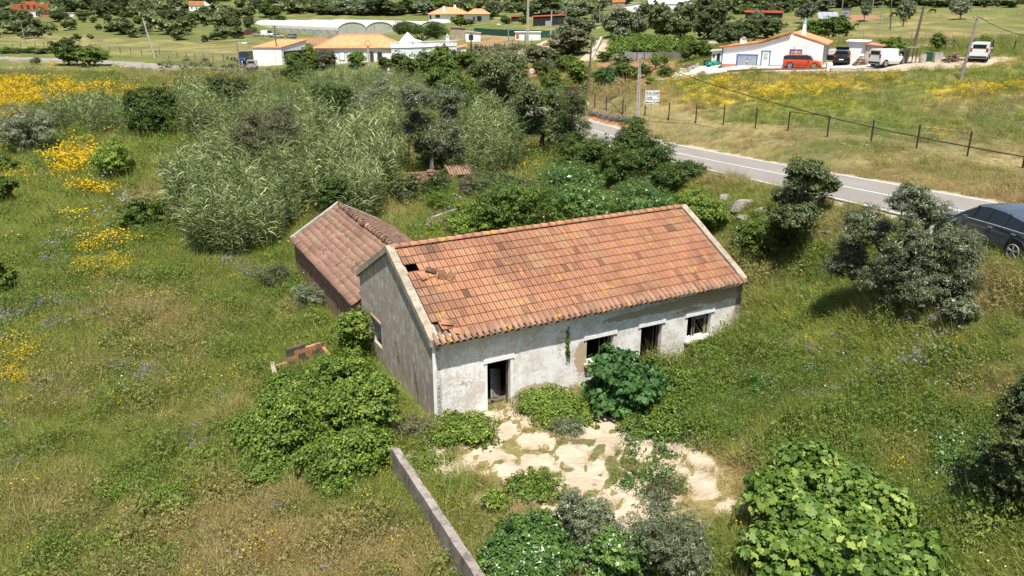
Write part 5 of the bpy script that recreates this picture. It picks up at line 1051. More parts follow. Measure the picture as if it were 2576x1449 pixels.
def in_poly(px, py, poly):
    c = np.zeros(len(px), bool); j = len(poly)-1
    for i in range(len(poly)):
        (xi, yi), (xj, yj) = poly[i], poly[j]; m = ((yi > py) != (yj > py)) & (px < (xj-xi)*(py-yi)/(yj-yi+1e-9)+xi); c ^= m; j = i
    return c
# footprints of the reed beds as seen at their bases (pixels), height factor, density per m2
def reeds(name, lab, polys, seed):
    P = []; Hs = []; rg = np.random.default_rng(seed)
    for poly, hf, dens in polys:
        q = G([p[0] for p in poly], [p[1] for p in poly])[:, :2]; lo, hi = q.min(0), q.max(0); n = int((hi-lo).prod()*dens)
        xy = rg.uniform(lo, hi, (n, 2)); m = in_poly(xy[:, 0], xy[:, 1], [tuple(t) for t in q]); xy = xy[m]
        z = hgt(xy[:, 0], xy[:, 1]); qx, qy, _ = project(xy[:, 0], xy[:, 1], z+2.6); ok = np.ones(len(xy), bool)
        for ex in ((665,340,80,62),(1085,300,80,85),(1270,215,65,70),(1355,290,60,70),(840,262,62,45),(577,232,58,40),(380,290,78,72),(1150,245,50,40),(930,255,50,30),(720,190,45,20)): ok &= ((qx-ex[0])/ex[2])**2+((qy-ex[1])/ex[3])**2 > 1
        xy, z = xy[ok], z[ok]; P.append(np.column_stack([xy, z])); nn = fbm(xy[:, 0]/2.2, xy[:, 1]/2.2, 55, 3); Hs.append(hf*(.40+1.1*nn)*rg.uniform(.85, 1.12, len(xy)))
    P = np.vstack(P); Hs = np.concatenate(Hs); n = len(P); print(name, n)
    return pts_scatter(name, P, np.column_stack([rg.normal(0, .09, n), rg.normal(0, .09, n), rg.uniform(0, 6.3, n)]), Hs, rg.integers(0, 6, n), np.zeros(n), [reed_proto(seed*10+i) for i in range(6)], lab)
reeds('front_reeds', 'dense giant reed bed left of and behind the brick shed', [([(462,655),(560,668),(700,640),(705,600),(790,560),(830,560),(835,480),(760,440),(560,430),(450,470),(440,560)], 1.0, 3.2)], 3)
reeds('shed_reeds', 'giant reeds arching over the ground behind the brick shed', [([(850,575),(935,560),(985,500),(1010,440),(980,400),(840,420),(830,480)], 1.0, 3.2)], 5)
reeds('middle_reeds', 'tall reed bed right of the collapsed hut', [([(1165,475),(1230,465),(1330,430),(1385,385),(1350,335),(1200,340),(1130,400)], 1.05, 3.0), ([(1010,445),(1175,440),(1150,390),(1030,360)], .9, 3.0)], 4)
reeds('back_reeds', 'wide reed bed stretching back towards the white houses', [([(560,430),(760,440),(840,420),(980,400),(1010,370),(1000,310),(700,330),(560,350)], 1.05, 1.7), ([(660,215),(990,215),(1180,250),(1290,300),(1200,365),(1000,330),(640,330)], .72, 1.3), ([(130,345),(300,350),(330,370),(480,365),(640,345),(650,290),(500,285),(300,310),(140,320)], 1.0, 1.9)], 6)

def tuft(kind, seed):
    rg = np.random.default_rng(seed); V = []; F = []; T = []; mats = []
    if kind in ('grass', 'straw', 'tall'):
        n = {'grass': 70, 'straw': 60, 'tall': 46}[kind]; r = .30; a = rg.uniform(0, 6.3, n); q = r*rg.random(n)**.6; roots = np.stack([np.cos(a)*q, np.sin(a)*q, np.full(n, -.03)], -1)
        d = np.stack([np.cos(a)*rg.uniform(0, .7, n)+rg.normal(0, .25, n), np.sin(a)*rg.uniform(0, .7, n)+rg.normal(0, .25, n), np.ones(n)], -1); L_ = rg.uniform(.25, .62, n)*(1.5 if kind == 'tall' else 1)
        v, f, t = strip_leaves(roots, d, L_, np.full(n, .022 if kind != 'tall' else .018), rg.uniform(.1, 1.3, n), np.clip(rg.normal(.5, .22, n), 0, 1), 2, 1.2, rg)
        return ngmesh(kind, v, f, tint=t)
    n = 90; hh = .34; a = rg.uniform(0, 6.3, n); q = .30*rg.random(n)**.55; P = np.stack([np.cos(a)*q, np.sin(a)*q, rg.uniform(.04, hh, n)], -1); N = unit(np.stack([np.cos(a)*.5, np.sin(a)*.5, np.full(n, .8)], -1)+rg.normal(size=(n, 3))*.5)
    v, f = leaf_arrays(P, N, rg.uniform(.05, .10, n), 'oval' if kind == 'weed' else 'narrow', rg); return ngmesh(kind, v, f, tint=np.clip(rg.normal(.5, .22, n), 0, 1))
def flower(seed, n=16, r=.3, h=.42, s=.05, mat='yellow'):
    rg = np.random.default_rng(seed); a = rg.uniform(0, 6.3, n); q = r*rg.random(n)**.6; P = np.stack([np.cos(a)*q, np.sin(a)*q, h*rg.uniform(.75, 1.1, n)], -1); N = unit(np.array([0, 0, 1])+rg.normal(size=(n, 3))*.45)
    v, f = leaf_arrays(P, N, rg.uniform(.7, 1.2, n)*s, 'round', rg); me = ngmesh(mat, v, f, tint=rg.random(n)); me.materials.append(M[mat]); return bpy.data.objects.new(mat, me)
def tobj(kind, seed):
    me = tuft(kind, seed); me.materials.append(M['grass' if kind in ('grass', 'straw', 'tall') else 'weed']); return bpy.data.objects.new(kind, me)
def weed_clump(seed, hh=.75, r=.42, n=170, shape='oval', leaf=.085):
    rg = np.random.default_rng(seed); a = rg.uniform(0, 6.3, n); q = r*rg.random(n)**.5; z = hh*(1-.6*(q/r)**2)*rg.uniform(.25, 1, n); P = np.stack([np.cos(a)*q, np.sin(a)*q, z], -1); N = unit(np.stack([np.cos(a)*.6, np.sin(a)*.6, np.full(n, .7)], -1)+rg.normal(size=(n, 3))*.5)
    v, f = leaf_arrays(P, N, rg.uniform(.6, 1.3, n)*leaf, shape, rg); m1 = 16; az = rg.uniform(0, 6.3, m1); rt = np.stack([np.cos(az)*r*.4, np.sin(az)*r*.4, np.zeros(m1)], -1)
    v2, f2, t2 = strip_leaves(rt, np.stack([np.cos(az)*.4, np.sin(az)*.4, np.ones(m1)], -1), rg.uniform(.6, 1.1, m1)*hh*1.4, np.full(m1, .02), rg.uniform(0, .6, m1), rg.random(m1), 2, 1.0, rg)
    me = ngmesh('weed_clump', np.vstack([v, v2]), np.vstack([f, f2+len(v)]), tint=np.concatenate([np.clip(rg.normal(.45, .25, n), 0, 1), t2])); me.materials.append(M['weed']); return bpy.data.objects.new('weed_clump', me)
PROTOS = [tobj('grass', 1), tobj('grass', 2), tobj('straw', 3), tobj('tall', 4), tobj('weed', 5), tobj('weed', 6), tobj('herb', 7), tobj('tall', 8), weed_clump(21), weed_clump(22, 1.0, .38, 190, 'narrow', .10)]
FL = [flower(1), flower(2), flower(3, mat='purple', n=12, s=.045), flower(4, mat='purple', n=9, s=.05), flower(5, mat='whitefl', n=6, s=.04), flower(6, n=24, s=.055)]
def meadow(n, z0, z1, pw, s0, seed):
    rg = np.random.default_rng(seed); u = rg.random(n); e = 2-pw; Y = (z0**e+u*(z1**e-z0**e))**(1/e); X = rg.uniform(-1, 1, n)*(.80*Y+3)
    z = hgt(X, Y); c = cover(X, Y, z); a_, b_ = c['ab']
    ok = (c['rd'] > 3.75) & ~((a_ > -.35) & (a_ < HL+.2) & (b_ > -.15) & (b_ < HW+.2)) & ~((a_ > AL-.3) & (a_ < AR+.3) & (b_ > HW) & (b_ < B1+.1))
    fl_ = np.maximum(c['yel'], c['ora']); ok &= ~((Y > 45) & (rg.random(n) < fl_*.0)); bare = np.maximum.reduce([c['sand']*.97, c['soil']*.80, np.clip(c['yard']*1.3, 0, .965)]); ok &= rg.random(n) > bare
    ok &= (np.abs(c['px']-PW/2) < PW*.72) | (Y < 16); X, Y, z = X[ok], Y[ok], z[ok]; c = {k: v[ok] for k, v in c.items() if k != 'ab'}; m = len(X); sel = rg.random(m); dry = c['dry']
    lush = 1-dry; wd = fbm(X/1.6, Y/1.6, 61, 3); idx = np.where(sel < .30+.3*(wd-.5), rg.integers(4, 7, m), np.where(sel < .62, rg.integers(0, 2, m), np.where(sel < .84, 2, np.where(rg.random(m) < .5, 3, 7))))
    big = (rg.random(m) < np.clip((fbm(X/2.4+9, Y/2.4, 81, 3)-.46)*1.2, 0, .24)*(.6+1.5*((X > 3) & (Y < 40)))) & (c['mow'] < .2) & (c['rd'] > 6); idx = np.where(big, rg.integers(8, 10, m), idx)
    s_ = s0*(.40+1.05*fbm(X/1.5, Y/1.5, 63, 3))*rg.uniform(.75, 1.3, m); s_ *= np.clip(1-.5*c['yard'], .4, 1)*np.clip(1-.55*c['sand'], .4, 1); s_ *= np.where(c['rd'] < 8, .75, 1)*(1-.6*c['mow']); ab_ = house_ab(X, Y); yard_in = (ab_[0] > -.2) & (ab_[0] < 7.3) & (ab_[1] > -9.5) & (ab_[1] < -.3); s_ *= np.where(yard_in, .55, 1); keep = ~yard_in | (rg.random(m) < .30)
    s_ *= np.clip((Y/26)**.45, .9, 1.9)*np.clip(1-.45*((X > 15) & (Y > 40)), .4, 1); X, Y, z, idx, s_, dry, m = X[keep], Y[keep], z[keep], idx[keep], s_[keep], dry[keep], int(keep.sum()); c = {k: v[keep] for k, v in c.items()}
    pr_ = np.column_stack([X, Y, z]), np.column_stack([rg.normal(0, .12, m), rg.normal(0, .12, m), rg.uniform(0, 6.3, m)]), s_, idx, dry
    f = rg.random(m); yl = np.maximum(c['yel'], c['ora']*.6); fy = f < yl*.88; fp = (~fy) & (rg.random(m) < c['pur']*.55+.006); fw = (~fy) & (~fp) & (rg.random(m) < .004); fl2 = (~fy) & (rg.random(m) < .006); k = fy | fp | fw | fl2
    fi = np.where(fy & (yl > .5), 5, np.where(fy | fl2, rg.integers(0, 2, m), np.where(fp, rg.integers(2, 4, m), 4)))
    return pr_, (pr_[0][k], pr_[1][k], s_[k]*np.where(pr_[0][k][:, 1] > 45, 1.55, 1.12), fi[k], dry[k])
A1, F1 = meadow(74000, 9.5, 50, .9, 1.05, 1); A2, F2 = meadow(42000, 50, 150, 1.0, 1.25, 2)
cat = lambda i, a, b_: np.concatenate([a[i], b_[i]])
print('meadow', len(A1[0]), len(A2[0]), len(F1[0]), len(F2[0]))
pts_scatter('meadow_grass', *[cat(i, A1, A2) for i in range(5)], PROTOS, 'uncut meadow grass and weeds turning to straw around the farmhouse')
pts_scatter('wild_flowers', *[cat(i, F1, F2) for i in range(5)], FL, 'yellow, purple and white wild flowers scattered through the meadow')

# ------------------------------------------------------------------ built things of the middle distance
def C3(n, c, **k): return plain(n, c, **k)
M['wwall'] = plain('bright_white_limewash', (.82, .82, .80), .85, .05, .8); M['dkglass'] = plain('dark_window', (.03, .035, .04), .3, .2, 2, spec=.5)
M['orange_roof'] = plain('orange_tile_roof', (.66, .27, .12), .8, .16, 1.2); M['red_roof'] = plain('red_sheet_roof', (.50, .12, .07), .7, .15, 1); M['grey'] = plain('grey_metal_paint', (.30, .33, .36), .5, .1, 3)
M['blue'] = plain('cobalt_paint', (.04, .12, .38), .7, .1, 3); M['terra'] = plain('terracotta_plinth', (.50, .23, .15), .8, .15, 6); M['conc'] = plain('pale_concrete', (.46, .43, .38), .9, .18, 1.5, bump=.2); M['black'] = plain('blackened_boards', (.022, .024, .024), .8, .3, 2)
M['rust'] = plain('rusty_steel', (.055, .032, .025), .8, .3, 5); M['post'] = plain('grey_weathered_pole', (.27, .25, .22), .9, .2, 4); M['galv'] = plain('galvanised_steel', (.45, .47, .48), .4, .08, 5, metal=.4); M['green'] = plain('green_netting', (.02, .09, .06), .8, .2, 3); M['teal'] = plain('teal_tarpaulin', (.02, .30, .22), .6, .2, 4)
M['plastic'] = plain('greenhouse_plastic', (.50, .52, .47), .45, .06, .4, spec=.4); M['mesh'] = plain('greenhouse_wall_mesh', (.42, .41, .35), .8, .22, .7)
def Zof(p): return p[1]*cos(PIT)+(CH-p[2])*sin(PIT)
def para(C, A, B):
    """ground corner points from three pixels; returns origin, local axes lengths, yaw (x towards A side) """
    c, a, b_ = [np.array(g1(*q)) for q in (C, A, B)]; return c, a, b_
def frame(name, L, Rr, label, cat, group=None, turn=1.0, skew=0.0):
    """Empty at the left foot of a front, local x runs to the right foot, y away from the viewer"""
    Zm = (Zof(np.array(g1(*L)))+Zof(np.array(g1(*Rr))))/2; xm = ray((L[0]+Rr[0])/2, L[1]); wm = abs(Rr[0]-L[0])/FPX*Zm; tz = wm*(xm[0]/xm[1]*turn+skew)/2; a, b_ = at(L[0], L[1], Zm+tz), at(Rr[0], Rr[1], Zm-tz); d = b_-a; o = empty(name, (a[0], a[1], min(a[2], b_[2])), atan2(d[1], d[0]), label, cat, group); return o, float(np.hypot(d[0], d[1])), FPX/((Zof(a)+Zof(b_))/2)
def wins(par, lst, y=-.02, fr=None, mat='dkglass', name='window'):
    for x, z, w_, h in lst:
        MB().box((x+w_/2, y, z+h/2), (w_, .06, h)).build(name, M[mat], par)
        if fr: MB().box((x+w_/2, y+.015, z+h/2), (w_+.22, .05, h+.22)).build(name+'_frame', fr, par)
# garage house
o, W_, s_ = frame('garage_house', (1814, 173.4), (2066, 167), 'long white single storey house with blue framed garage door and red car', 'house', skew=.08); k = W_/12.1
mb = MB(); mb.prism([(0, -1), (W_, -1), (W_, 3.15), (8.25*k, 4.25), (4.5*k, 3.1), (0, 2.55)], 0, 9); mb.build('wall', M['wwall'], o)
def rslab(mb, x0, z0, x1, z1, y0, y1, th=.16): mb.prism([(x0, z0), (x1, z1), (x1, z1+th), (x0, z0+th)], y0, y1)
mb = MB(); rslab(mb, -.35, 2.50, 4.5*k, 3.12, -.22, 9.2); rslab(mb, 4.4*k, 3.14, 8.15*k, 4.32, -.22, 9.2); rslab(mb, 8.35*k, 4.32, W_+.45, 3.05, -.06, 9.2)
for i in range(34):
    t = i/34; x = -.3+t*(8.3*k+.3); z = (2.66+.62*(x/(4.5*k))) if x < 4.45*k else 3.3+1.18*((x-4.4*k)/(3.75*k)); mb.box((x, -.16, z+.06), (.16, .36, .1))
mb.build('roof', M['orange_roof'], o)
mb = MB(); mb.box((.95*k, -.03, .1), (1.9*k, .06, 1.1)); mb.box((4.65*k, -.03, .1), (.5, .06, 1.1)); mb.box((8.9*k, -.03, .1), (6.2*k, .06, 1.1)); mb.build('plinth', M['terra'], o)
gd = MB().box((3.15*k, -.04, .85), (2.35*k, .06, 1.75)).build('garage_door', M['grey'], o)
mb = MB(); mb.box((3.15*k, -.05, 1.78), (2.65*k, .08, .12)); mb.box((1.9*k, -.05, .85), (.12, .08, 1.8)); mb.box((4.38*k, -.05, .85), (.12, .08, 1.8)); mb.build('garage_frame', M['blue'], o)
MB().box((3.15*k, -.08, .85), (.03, .02, 1.7)).build('door_seam', M['rust'], gd); MB().box((3.2*k, -.1, 1.0), (.3, .06, .08)).build('handle', M['wwall'], gd)
dr = MB().box((5.4*k, -.05, 1.25), (.72, .06, 1.85)).build('door', plain('white_door', (.7, .72, .72), .5, .05), o); MB().box((5.4*k, -.09, 1.7), (.5, .03, .75)).build('pane', plain('curtained_glass', (.45, .47, .45), .3, .2), dr)
mb = MB(); mb.box((5.4*k, -.03, 2.27), (1.1, .08, .1)); mb.box((5.4*k-.5, -.03, 1.3), (.1, .08, 1.95)); mb.box((5.4*k+.5, -.03, 1.3), (.1, .08, 1.95)); mb.build('door_frame', M['blue'], o)
mb = MB(); mb.box((5.2*k, -.35, .22), (1.5, .7, .22)); mb.box((5.5*k, -.65, .06), (1.2, .5, .18)); mb.build('step', plain('red_tile_step', (.42, .13, .08), .7), o)
wn = MB().box((8.95*k, -.04, 1.9), (1.15, .05, 1.05)).build('window', plain('slatted_blind', (.36, .30, .24), .7, .1), o); mb = MB(); mb.box((8.95*k, -.075, 1.9), (.06, .03, 1.05)); mb.box((8.95*k, -.075, 2.2), (1.1, .03, .05)); mb.build('glazing_bar', M['wwall'], wn)
mb = MB(); mb.box((8.95*k, -.05, 2.48), (1.4, .08, .1)); mb.box((8.95*k-.65, -.05, 1.9), (.1, .08, 1.2)); mb.box((8.95*k+.65, -.05, 1.9), (.1, .08, 1.2)); mb.build('window_frame', M['blue'], o)
mb = MB(); mb.box((.0, -.03, 1.2), (.12, .1, 2.7)); mb.build('corner_trim', M['blue'], o)
mb = MB(); mb.tube([(8.7*k, 0, 2.55), (8.8*k, -.35, 2.9), (8.85*k, -.6, 2.85)], .03, 5); mb.build('wall_lamp', M['post'], o)
mb = MB(); mb.box((9.4*k, 2.2, 4.6), (.55, .55, 1.7), 0, .55); c_ = mb.build('chimney', M['wwall'], o); mb = MB(); mb.box((9.4*k, 2.2, 5.6), (.36, .36, .35), 0, .7); mb.tube([(9.4*k, 2.2, 5.75), (9.4*k, 2.2, 6.15)], [.14, .02], 8); mb.build('chimney_cap', plain('light_blue_paint', (.25, .50, .62), .7), c_)
mb = MB(); mb.tube([(2.45*k, .5, 2.4), (2.45*k, .5, 3.4)], .04, 6); ds = mb.build('dish_mast', M['galv'], o); 
mb = MB(); n_ = 20
for j, (r_, y_) in enumerate(((.0, .18), (.22, .14), (.42, .0))): 
    for i in range(n_): mb.v.append((2.45*k+r_*cos(2*pi*i/n_), .38-.18+y_, 3.45+r_*1.1*sin(2*pi*i/n_)))
for j in range(2):
    for i in range(n_): mb.f.append((j*n_+i, j*n_+(i+1) % n_, (j+1)*n_+(i+1) % n_, (j+1)*n_+i)); mb.t.append(.5)
mb.build('satellite_dish', M['wwall'], ds)
# concrete apron and kerb
ap = G([1640, 1745, 1815, 2075, 2200, 2215, 2080, 1900, 1790, 1700], [203, 168, 171, 166, 163, 172, 178, 182, 188, 202]); mb = MB()
ap_c = ap.mean(0)
for i in range(len(ap)):
    a_, b_ = ap[i], ap[(i+1) % len(ap)]
    for u in range(6):
        for v in range(6):
            P = [];
            for (uu, vv) in ((u, v), (u+1, v), (u+1, v+1), (u, v+1)):
                e = a_+(b_-a_)*uu/6; p = ap_c+(e-ap_c)*vv/6; P.append((p[0], p[1], H1(p[0], p[1])+.07))
            mb.quad(*P)
mb.build('paved_yard', plain('pale_paving', (.58, .53, .46), .9, .12, .6), None, label='pale concrete yard in front of the garage house', kind='structure')
kb = catmull(np.array([g1(*q) for q in ((1828, 183), (1880, 180), (1960, 178), (2030, 177), (2078, 175))]), 5); mb = MB()
for a_, b_ in zip(kb[:-1], kb[1:]): block_wall(mb, a_[:2], b_[:2], a_[2]+.28, b_[2]+.28, .2, a_[2]-.3)
mb.build('red_kerb_wall', plain('dark_red_kerb', (.22, .07, .045), .8), label='low dark red kerb wall in front of the orange red car', cat='kerb')
p = g1(2084, 180); MB().box((p[0], p[1], p[2]+.4), (.6, .45, 1.1)).box((p[0], p[1]-.24, p[2]+.8), (.3, .03, .2)).build('meter_pillar', M['wwall'], label='small white meter pillar at the end of the red kerb', cat='pillar')
p = g1(2115, 178); MB().box((p[0], p[1], p[2]+.15), (2.4, .35, .4)).build('low_wall', M['conc'], label='short grey wall right of the white meter pillar', cat='wall')
def hut(name, L, Rr, h, dep, label, cat, wall='wwall', roof=None, openings=(), slope=0.0, over=.25, rh=.12):
    o, W_, s_ = frame(name, L, Rr, label, cat); mb = MB(); mb.prism([(0, -2.5), (W_, -2.5), (W_, h+slope), (0, h)], 0, dep); mb.build('wall', M[wall], o)
    if roof: mb = MB(); mb.prism([(-over, h+.004), (W_+over, h+slope+.004), (W_+over, h+slope+rh), (-over, h+rh)], -over, dep+over); mb.build('roof', M[roof], o)
    for nm, x, z, w_, hh, m_ in openings: MB().box(((x+w_/2)*W_, -.02, z+hh/2), (w_*W_, .06, hh)).build(nm, M[m_], o)
    return o, W_
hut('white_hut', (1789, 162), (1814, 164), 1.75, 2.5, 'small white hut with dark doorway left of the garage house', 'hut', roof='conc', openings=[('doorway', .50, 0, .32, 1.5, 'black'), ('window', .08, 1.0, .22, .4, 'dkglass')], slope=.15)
hut('white_cabin', (2127, 157), (2172, 157), 2.4, 4, 'white flat roofed cabin behind the open boot car', 'hut', roof='wwall', slope=-.05)
hut('block_store', (2173, 156), (2214, 154), 2.0, 4, 'grey block wall store with tiled edge beside the white cabin', 'hut', wall='conc', roof='terra', slope=-.2)
p = [np.array(g1(*q)) for q in ((2070, 155), (2128, 153))]; mb = MB(); block_wall(mb, p[0][:2], p[1][:2], p[0][2]+1.5, p[1][2]+1.5, .12, p[0][2]-.4); mb.build('panel_fence', M['wwall'], label='white panel fence between garage house and cabin', cat='fence')

# ---- vehicles
def car(name, label, cat, loc, rz, L=4.3, Wd=1.8, H=1.55, col='red', kind='suv', wheel=.34, group=None, hatch=False, doors=(), rim='galv', tail='red', plate=False):
    o = empty(name, loc, rz, label, cat, group)      # local x forward, y left
    g = {'suv': [(-.5, .62, 1, 0), (-.47, .64, .97, .80), (-.40, .66, .99, .92), (-.10, .66, 1, 1), (.06, .65, 1, .97), (.20, .64, .99, .70), (.27, .62, .98, 0), (.42, .56, .95, 0), (.485, .46, .88, 0), (.5, .36, .80, 0)],
         'coupe': [(-.5, .62, .86, 0), (-.46, .66, .93, .10), (-.30, .665, .99, .72), (-.12, .66, 1, .97), (.02, .65, 1, 1), (.12, .64, 1, .88), (.24, .62, .99, .30), (.29, .60, .98, 0), (.42, .55, .94, 0), (.485, .45, .86, 0), (.5, .34, .78, 0)],
         'van': [(-.5, .58, .99, .96), (-.48, .60, 1, 1), (-.1, .60, 1, 1), (.14, .60, 1, .98), (.28, .58, .99, .55), (.33, .56, .98, 0), (.45, .50, .93, 0), (.49, .42, .86, 0), (.5, .32, .8, 0)],
         'estate': [(-.5, .62, .95, 0), (-.485, .64, .97, .6), (-.42, .66, .99, .93), (-.1, .66, 1, 1), (.06, .65, 1, .93), (.2, .62, .99, .2), (.23, .61, .98, 0), (.42, .54, .94, 0), (.49, .42, .86, 0), (.5, .34, .8, 0)]}[kind]
    zs = .16*H/1.55+.05; body = MB(); glass = MB(); secs = []
    for x, zb, wf, rf in g:
        hw = Wd/2*wf; zb_ = zb*H; top = zb_+(H-zb_)*rf; tw = hw*(1-.24*rf) if kind != 'van' else hw*(1-.10*rf)
        secs.append([(x*L, hw*.90, zs), (x*L, hw, zs+(zb_-zs)*.35), (x*L, hw, zs+(zb_-zs)*.72), (x*L, hw*.965, zb_), (x*L, tw, top-.035*H*(rf > 0)), (x*L, tw*.82, top+.008), (x*L, 0, top+.022)])
    m = 7
    def add(mbx, sec_i, j, sgn):
        a, b_ = secs[sec_i], secs[sec_i+1]; P = [a[j], b_[j], b_[j+1], a[j+1]]; P = [(x, sgn*y, z) for x, y, z in P]; mbx.quad(*(P if sgn < 0 else P[::-1]))
    for i in range(len(g)-1):
        gl_ = g[i][3] > .05 or g[i+1][3] > .05
        for sgn in (-1, 1):
            for j in range(m-1):
                steep = abs(g[i+1][3]-g[i][3]) > .25
                isg = (j == 3 and gl_) or (j >= 4 and steep and gl_ and g[i+1][3] < g[i][3]) or (j >= 4 and steep and g[i+1][3] > g[i][3] and not hatch and kind != 'van')
                if kind == 'van' and j == 3 and g[i][0] < -.05: isg = kind == 'x'
                add(glass if isg else body, i, j, sgn)
    for k_, s0 in ((0, 1), (-1, -1)):
        P = [(x, y, z) for x, y, z in secs[k_]]+[(x, -y, z) for x, y, z in secs[k_][::-1]]; (body).quad(*P)
    b0 = body.build('body', col, o); c_ = b0.modifiers.new('b', 'BEVEL'); c_.width = .03; c_.segments = 2; c_.limit_method = 'ANGLE'; c_.angle_limit = radians(25)
    glass.build('windows', M['carglass'], o)
    pil = MB()
    for x in ((-.16, .0, .13) if kind != 'van' else (.13,)):
        for sg in (-1, 1): pil.tube([(x*L, sg*Wd/2*.975, .655*H), (x*L-.02*L, sg*Wd/2*.79 if kind != 'van' else sg*Wd/2*.9, H*.955)], .035, 4)
    pil.build('pillar', M['black'], o)
    if not hatch and kind in ('van', 'suv', 'estate'):
        rx = -L/2-.012; MB().box((rx+.02, 0, H*.78), (.04, Wd*.70, H*.22)).build('rear_window', M['carglass'], o)
    mb = MB(); mb.box((0, 0, zs+.02), (L*.94, Wd*.9, .16)); mb.box((-L/2+.02, 0, zs+.16), (.14, Wd*.9, .2)); mb.box((L/2-.06, 0, zs+.10), (.12, Wd*.82, .16)); mb.build('sill', M['black'], o)
    for x in (-.31, .32):
        for sg in (-1, 1):
            wl = empty('wheel', (x*L, sg*(Wd/2-.11), wheel)); wl.parent = o
            ar = MB(); n_ = 14
            ar.disc((0, sg*.035, .02), (0, 1, 0), wheel*1.17, 20, .20); ar.build('wheel_arch', M['black'], wl)
            ty = MB(); ty.disc((0, sg*.045, 0), (0, 1, 0), wheel, 22, .22); ty.build('tyre', M['tyre'], wl, bevel=.03)
            rm = MB(); rm.tube([(0, sg*.155, 0), (0, sg*.165, 0)], wheel*.70, 20)
            rb = rm.build('rim', M['darkrim'], wl); sp = MB()
            for q in range(5):
                a = 2*pi*q/5+.3
                for da in (-.13, .13): sp.tube([(cos(a)*wheel*.1, sg*.172, sin(a)*wheel*.1), (cos(a+da)*wheel*.66, sg*.172, sin(a+da)*wheel*.66)], .016, 4)
            sp.tube([(cos(t)*wheel*.68, sg*.17, sin(t)*wheel*.68) for t in np.linspace(0, 2*pi, 19)], .016, 4, False); sp.tube([(0, sg*.165, 0), (0, sg*.185, 0)], wheel*.13, 10)
            sp.build('spokes', M['galv'], wl)
    for sg in (-1, 1):
        MB().box((L/2*.965, sg*Wd*.36, H*.42), (.12, Wd*.16, .13), sg*-.3).build('headlight', M['lamp'], o); MB().box((-L/2+.01, sg*Wd*.415, H*.60), (.08, Wd*.12, .22 if kind != 'van' else .35)).build('tail_light', M['redlamp'], o)
        MB().box((L*.17, sg*(Wd/2+.08), H*.66), (.12, .18, .12)).build('mirror', col, o)
        mb = MB(); 
        for x in (-.06, -.27) if kind != 'van' else (.05,): mb.box((x*L, sg*(Wd/2*.985+.015), H*.58), (.18, .03, .035))
        mb.build('handle', M['galv'], o)
    if plate: MB().box((-L/2-.045, 0, H*.36), (.02, .5, .11)).build('number_plate', M['wwall'], o)
    if hatch:
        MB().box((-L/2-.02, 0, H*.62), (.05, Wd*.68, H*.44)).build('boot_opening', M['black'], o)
        hb = MB(); hb.box((0, 0, 0), (.72, Wd*.8, .05)); h_ = hb.build('raised_hatch', col, o); h_.location = (-L/2+.0, 0, H*1.16); h_.rotation_euler = (0, radians(28), 0); MB().box((-.02, 0, -.03), (.5, Wd*.62, .02)).build('pane', M['carglass'], h_)
    for sg, x, ang in doors:
        d_ = MB(); d_.box((-.45, 0, .0), (.95, .05, .62)); d_.box((-.45, 0, .36), (.9, .03, .06)); d_.tube([(-.88, 0, .3), (-.75, 0, .66), (0, 0, .7), (.0, 0, .3)], .03, 4); q = d_.build('open_door', col, o); q.location = (x*L, sg*Wd/2, .62); q.rotation_euler = (0, 0, -sg*ang)
    return o
def cpaint(n, c, coat=.8, rough=.3, metal=.0): return plain(n, c, rough, .02, 1, metal=metal, coat=coat)
M['carglass'] = plain('tinted_car_glass', (.015, .02, .025), .08, .05, 1, spec=.8); M['tyre'] = plain('tyre_rubber', (.02, .02, .02), .8, .1); M['darkrim'] = plain('dark_rim', (.05, .05, .055), .4, .1, metal=.5); M['lamp'] = plain('headlight_glass', (.6, .62, .65), .15, .05, spec=.7); M['redlamp'] = plain('tail_light_glass', (.45, .02, .02), .2, .05, spec=.6)
def place_car(px, py, heading_px, **k):
    """px,py = ground under the car; heading_px = another ground pixel it points to"""
    a, b_ = np.array(g1(px, py)), np.array(g1(*heading_px)); return dict(loc=(a[0], a[1], a[2]+k.get('dz', 0)), rz=atan2(b_[1]-a[1], b_[0]-a[0]))
slate = cpaint('slate_blue_grey_paint', (.10, .125, .155), .9, .3, .35)
# parked dark car: rear left wheel under the photo's wheel
wz = ray(2552, 658)*27.2; wx, wy, wz_ = wz[0], wz[1], CH+wz[2]; hd = atan2(34.3-27, 20.5-22.3); L_, Wd_ = 4.75, 1.93
cx_, cy_ = wx+cos(hd)*.31*L_+sin(hd)*(Wd_/2-.11), wy+sin(hd)*.31*L_-cos(hd)*(Wd_/2-.11)
car('parked_car', 'slate blue coupe style car parked on the road edge behind the olive', 'car', (cx_, cy_, wz_), hd, L_, Wd_, 1.60, slate, 'coupe', .37)
mb = MB()
for sg in (-1, 1): mb.tube([(cx_+cos(hd)*x*L_-sin(hd)*sg*(Wd_/2*.99), cy_+sin(hd)*x*L_+cos(hd)*sg*(Wd_/2*.99), wz_+z) for x, z in ((-.38, 1.06), (-.1, 1.055), (.2, 1.02))], .014, 4)
q = mb.mesh('trim'); 
o = bpy.data.objects['parked_car']; t = link('window_trim', q, M['galv'], o); t.matrix_parent_inverse = __import__('mathutils').Matrix.Translation(o.location).to_4x4().inverted() if False else t.matrix_parent_inverse
for v in q.vertices:
    dx, dy = v.co.x-cx_, v.co.y-cy_; v.co = (dx*cos(hd)+dy*sin(hd), -dx*sin(hd)+dy*cos(hd), v.co.z-wz_)
print('car z', wz_, H1(cx_, cy_), cx_, cy_)
k = place_car(2018, 172.5, (2100, 171.0)); car('parked_car', 'orange red small SUV parked before the garage house', 'car', L=4.3, H=1.62, col=cpaint('orange_red_paint', (.58, .07, .015)), kind='suv', **k)
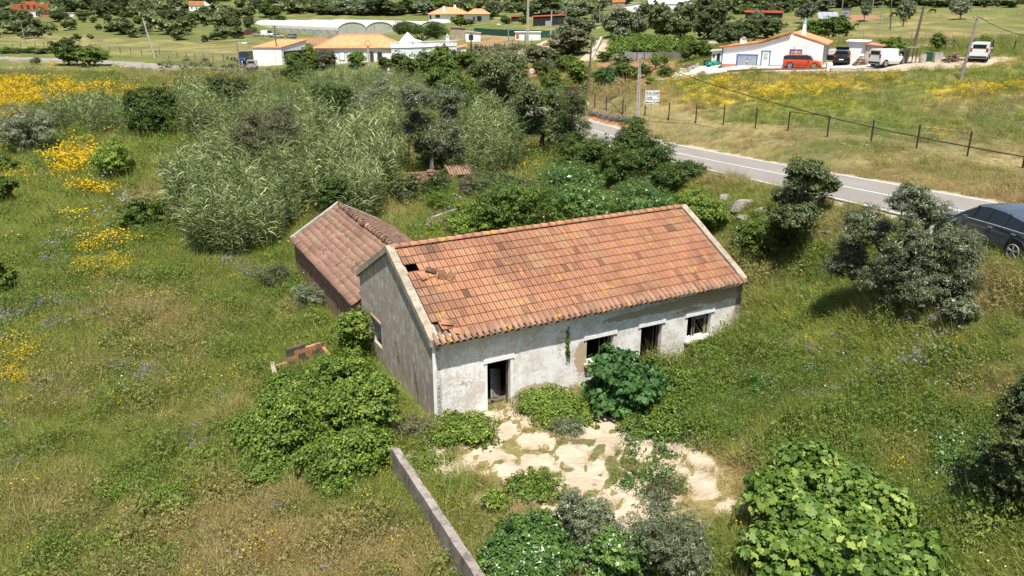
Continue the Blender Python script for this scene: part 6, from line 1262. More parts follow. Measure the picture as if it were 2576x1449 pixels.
k = place_car(2117, 160, (2121, 152)); car('parked_car', 'black hatchback standing with boot and doors open', 'car', L=4.2, H=1.6, col=cpaint('black_paint', (.012, .013, .015)), kind='suv', hatch=True, doors=[(1, .16, 1.25), (-1, .16, 1.25)], plate=True, **k)
white = cpaint('white_van_paint', (.78, .78, .77), .4, .35)
k = place_car(2232, 165, (2262, 158)); car('parked_van', 'small white van with its side and rear doors open', 'van', L=4.2, H=1.85, col=white, kind='van', doors=[(1, .12, 1.2)], hatch=False, **k)
k = place_car(2462, 151, (2470, 141)); car('parked_van', 'white delivery van seen from behind beside the leaning pole', 'van', L=4.1, H=1.9, col=white, kind='van', **k)
k = place_car(618, 160, (604, 166)); car('parked_van', 'dark blue camper van at the white shed corner', 'van', L=5.4, H=2.5, Wd=2.0, col=cpaint('dark_blue_paint', (.015, .04, .09)), kind='van', **k)
k = place_car(636, 174, (641, 168)); car('parked_van', 'silver van with white roof rack seen from behind by the road', 'van', L=4.1, H=1.85, col=cpaint('silver_paint', (.42, .43, .44), .5, .3, .4), kind='van', **k)
k = place_car(621, 87, (600, 88)); car('parked_car', 'dark red estate car left of the greenhouse cars', 'car', L=4.4, col=cpaint('dark_red_paint', (.30, .02, .03)), kind='estate', **k)
k = place_car(651, 91, (664, 91.5)); car('parked_car', 'beige and black car half hidden by the greenhouse weeds', 'car', L=3.9, col=cpaint('beige_paint', (.40, .36, .26)), kind='estate', **k)
k = place_car(674, 93.5, (690, 95)); car('parked_van', 'white people carrier among the greenhouse cars', 'van', L=4.6, H=2.1, col=white, kind='van', **k)
k = place_car(699, 95, (712, 96)); car('parked_car', 'pale silver saloon right of the white people carrier', 'car', L=4.3, H=1.45, col=cpaint('pale_silver_paint', (.50, .52, .54), .5, .3, .3), kind='estate', **k)
k = place_car(732, 95.5, (719, 94)); car('parked_car', 'grey estate rightmost of the greenhouse cars', 'car', L=4.4, H=1.5, col=cpaint('grey_paint', (.35, .37, .38), .5, .3, .3), kind='estate', **k)
k = place_car(1184, 60.5, (1176, 61)); car('parked_car', 'silver hatchback parked in front of the hip roofed villa', 'car', L=4.2, H=1.5, col=cpaint('villa_silver_paint', (.50, .52, .54), .5, .3, .3), kind='estate', **k)

# ---- long white house, terrace house, sheds, villa, greenhouse
def hip(par, x0, x1, y0, y1, z, h, ov=.35, mat='orange_roof', hx=None, parent=None):
    x0 -= ov; x1 += ov; y0 -= ov; y1 += ov; d = (y1-y0)/2 if hx is None else hx; m = (y0+y1)/2; mb = MB()
    A, B, C_, D_ = (x0, y0, z), (x1, y0, z), (x1, y1, z), (x0, y1, z); E_, F_ = (x0+d, m, z+h), (x1-d, m, z+h)
    mb.quad(A, B, F_, E_); mb.quad(B, C_, F_); mb.quad(C_, D_, E_, F_); mb.quad(D_, A, E_); mb.quad(A, D_, C_, B)
    mb.box(((x0+x1)/2, (y0+y1)/2, z-.06), (x1-x0, y1-y0, .1)); o_ = mb.build('roof', M[mat], par)
    mb = MB(); mb.tube([A, E_, F_, B], .12, 5); mb.tube([E_, F_], .14, 5); mb.build('ridge_tiles', M['terra'], o_); return o_
o, W_, s_ = frame('long_white_house', (795, 158), (986, 161), 'long white farmhouse with orange hipped roof beyond the reeds', 'house', skew=.1); MB().box((W_/2, 4, 1.2), (W_, 8, 3.8)).build('wall', M['wwall'], o)
rf = hip(o, 0, W_+2.5, 0, 8, 3.12, 2.3, .4, hx=5); fx = lambda z: (z-700)/(1550-700)*W_
for a_, b_, lo, hi, nm in ((770, 815, .95, 2.2, 'window'), (875, 908, -.2, 2.3, 'door'), (968, 1022, .8, 2.2, 'window'), (1058, 1105, .8, 2.2, 'window'), (1140, 1172, -.2, 2.3, 'door'), (1215, 1262, .8, 2.2, 'window'), (1310, 1345, -.2, 2.3, 'door'), (1395, 1440, .95, 2.2, 'window')):
    w_ = fx(b_)-fx(a_); f_ = MB().box((fx(a_)+w_/2, -.02, (lo+hi)/2), (w_+.25, .05, hi-lo+.2)).build(nm+'_surround', M['grey'], o); MB().box((fx(a_)+w_/2, -.06, (lo+hi)/2), (w_, .05, hi-lo)).build(nm, M['oldwood'] if nm == 'door' else (M['wwall'] if 960 < a_ < 1110 or a_ == 1215 else M['dkglass']), f_)
o, W_, s_ = frame('terrace_house', (986, 161), (1036, 163), 'white flat roofed house with pediment and balustraded roof terrace', 'house'); e = at(1150, 155, 156)-at(1036, 163, Zof(np.array(g1(1010, 162)))); ang = atan2(e[1], e[0])-o.rotation_euler.z; LB = float(np.hypot(e[0], e[1])); hh = 4.0
q = [(0, 0), (W_, 0), (W_+LB*cos(ang), LB*sin(ang)), (W_+LB*cos(ang)-7*sin(ang), LB*sin(ang)+7*cos(ang)), (0, 9)]
def ring(q, z0, z1, off=0):
    mb = MB(); n_ = len(q); i = len(mb.v); c0 = np.mean(q, 0); q = [tuple(np.array(p)+unit(np.array(p)-c0)*off) for p in q]; mb.v = [(x, y, z0) for x, y in q]+[(x, y, z1) for x, y in q]
    for k in range(n_): mb.f.append((k, (k+1) % n_, n_+(k+1) % n_, n_+k))
    mb.f.append(tuple(range(n_, 2*n_))); mb.t = [.5]*len(mb.f); return mb
ring(q, -1, 3.1).build('wall', M['wwall'], o); ring(q, 3.1, 3.25, .15).build('cornice', M['wwall'], o); ring(q, 3.25, 3.4, 0).build('roof_slab', M['wwall'], o); 
mb = MB(); 
for (a_, b_) in ((q[0], q[1]), (q[1], q[2])):
    a_, b_ = np.array(a_), np.array(b_); L_ = np.linalg.norm(b_-a_); n_ = int(L_/.35); rz_a = atan2(b_[1]-a_[1], b_[0]-a_[0]); c_ = (a_+b_)/2; mb.box((c_[0], c_[1]+.12, 4.12), (L_, .25, .14), rz_a)
    for i in range(n_+1):
        p = a_+(b_-a_)*i/n_; wide = i % 9 < 2; mb.box((p[0], p[1]+.12, 3.72), (.34 if wide else .12, .14, .68), rz_a)
mb.build('balustrade', M['wwall'], o)
mb = MB(); mb.prism([(W_*.35, 3.4), (W_*1.55, 3.4), (W_*1.55, 4.3), (W_*1.25, 4.5), (W_*.85, 5.9), (W_*.45, 4.3)], 2.2, 2.7); mb.build('pediment', M['wwall'], o)
px_ = W_+LB*.80*cos(ang); py_ = LB*.80*sin(ang)+1.5; mb = MB(); mb.box((px_, py_, 4.3), (.6, .6, 1.2)); ch_ = mb.build('chimney', M['wwall'], o); mb = MB(); mb.box((px_, py_, 4.75), (.45, .62, .3)); mb.box((px_, py_, 5.15), (.62, .62, .5), 0, .2); mb.build('chimney_cap', M['grey'], ch_)
wins(o, [(.5*W_, .6, .8, 1.6)], mat='grey'); 
for t in (.25, .42, .62, .85):
    p = (W_+LB*t*cos(ang), LB*t*sin(ang)); MB().box((p[0]+.02*sin(ang), p[1]-.03, 1.7), (.8, .08, .9), ang).build('window', M['grey'], o)
hut('tile_lean_to', (1152, 151), (1172, 150), 2.3, 5, 'small lean-to with orange roof behind the terrace house', 'shed', roof='orange_roof', slope=.4)
# white shed with mono-pitch roof
c_, a_, b_ = at(711, 163, 160), at(639.5, 163, 160), at(774, 156, 168); mb = MB(); d_ = a_+(b_-c_)
pts = [c_, b_, d_, a_]; hs = (3.3, 4.4, 4.4, 3.3); zg = min(p[2] for p in pts); base = [(p[0], p[1], zg-.8) for p in pts]; tp = [(p[0], p[1], zg+h) for p, h in zip(pts, hs)]
o = empty('white_shed', tuple(c_[:2])+(zg,), 0, 'white shed with single pitch orange roof next to the blue camper van', 'shed')
def loc(p): return (p[0]-c_[0], p[1]-c_[1], p[2]-zg)
mb = MB(); 
for i in range(4): mb.quad(*[loc(v) for v in (base[i], base[(i+1) % 4], tp[(i+1) % 4], tp[i])])
mb.build('wall', M['wwall'], o)
mb = MB(); up_ = [np.array(loc(v)) for v in tp]; cc = sum(up_)/4; up_ = [cc+(v-cc)*1.04 for v in up_]; mb.quad(*[v+(0, 0, .02) for v in up_]); mb.quad(*[v+(0, 0, .2) for v in up_])
for i in range(4): mb.quad(up_[i]+(0, 0, .02), up_[(i+1) % 4]+(0, 0, .02), up_[(i+1) % 4]+(0, 0, .2), up_[i]+(0, 0, .2))
mb.build('roof', M['orange_roof'], o)
e = unit((b_-c_)[:2]); ee = np.array([e[1], -e[0]]); L_ = np.linalg.norm((b_-c_)[:2]); rz_a = atan2(e[1], e[0]); 
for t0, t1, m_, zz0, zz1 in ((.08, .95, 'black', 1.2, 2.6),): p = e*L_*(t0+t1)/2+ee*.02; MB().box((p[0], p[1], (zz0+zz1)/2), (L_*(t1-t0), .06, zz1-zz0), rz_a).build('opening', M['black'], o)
p = e*L_*.35+ee*.06; MB().box((p[0], p[1], 1.6), (L_*.42, .06, 1.4), rz_a).build('shutter', plain('brown_shutter', (.20, .14, .08), .8), o)
# villa
o, W_, s_ = frame('hip_roofed_villa', (1079, 54), (1232, 55), 'white villa with two orange hipped roofs and two chimneys', 'house'); MB().box((W_/2, 5, 1.1), (W_, 10, 4.0)).build('wall', M['wwall'], o)
hip(o, 0, W_*.68, -.3, 11, 3.1, 2.5, .5); hip(o, W_*.62, W_, -.6, 7, 3.12, 1.9, .5, hx=3.5)
for t, y_, h in ((.25, 1.2, 2.9), (.43, 5, 3.4)): MB().box((t*W_, y_, 3.2+h/2), (.9, .9, h)).build('chimney', M['wwall'], o)
wins(o, [((a-215)/580*W_, lo, (b-a)/580*W_, hi-lo) for a, b, lo, hi in ((222, 240, .9, 2.6), (278, 322, 1.6, 2.7), (425, 462, -.3, 2.0), (480, 545, 1.2, 2.7), (636, 652, .6, 2.0), (675, 716, -.2, 2.2))], -.03)
# greenhouse
c_, a_, b_ = at(852, 93, 292), at(639, 80, 345), at(1118, 84, 312); o = empty('greenhouse', tuple(c_), 0, 'large white plastic greenhouse of four barrel roofed bays', 'greenhouse'); A_ = (a_-c_); B_ = (b_-c_); A_[2] = 0; B_[2] = 0; nb = 4; wl = 2.3; rs = 2.9
rf = MB(); ends = MB(); side = MB(); hoops = MB()
for k in range(nb):
    P0 = B_*k/nb; P1 = B_*(k+1)/nb; n_ = 12; arc = [(P0+(P1-P0)*(.5-.5*cos(pi*i/n_)), wl+rs*sin(pi*i/n_)**.8) for i in range(n_+1)]
    for j in range(8):
        for i in range(n_):
            q = []
            for (ii, jj) in ((i, j), (i+1, j), (i+1, j+1), (i, j+1)): p, z = arc[ii]; v = p+A_*jj/8; q.append((v[0], v[1], z))
            rf.quad(*q)
    for e_ in (0, 1):
        off_ = A_*e_; poly = [(p[0]+off_[0], p[1]+off_[1], z) for p, z in arc]; ends.quad(*poly); ends.quad((P0[0]+off_[0], P0[1]+off_[1], -1), (P1[0]+off_[0], P1[1]+off_[1], -1), (P1[0]+off_[0], P1[1]+off_[1], wl), (P0[0]+off_[0], P0[1]+off_[1], wl))
    hoops.tube([(p[0]-A_[0]*.002, p[1]-A_[1]*.002, z+.03) for p, z in arc], .09, 5)
    for t in (.3, .7): v = P0+(P1-P0)*t-A_*.001; hoops.tube([(v[0], v[1], 0), (v[0], v[1], wl+rs*.85)], .06, 4)
for j in range(24):
    a0, a1 = A_*j/24, A_*(j+1)/24; w_ = .12*(-1)**j; side.quad((a0[0], a0[1], -1), (a1[0], a1[1], -1), (a1[0], a1[1]+w_, wl), (a0[0], a0[1]-w_, wl))
rf.build('roof', M['plastic'], o, smooth=True); ends.build('end_wall', plain('end_wall_film', (.42, .43, .36), .5, .1, .5), o); side.build('side_wall', M['mesh'], o); hoops.build('hoop', M['galv'], o)
# other small buildings
o, W_ = hut('whitewashed_ruin', (1171, 103), (1209, 104), 2.7, 6, 'white patched old cottage beside the weathered grey barn wall', 'cottage', slope=-.5, roof='cope', openings=[('window', .22, .4, .3, 1.4, 'black')])
hut('grey_barn', (1134, 97), (1172, 99), 3.4, 7, 'weathered grey plaster barn behind the umbrella pine', 'barn', wall='cope', roof='oldtile', slope=-.2)
hut('black_barn', (1341, 65), (1418, 69), 3.2, 9, 'black boarded barn with thin red roof', 'barn', wall='black', roof='red_roof', slope=.5, rh=.3, openings=[('window', .4, .4, .2, 1.6, 'grey')])
hut('small_shed', (1286, 54), (1308, 55), 1.7, 3, 'little black shed with red roof near the concrete pylon', 'shed', wall='black', roof='red_roof', slope=.1, rh=.5)
hut('white_pumphouse', (1296, 102), (1360, 100), 2.2, 3, 'low white pump house by the curve of the track', 'hut', roof='wwall', openings=[('door', .36, 0, .08, 1.9, 'grey'), ('panel', .03, .5, .12, 1.2, 'red_roof')])
hut('white_store', (1731, 34), (1782, 36), 5.0, 8, 'two storey pale block attached to the barrel roofed warehouse', 'building', wall='conc', roof='wwall', openings=[('window', .35, 2.8, .2, 1.7, 'black'), ('window', .62, .2, .3, 1.6, 'black'), ('window', .05, .3, .28, 1.4, 'black')])
o, W_, s_ = frame('barrel_warehouse', (1630, 31), (1731, 34), 'white warehouse with barrel vaulted roof on the hill', 'building'); MB().box((W_/2, 7, 1), (W_, 14, 5)).build('wall', M['wwall'], o)
mb = MB(); n_ = 10
for i in range(n_):
    a0, a1 = pi*i/n_, pi*(i+1)/n_; mb.quad(*[(x, 7-7.2*cos(a), 3.5+3.2*sin(a)) for x, a in ((0, a0), (W_, a0), (W_, a1), (0, a1))])
for x in (0, W_): mb.quad(*[(x, 7-7.2*cos(pi*i/n_), 3.5+3.2*sin(pi*i/n_)) for i in range(n_+1)])
mb.build('roof', M['wwall'], o)
hut('white_shed', (1570, 28), (1624, 30), 2.4, 6, 'white gable shed stepping down left of the warehouse', 'shed', roof='wwall', slope=1.6)
hut('stone_cottage', (1541, 20), (1571, 22), 2.6, 6, 'old stone cottage with orange roof left of the warehouse', 'cottage', wall='cope', roof='orange_roof', slope=.3, rh=1.3)
o, W_ = hut('red_roofed_barn', (1874, 46), (1966, 48), 2.0, 7, 'low dark barn with red roof under the pasture trees', 'barn', wall='black', roof='red_roof', slope=-.2, rh=.7)
hut('field_hut', (2116, 43), (2136, 44), 2.7, 3, 'grey metal hut beside the solar panels', 'hut', wall='grey', roof='black')
o, W_, s_ = frame('unfinished_house', (50, 40), (124, 42), 'unfinished two storey house of red brick over white ground floor', 'house'); MB().box((W_/2, 5, .9), (W_, 10, 3.8)).build('ground_floor', M['wwall'], o); mb = MB(); mb.box((W_/2, 5, 4.2), (W_+1, 10.5, 2.75)); mb.box((W_*.55, 6, 6.1), (W_*.3, 5, 1.2)); mb.build('upper_wall', plain('raw_red_brick', (.48, .14, .06), .9, .15, 1), o)
wins(o, [(W_*.08, 3.4, 1, 1.8), (W_*.28, 3.4, 1.2, 1.8), (W_*.5, 3.4, .9, 1.8)], -.27, None, 'oldwood'); wins(o, [(W_*.02, -.5, W_*.3, 2.6), (W_*.55, .4, .7, 1.3), (W_*.62, -.5, .8, 2.2)], -.02)
hut('brick_annex', (108, 45), (132, 46), 2.3, 4, 'low orange brick annex right of the unfinished house', 'annex', wall='terra', roof='orange_roof'); hut('brick_shell', (0, 26), (20, 27), 2.6, 6, 'raw brick shell at the top left edge of the hill', 'building', wall='terra', openings=[('opening', .4, .3, .2, 1.6, 'black')])
hut('white_container', (166, 42), (187, 43), 1.9, 3, 'white container standing alone on the far plain', 'container', roof='wwall')
o, W_, s_ = frame('hillside_farmhouse', (476, 25), (532, 27), 'white farmhouse with orange roof on the distant slope', 'house'); MB().box((W_/2, 4, .9), (W_, 8, 3.6)).build('wall', M['wwall'], o); mb = MB(); mb.prism([(-.3, 2.7), (W_*.72, 2.7), (W_*.66, 4.9), (.6, 4.9)], -.3, 8.3); mb.build('roof', M['orange_roof'], o); mb = MB(); mb.prism([(W_*.7, -1), (W_, -1), (W_, 2.8), (W_*.72, 5.0)], -.4, 6); mb.build('gable', M['wwall'], o)
wins(o, [(W_*t, .9, .6, 1) for t in (.1, .3, .5)]); hut('veranda', (532, 27), (557, 27), 2.1, 4, 'dark veranda with white roof beside the hillside farmhouse', 'veranda', wall='black', roof='wwall', rh=.4)
hut('open_shed', (690, 22), (717, 23), 2.3, 5, 'open dark shed with white roof on the hill above the greenhouse', 'shed', wall='black', roof='wwall', rh=.35)
hut('white_caravan', (445, 34), (456, 34.5), 3.0, 2, 'small upright white cabin on the far plain', 'cabin', roof='wwall')
hut('red_trough', (592, 62), (607, 62.5), .9, 1.5, 'low red trough on the plain left of the greenhouse', 'trough', wall='terra')
# umbrella pine
x, y, z, a, c = volume_at(984, 42, 1136, 118, bury=1.0); o = empty('umbrella_pine', (x, y, z), 0, 'big umbrella pine with two rounded crowns behind the terrace house', 'tree'); rg = np.random.default_rng(5)
bl = []
for cx0, r_, n_ in ((-.38, .58, 12), (.5, .5, 10)):
    for i in range(n_): d = unit(rg.normal(size=3)); bl.append((a*(cx0+d[0]*r_*.7), d[1]*a*.45, c*(1.25 if cx0 < 0 else 1.05)+d[2]*c*.32, a*.26, a*.26, c*.30))
link('crown', crown_mesh('pine_crown', bl, 420, 30, .75, .32, 'narrow', 9, core=.3), M['mastic'], o)
mb = MB(); mb.tube([(.3, 0, -.5), (.2, 0, c*.5), (0, 0, c*.8)], [.35, .3, .25], 7); 
for dx in (-.7, -.35, .15, .55, .8): mb.tube([(.2, 0, c*.45), (a*dx*.5, .3, c*.75), (a*dx*.8, .2, c*1.1)], [.22, .16, .08], 5)
mb.build('trunk', M['bark'], o)

# ---- poles, cables, signs, fences
def pole(base, top, label, mat='post', r0=.14, r1=.09, arm=None, ring=False, square=False, hcap=None, cat='utility pole', name='utility_pole', steps=False):
    b_ = np.array(g1(*base)); Z = Zof(b_); t_ = at(top[0], top[1], Z); t_[1] = b_[1]+(t_[1]-b_[1])*.0
    # keep the pole in the upright plane through its foot facing the viewer
    r = ray(*top); k = b_[1]/r[1]; t_ = np.array([r[0]*k, b_[1], CH+r[2]*k]); o = empty(name, tuple(b_), 0, label, cat); d = t_-b_; mb = MB()
    mb.tube([(0, 0, -.6), tuple(d)], [r0, r1], 4 if square else 8); mb.build('shaft', M[mat], o)
    if arm: mb = MB(); mb.box((d[0], d[1], d[2]-.15), (arm, .12, .12), .3); mb.build('cross_arm', M[mat], o); mb = MB(); [mb.tube([(d[0]+s*arm*.42, d[1], d[2]-.1), (d[0]+s*arm*.42, d[1], d[2]+.12)], .05, 6) for s in (-1, 1)]; mb.build('insulator', M['galv'], o)
    if ring: mb = MB(); mb.tube([(d[0]+.55*cos(a), d[1]-.1, d[2]+.1+.55*sin(a)) for a in np.linspace(0, 2*pi, 17)], .045, 5, False); mb.build('cable_coil', M['rust'], o)
    if steps: mb = MB(); [mb.box((d[0]*t, -.02-r0, d[2]*t), (.07, .05, .28)) for t in np.linspace(.12, .95, 12)]; mb.build('slot', M['grey'], o)
    return o, t_
def cable(p, q, sag, label, r=.028):
    p, q = np.array(p), np.array(q); mb = MB(); mb.tube([p+(q-p)*t-np.array([0, 0, sag*4*t*(1-t)]) for t in np.linspace(0, 1, 15)], r, 4, False); return mb.build('cable', M['black'], None, label=label, cat='cable')
o1, T1 = pole((1604, 318), (1610, 138), 'square concrete power pole beside the direction sign', 'conc', .20, .13, square=True, steps=True)
mb = MB(); mb.tube([(T1[0]-o1.location.x-.35, .0, T1[2]-o1.location.z-.7), (T1[0]-o1.location.x-.3, 0, T1[2]-o1.location.z+.3), (T1[0]-o1.location.x+.1, 0, T1[2]-o1.location.z+.65), (T1[0]-o1.location.x+.45, 0, T1[2]-o1.location.z+.3), (T1[0]-o1.location.x+.5, 0, T1[2]-o1.location.z-.5)], .035, 5, False); mb.build('cable_loop', M['black'], o1)
o2, T2 = pole((1477, 256), (1489, 95), 'dark wooden pole next to the brown gate', 'bark', .15, .11)
pole((1327, 104), (1329, -20), 'very tall slotted concrete pylon by the pump house', 'conc', .38, .26, square=True, steps=True); pole((1384, 112), (1388, 27), 'concrete pole at the bend of the white track', 'conc', .2, .14, square=True)
o3, T3 = pole((1279, 117), (1279, 62), 'grey pole with a street lamp arm by the fenced plot', 'post', .16, .12)
def lamp_arm(o_, T_, dx, dz):
    b_ = o_.location; mb = MB(); mb.tube([(T_[0]-b_.x, 0, T_[2]-b_.z-.4), (T_[0]-b_.x+dx, 0, T_[2]-b_.z+dz)], .05, 5); mb.build('lamp_arm', M['galv'], o_); MB().box((T_[0]-b_.x+dx*1.15, 0, T_[2]-b_.z+dz), (.9, .3, .22)).build('lamp_head', M['wwall'], o_)
lamp_arm(o3, T3, -2.2, .1)
pole((1424, 58), (1424, 21), 'pale pole behind the black barn', 'post', .16, .12); pole((1493, 69), (1493, 20), 'brown pole left of the pair on the slope', 'bark', .16, .12); pole((1509, 61), (1509, 16), 'grey pole right of the pair on the slope', 'post', .16, .12)
pole((1185, 136), (1185, 84), 'black wooden post pole at the fenced plot', 'rust', .16, .13)
o4, T4 = pole((929, 182), (925, 112), 'concrete pole with a coil of cable before the long white house', 'conc', .20, .15, square=True, ring=True)
o5, T5 = pole((700, 163), (690, 65), 'tall brown pole in front of the white shed', 'bark', .16, .11, arm=.8)
o6, T6 = pole((606, 195), (595, 102), 'leaning pole with street lamp beside the far road', 'post', .16, .12); lamp_arm(o6, T6, 1.2, -.4)
o7, T7 = pole((389, 146), (358, 43), 'strongly leaning slotted concrete pole in the left field', 'conc', .24, .16, square=True, steps=True); pole((65, 113), (51, 50), 'thin leaning pole at the far left', 'post', .16, .1); pole((243, 52), (238, 24), 'distant pole before the wooded hill', 'post', .18, .12)
o8, T8 = pole((2298, 121), (2324, 17), 'dark pole leaning right behind the small white van', 'bark', .2, .14, arm=.9); o9, T9 = pole((2415, 200), (2461, 41), 'weathered pole leaning steeply over the flower meadow', 'post', .17, .13, arm=1.2)
pole((2240, 76), (2243, 3), 'dark pole on the pasture near the donkeys', 'bark', .18, .12); pole((2214, 60), (2222, 4), 'faint grey pole on the pasture', 'post', .14, .1); pole((2192, 36), (2199, -8), 'bare pole behind the lone olive', 'post', .18, .12); pole((2117, 36), (2122, -12), 'pale pole beside the field hut', 'post', .18, .12); pole((1862, 108), (1866, 44), 'thin white mast behind the satellite dish', 'post', .12, .07)
cable(T1+(0, 0, -.3), at(3060, 470, 36), 1.2, 'black cable running from the concrete pole over the right meadow', .035)
cable(T1+(-.3, 0, -.4), T2+(0, 0, -.5), 1.6, 'black cable sagging between the concrete and the wooden pole'); cable(T9, at(2700, 92, 70), .8, 'thin cable leaving the steep leaning pole to the right', .03)
cable(T4, T5+(0, 0, -1), 1.5, 'thin cable from the coil pole to the pole by the white shed', .025); cable(T5, T6, 1.5, 'thin cable between the shed pole and the lamp pole', .025); cable(T4, at(1040, 132, 145), .3, 'thin cable from the coil pole to the terrace house', .025); cable(T6, T7, 2.5, 'thin cable crossing the left field', .025)
def text(body, size, loc_, par, m, name='lettering', align='LEFT', rz=0):
    cu = bpy.data.curves.new(name, 'FONT'); cu.body = body; cu.size = size; cu.extrude = .003; cu.align_x = align; cu.offset = size*.012; tmp = bpy.data.objects.new('tmp', cu); COL.objects.link(tmp); bpy.context.view_layer.update(); me_ = bpy.data.meshes.new_from_object(tmp.evaluated_get(bpy.context.evaluated_depsgraph_get())); bpy.data.objects.remove(tmp); me_.materials.clear(); me_.materials.append(m); o_ = bpy.data.objects.new(name, me_); COL.objects.link(o_); o_.parent = par; o_.location = loc_; o_.rotation_euler = (pi/2, 0, rz); return o_
M['ink'] = plain('black_ink', (.01, .01, .012), .6, .05); M['signw'] = plain('white_sign_face', (.80, .81, .82), .45, .03)
b_ = np.array(g1(1634, 350)); o = empty('direction_sign', tuple(b_), 0, 'three white direction boards with black arrows on a steel post', 'sign'); sS = FPX/Zof(b_); zt = lambda py: (350-py)/sS/.985
mb = MB(); mb.tube([(0, 0, -.5), (.02, 0, zt(232))], .04, 8); mb.build('post', M['galv'], o)
for i, (tx, up_) in enumerate((('Farta Vacas', 0), ('Cotifo', 1), ('Monte Ruivo', 0))):
    zc = zt(237.5+i*11.5); wB = 35.5/sS; hB = 10.3/sS; bd = MB(); bd.box((0, -.07, zc), (wB, .04, hB)); pb = bd.build('board', M['signw'], o, bevel=.03); rim = MB(); rr = [(-wB/2+.03, -.095, zc-hB/2+.03), (wB/2-.03, -.095, zc-hB/2+.03), (wB/2-.03, -.095, zc+hB/2-.03), (-wB/2+.03, -.095, zc+hB/2-.03)]; rim.tube(rr+[rr[0]], .008, 4); rim.build('border', M['ink'], pb)
    text(tx, hB*.66, (-wB/2+.05, -.10, zc-hB*.22), pb, M['ink']); ar = MB(); ax_ = wB/2-.14
    if up_: ar.tube([(ax_, -.10, zc-.13), (ax_, -.10, zc+.13)], .014, 4); ar.tube([(ax_-.07, -.10, zc+.05), (ax_, -.10, zc+.14), (ax_+.07, -.10, zc+.05)], .014, 4)
    else: ar.tube([(ax_-.13, -.10, zc), (ax_+.08, -.10, zc)], .014, 4); ar.tube([(ax_, -.10, zc+.08), (ax_+.09, -.10, zc), (ax_, -.10, zc-.08)], .014, 4)
    ar.build('arrow', M['ink'], pb)
M['signred'] = plain('red_sign_border', (.55, .03, .04), .5, .05)
def round_sign(base, cpx, cpy, rpx, txt, label, tri=None):
    b_ = np.array(g1(*base)); r = ray(cpx, cpy); k = b_[1]/r[1]; c_ = np.array([r[0]*k, 0, CH+r[2]*k-b_[2]]); c_[0] -= b_[0]; rr = rpx/FPX*Zof(b_); o = empty('road_sign', tuple(b_), 0, label, 'road sign'); mb = MB(); mb.tube([(c_[0], .06, -.5), (c_[0], .06, c_[2]+(2.2*rr if tri else 0))], .045, 6); mb.build('post', M['galv'], o)
    d_ = MB().disc((c_[0], 0, c_[2]), (0, 1, 0), rr, 24, .03).build('disc', M['signred'], o); MB().disc((c_[0], -.02, c_[2]), (0, 1, 0), rr*.80, 24, .03).build('face', M['signw'], d_); text(txt, rr*1.05, (c_[0], -.045, c_[2]-rr*.36), d_, M['ink'], align='CENTER')
    if tri:
        z0 = c_[2]+rr*1.15
        for f_, m_, y_ in ((1, 'signred', 0), (.68, 'signw', -.025)):
            h = rr*1.15*f_; zc = z0+rr*.85; MB().prism([(c_[0]-h, zc-h*.75), (c_[0]+h, zc-h*.75), (c_[0], zc+h)], y_, y_+.02).build('triangle', M[m_], o)
    return o
round_sign((978, 212), 978, 186, 5.6, '40', 'round 40 speed limit sign under a red edged warning triangle', True); round_sign((1338, 236), 1338, 178.5, 7.4, '12t', 'round red edged weight limit sign above the bright shrub')
# gate of the orchard
o, W_, s_ = frame('brown_gate', (1420, 247), (1464, 252), 'closed dark brown sheet gate at the orchard entrance', 'gate'); MB().box((W_/2, 0, .95), (W_, .06, 1.8)).build('panel', plain('dark_brown_sheet', (.07, .035, .028), .6, .1), o); mb = MB(); mb.box((-.08, 0, 1), (.14, .14, 2.2)); mb.box((W_+.08, 0, 1), (.14, .14, 2.2)); mb.build('gate_post', M['green'], o)
p = [np.array(g1(*q)) for q in ((1464, 247), (1478, 240), (1476, 256))]; mb = MB(); h = 2.2; mb.quad(p[0]+(0, 0, .1), p[2]+(0, 0, .1), p[2]+(0, 0, h+.5), p[0]+(0, 0, h-.6)); mb.tube([p[0], p[0]+(0, 0, h)], .05, 5); mb.tube([p[2], p[2]+(0, 0, h+.5)], .05, 5); mb.build('netting', M['green'], label='sagging green netting between gate and wooden pole', cat='netting')
p = [np.array(g1(*q)) for q in ((1456, 248), (1480, 272))]; mb = MB(); block_wall(mb, p[0][:2], p[1][:2], p[0][2]+.7, p[1][2]+.6, .25, p[1][2]-.5); mb.build('gate_wall', M['conc'], label='pale sloping wall end beside the brown gate', cat='wall')
pts_ = catmull(np.array([g1(*q) for q in ((1484, 288), (1510, 292), (1540, 300), (1570, 303), (1600, 306))]), 5); bl = [(q[0], q[1], q[2]+.2, .5, .4, .35) for q in pts_]; link('dry_hedge', crown_mesh('dry_hedge', bl, 260, 30, .22, .12, 'narrow', 4, core=.2), plain('dry_grey_twigs', (.22, .21, .19), .9, .3, 5), label='low hedge of dry grey brush on top of the red cutting', cat='hedge')
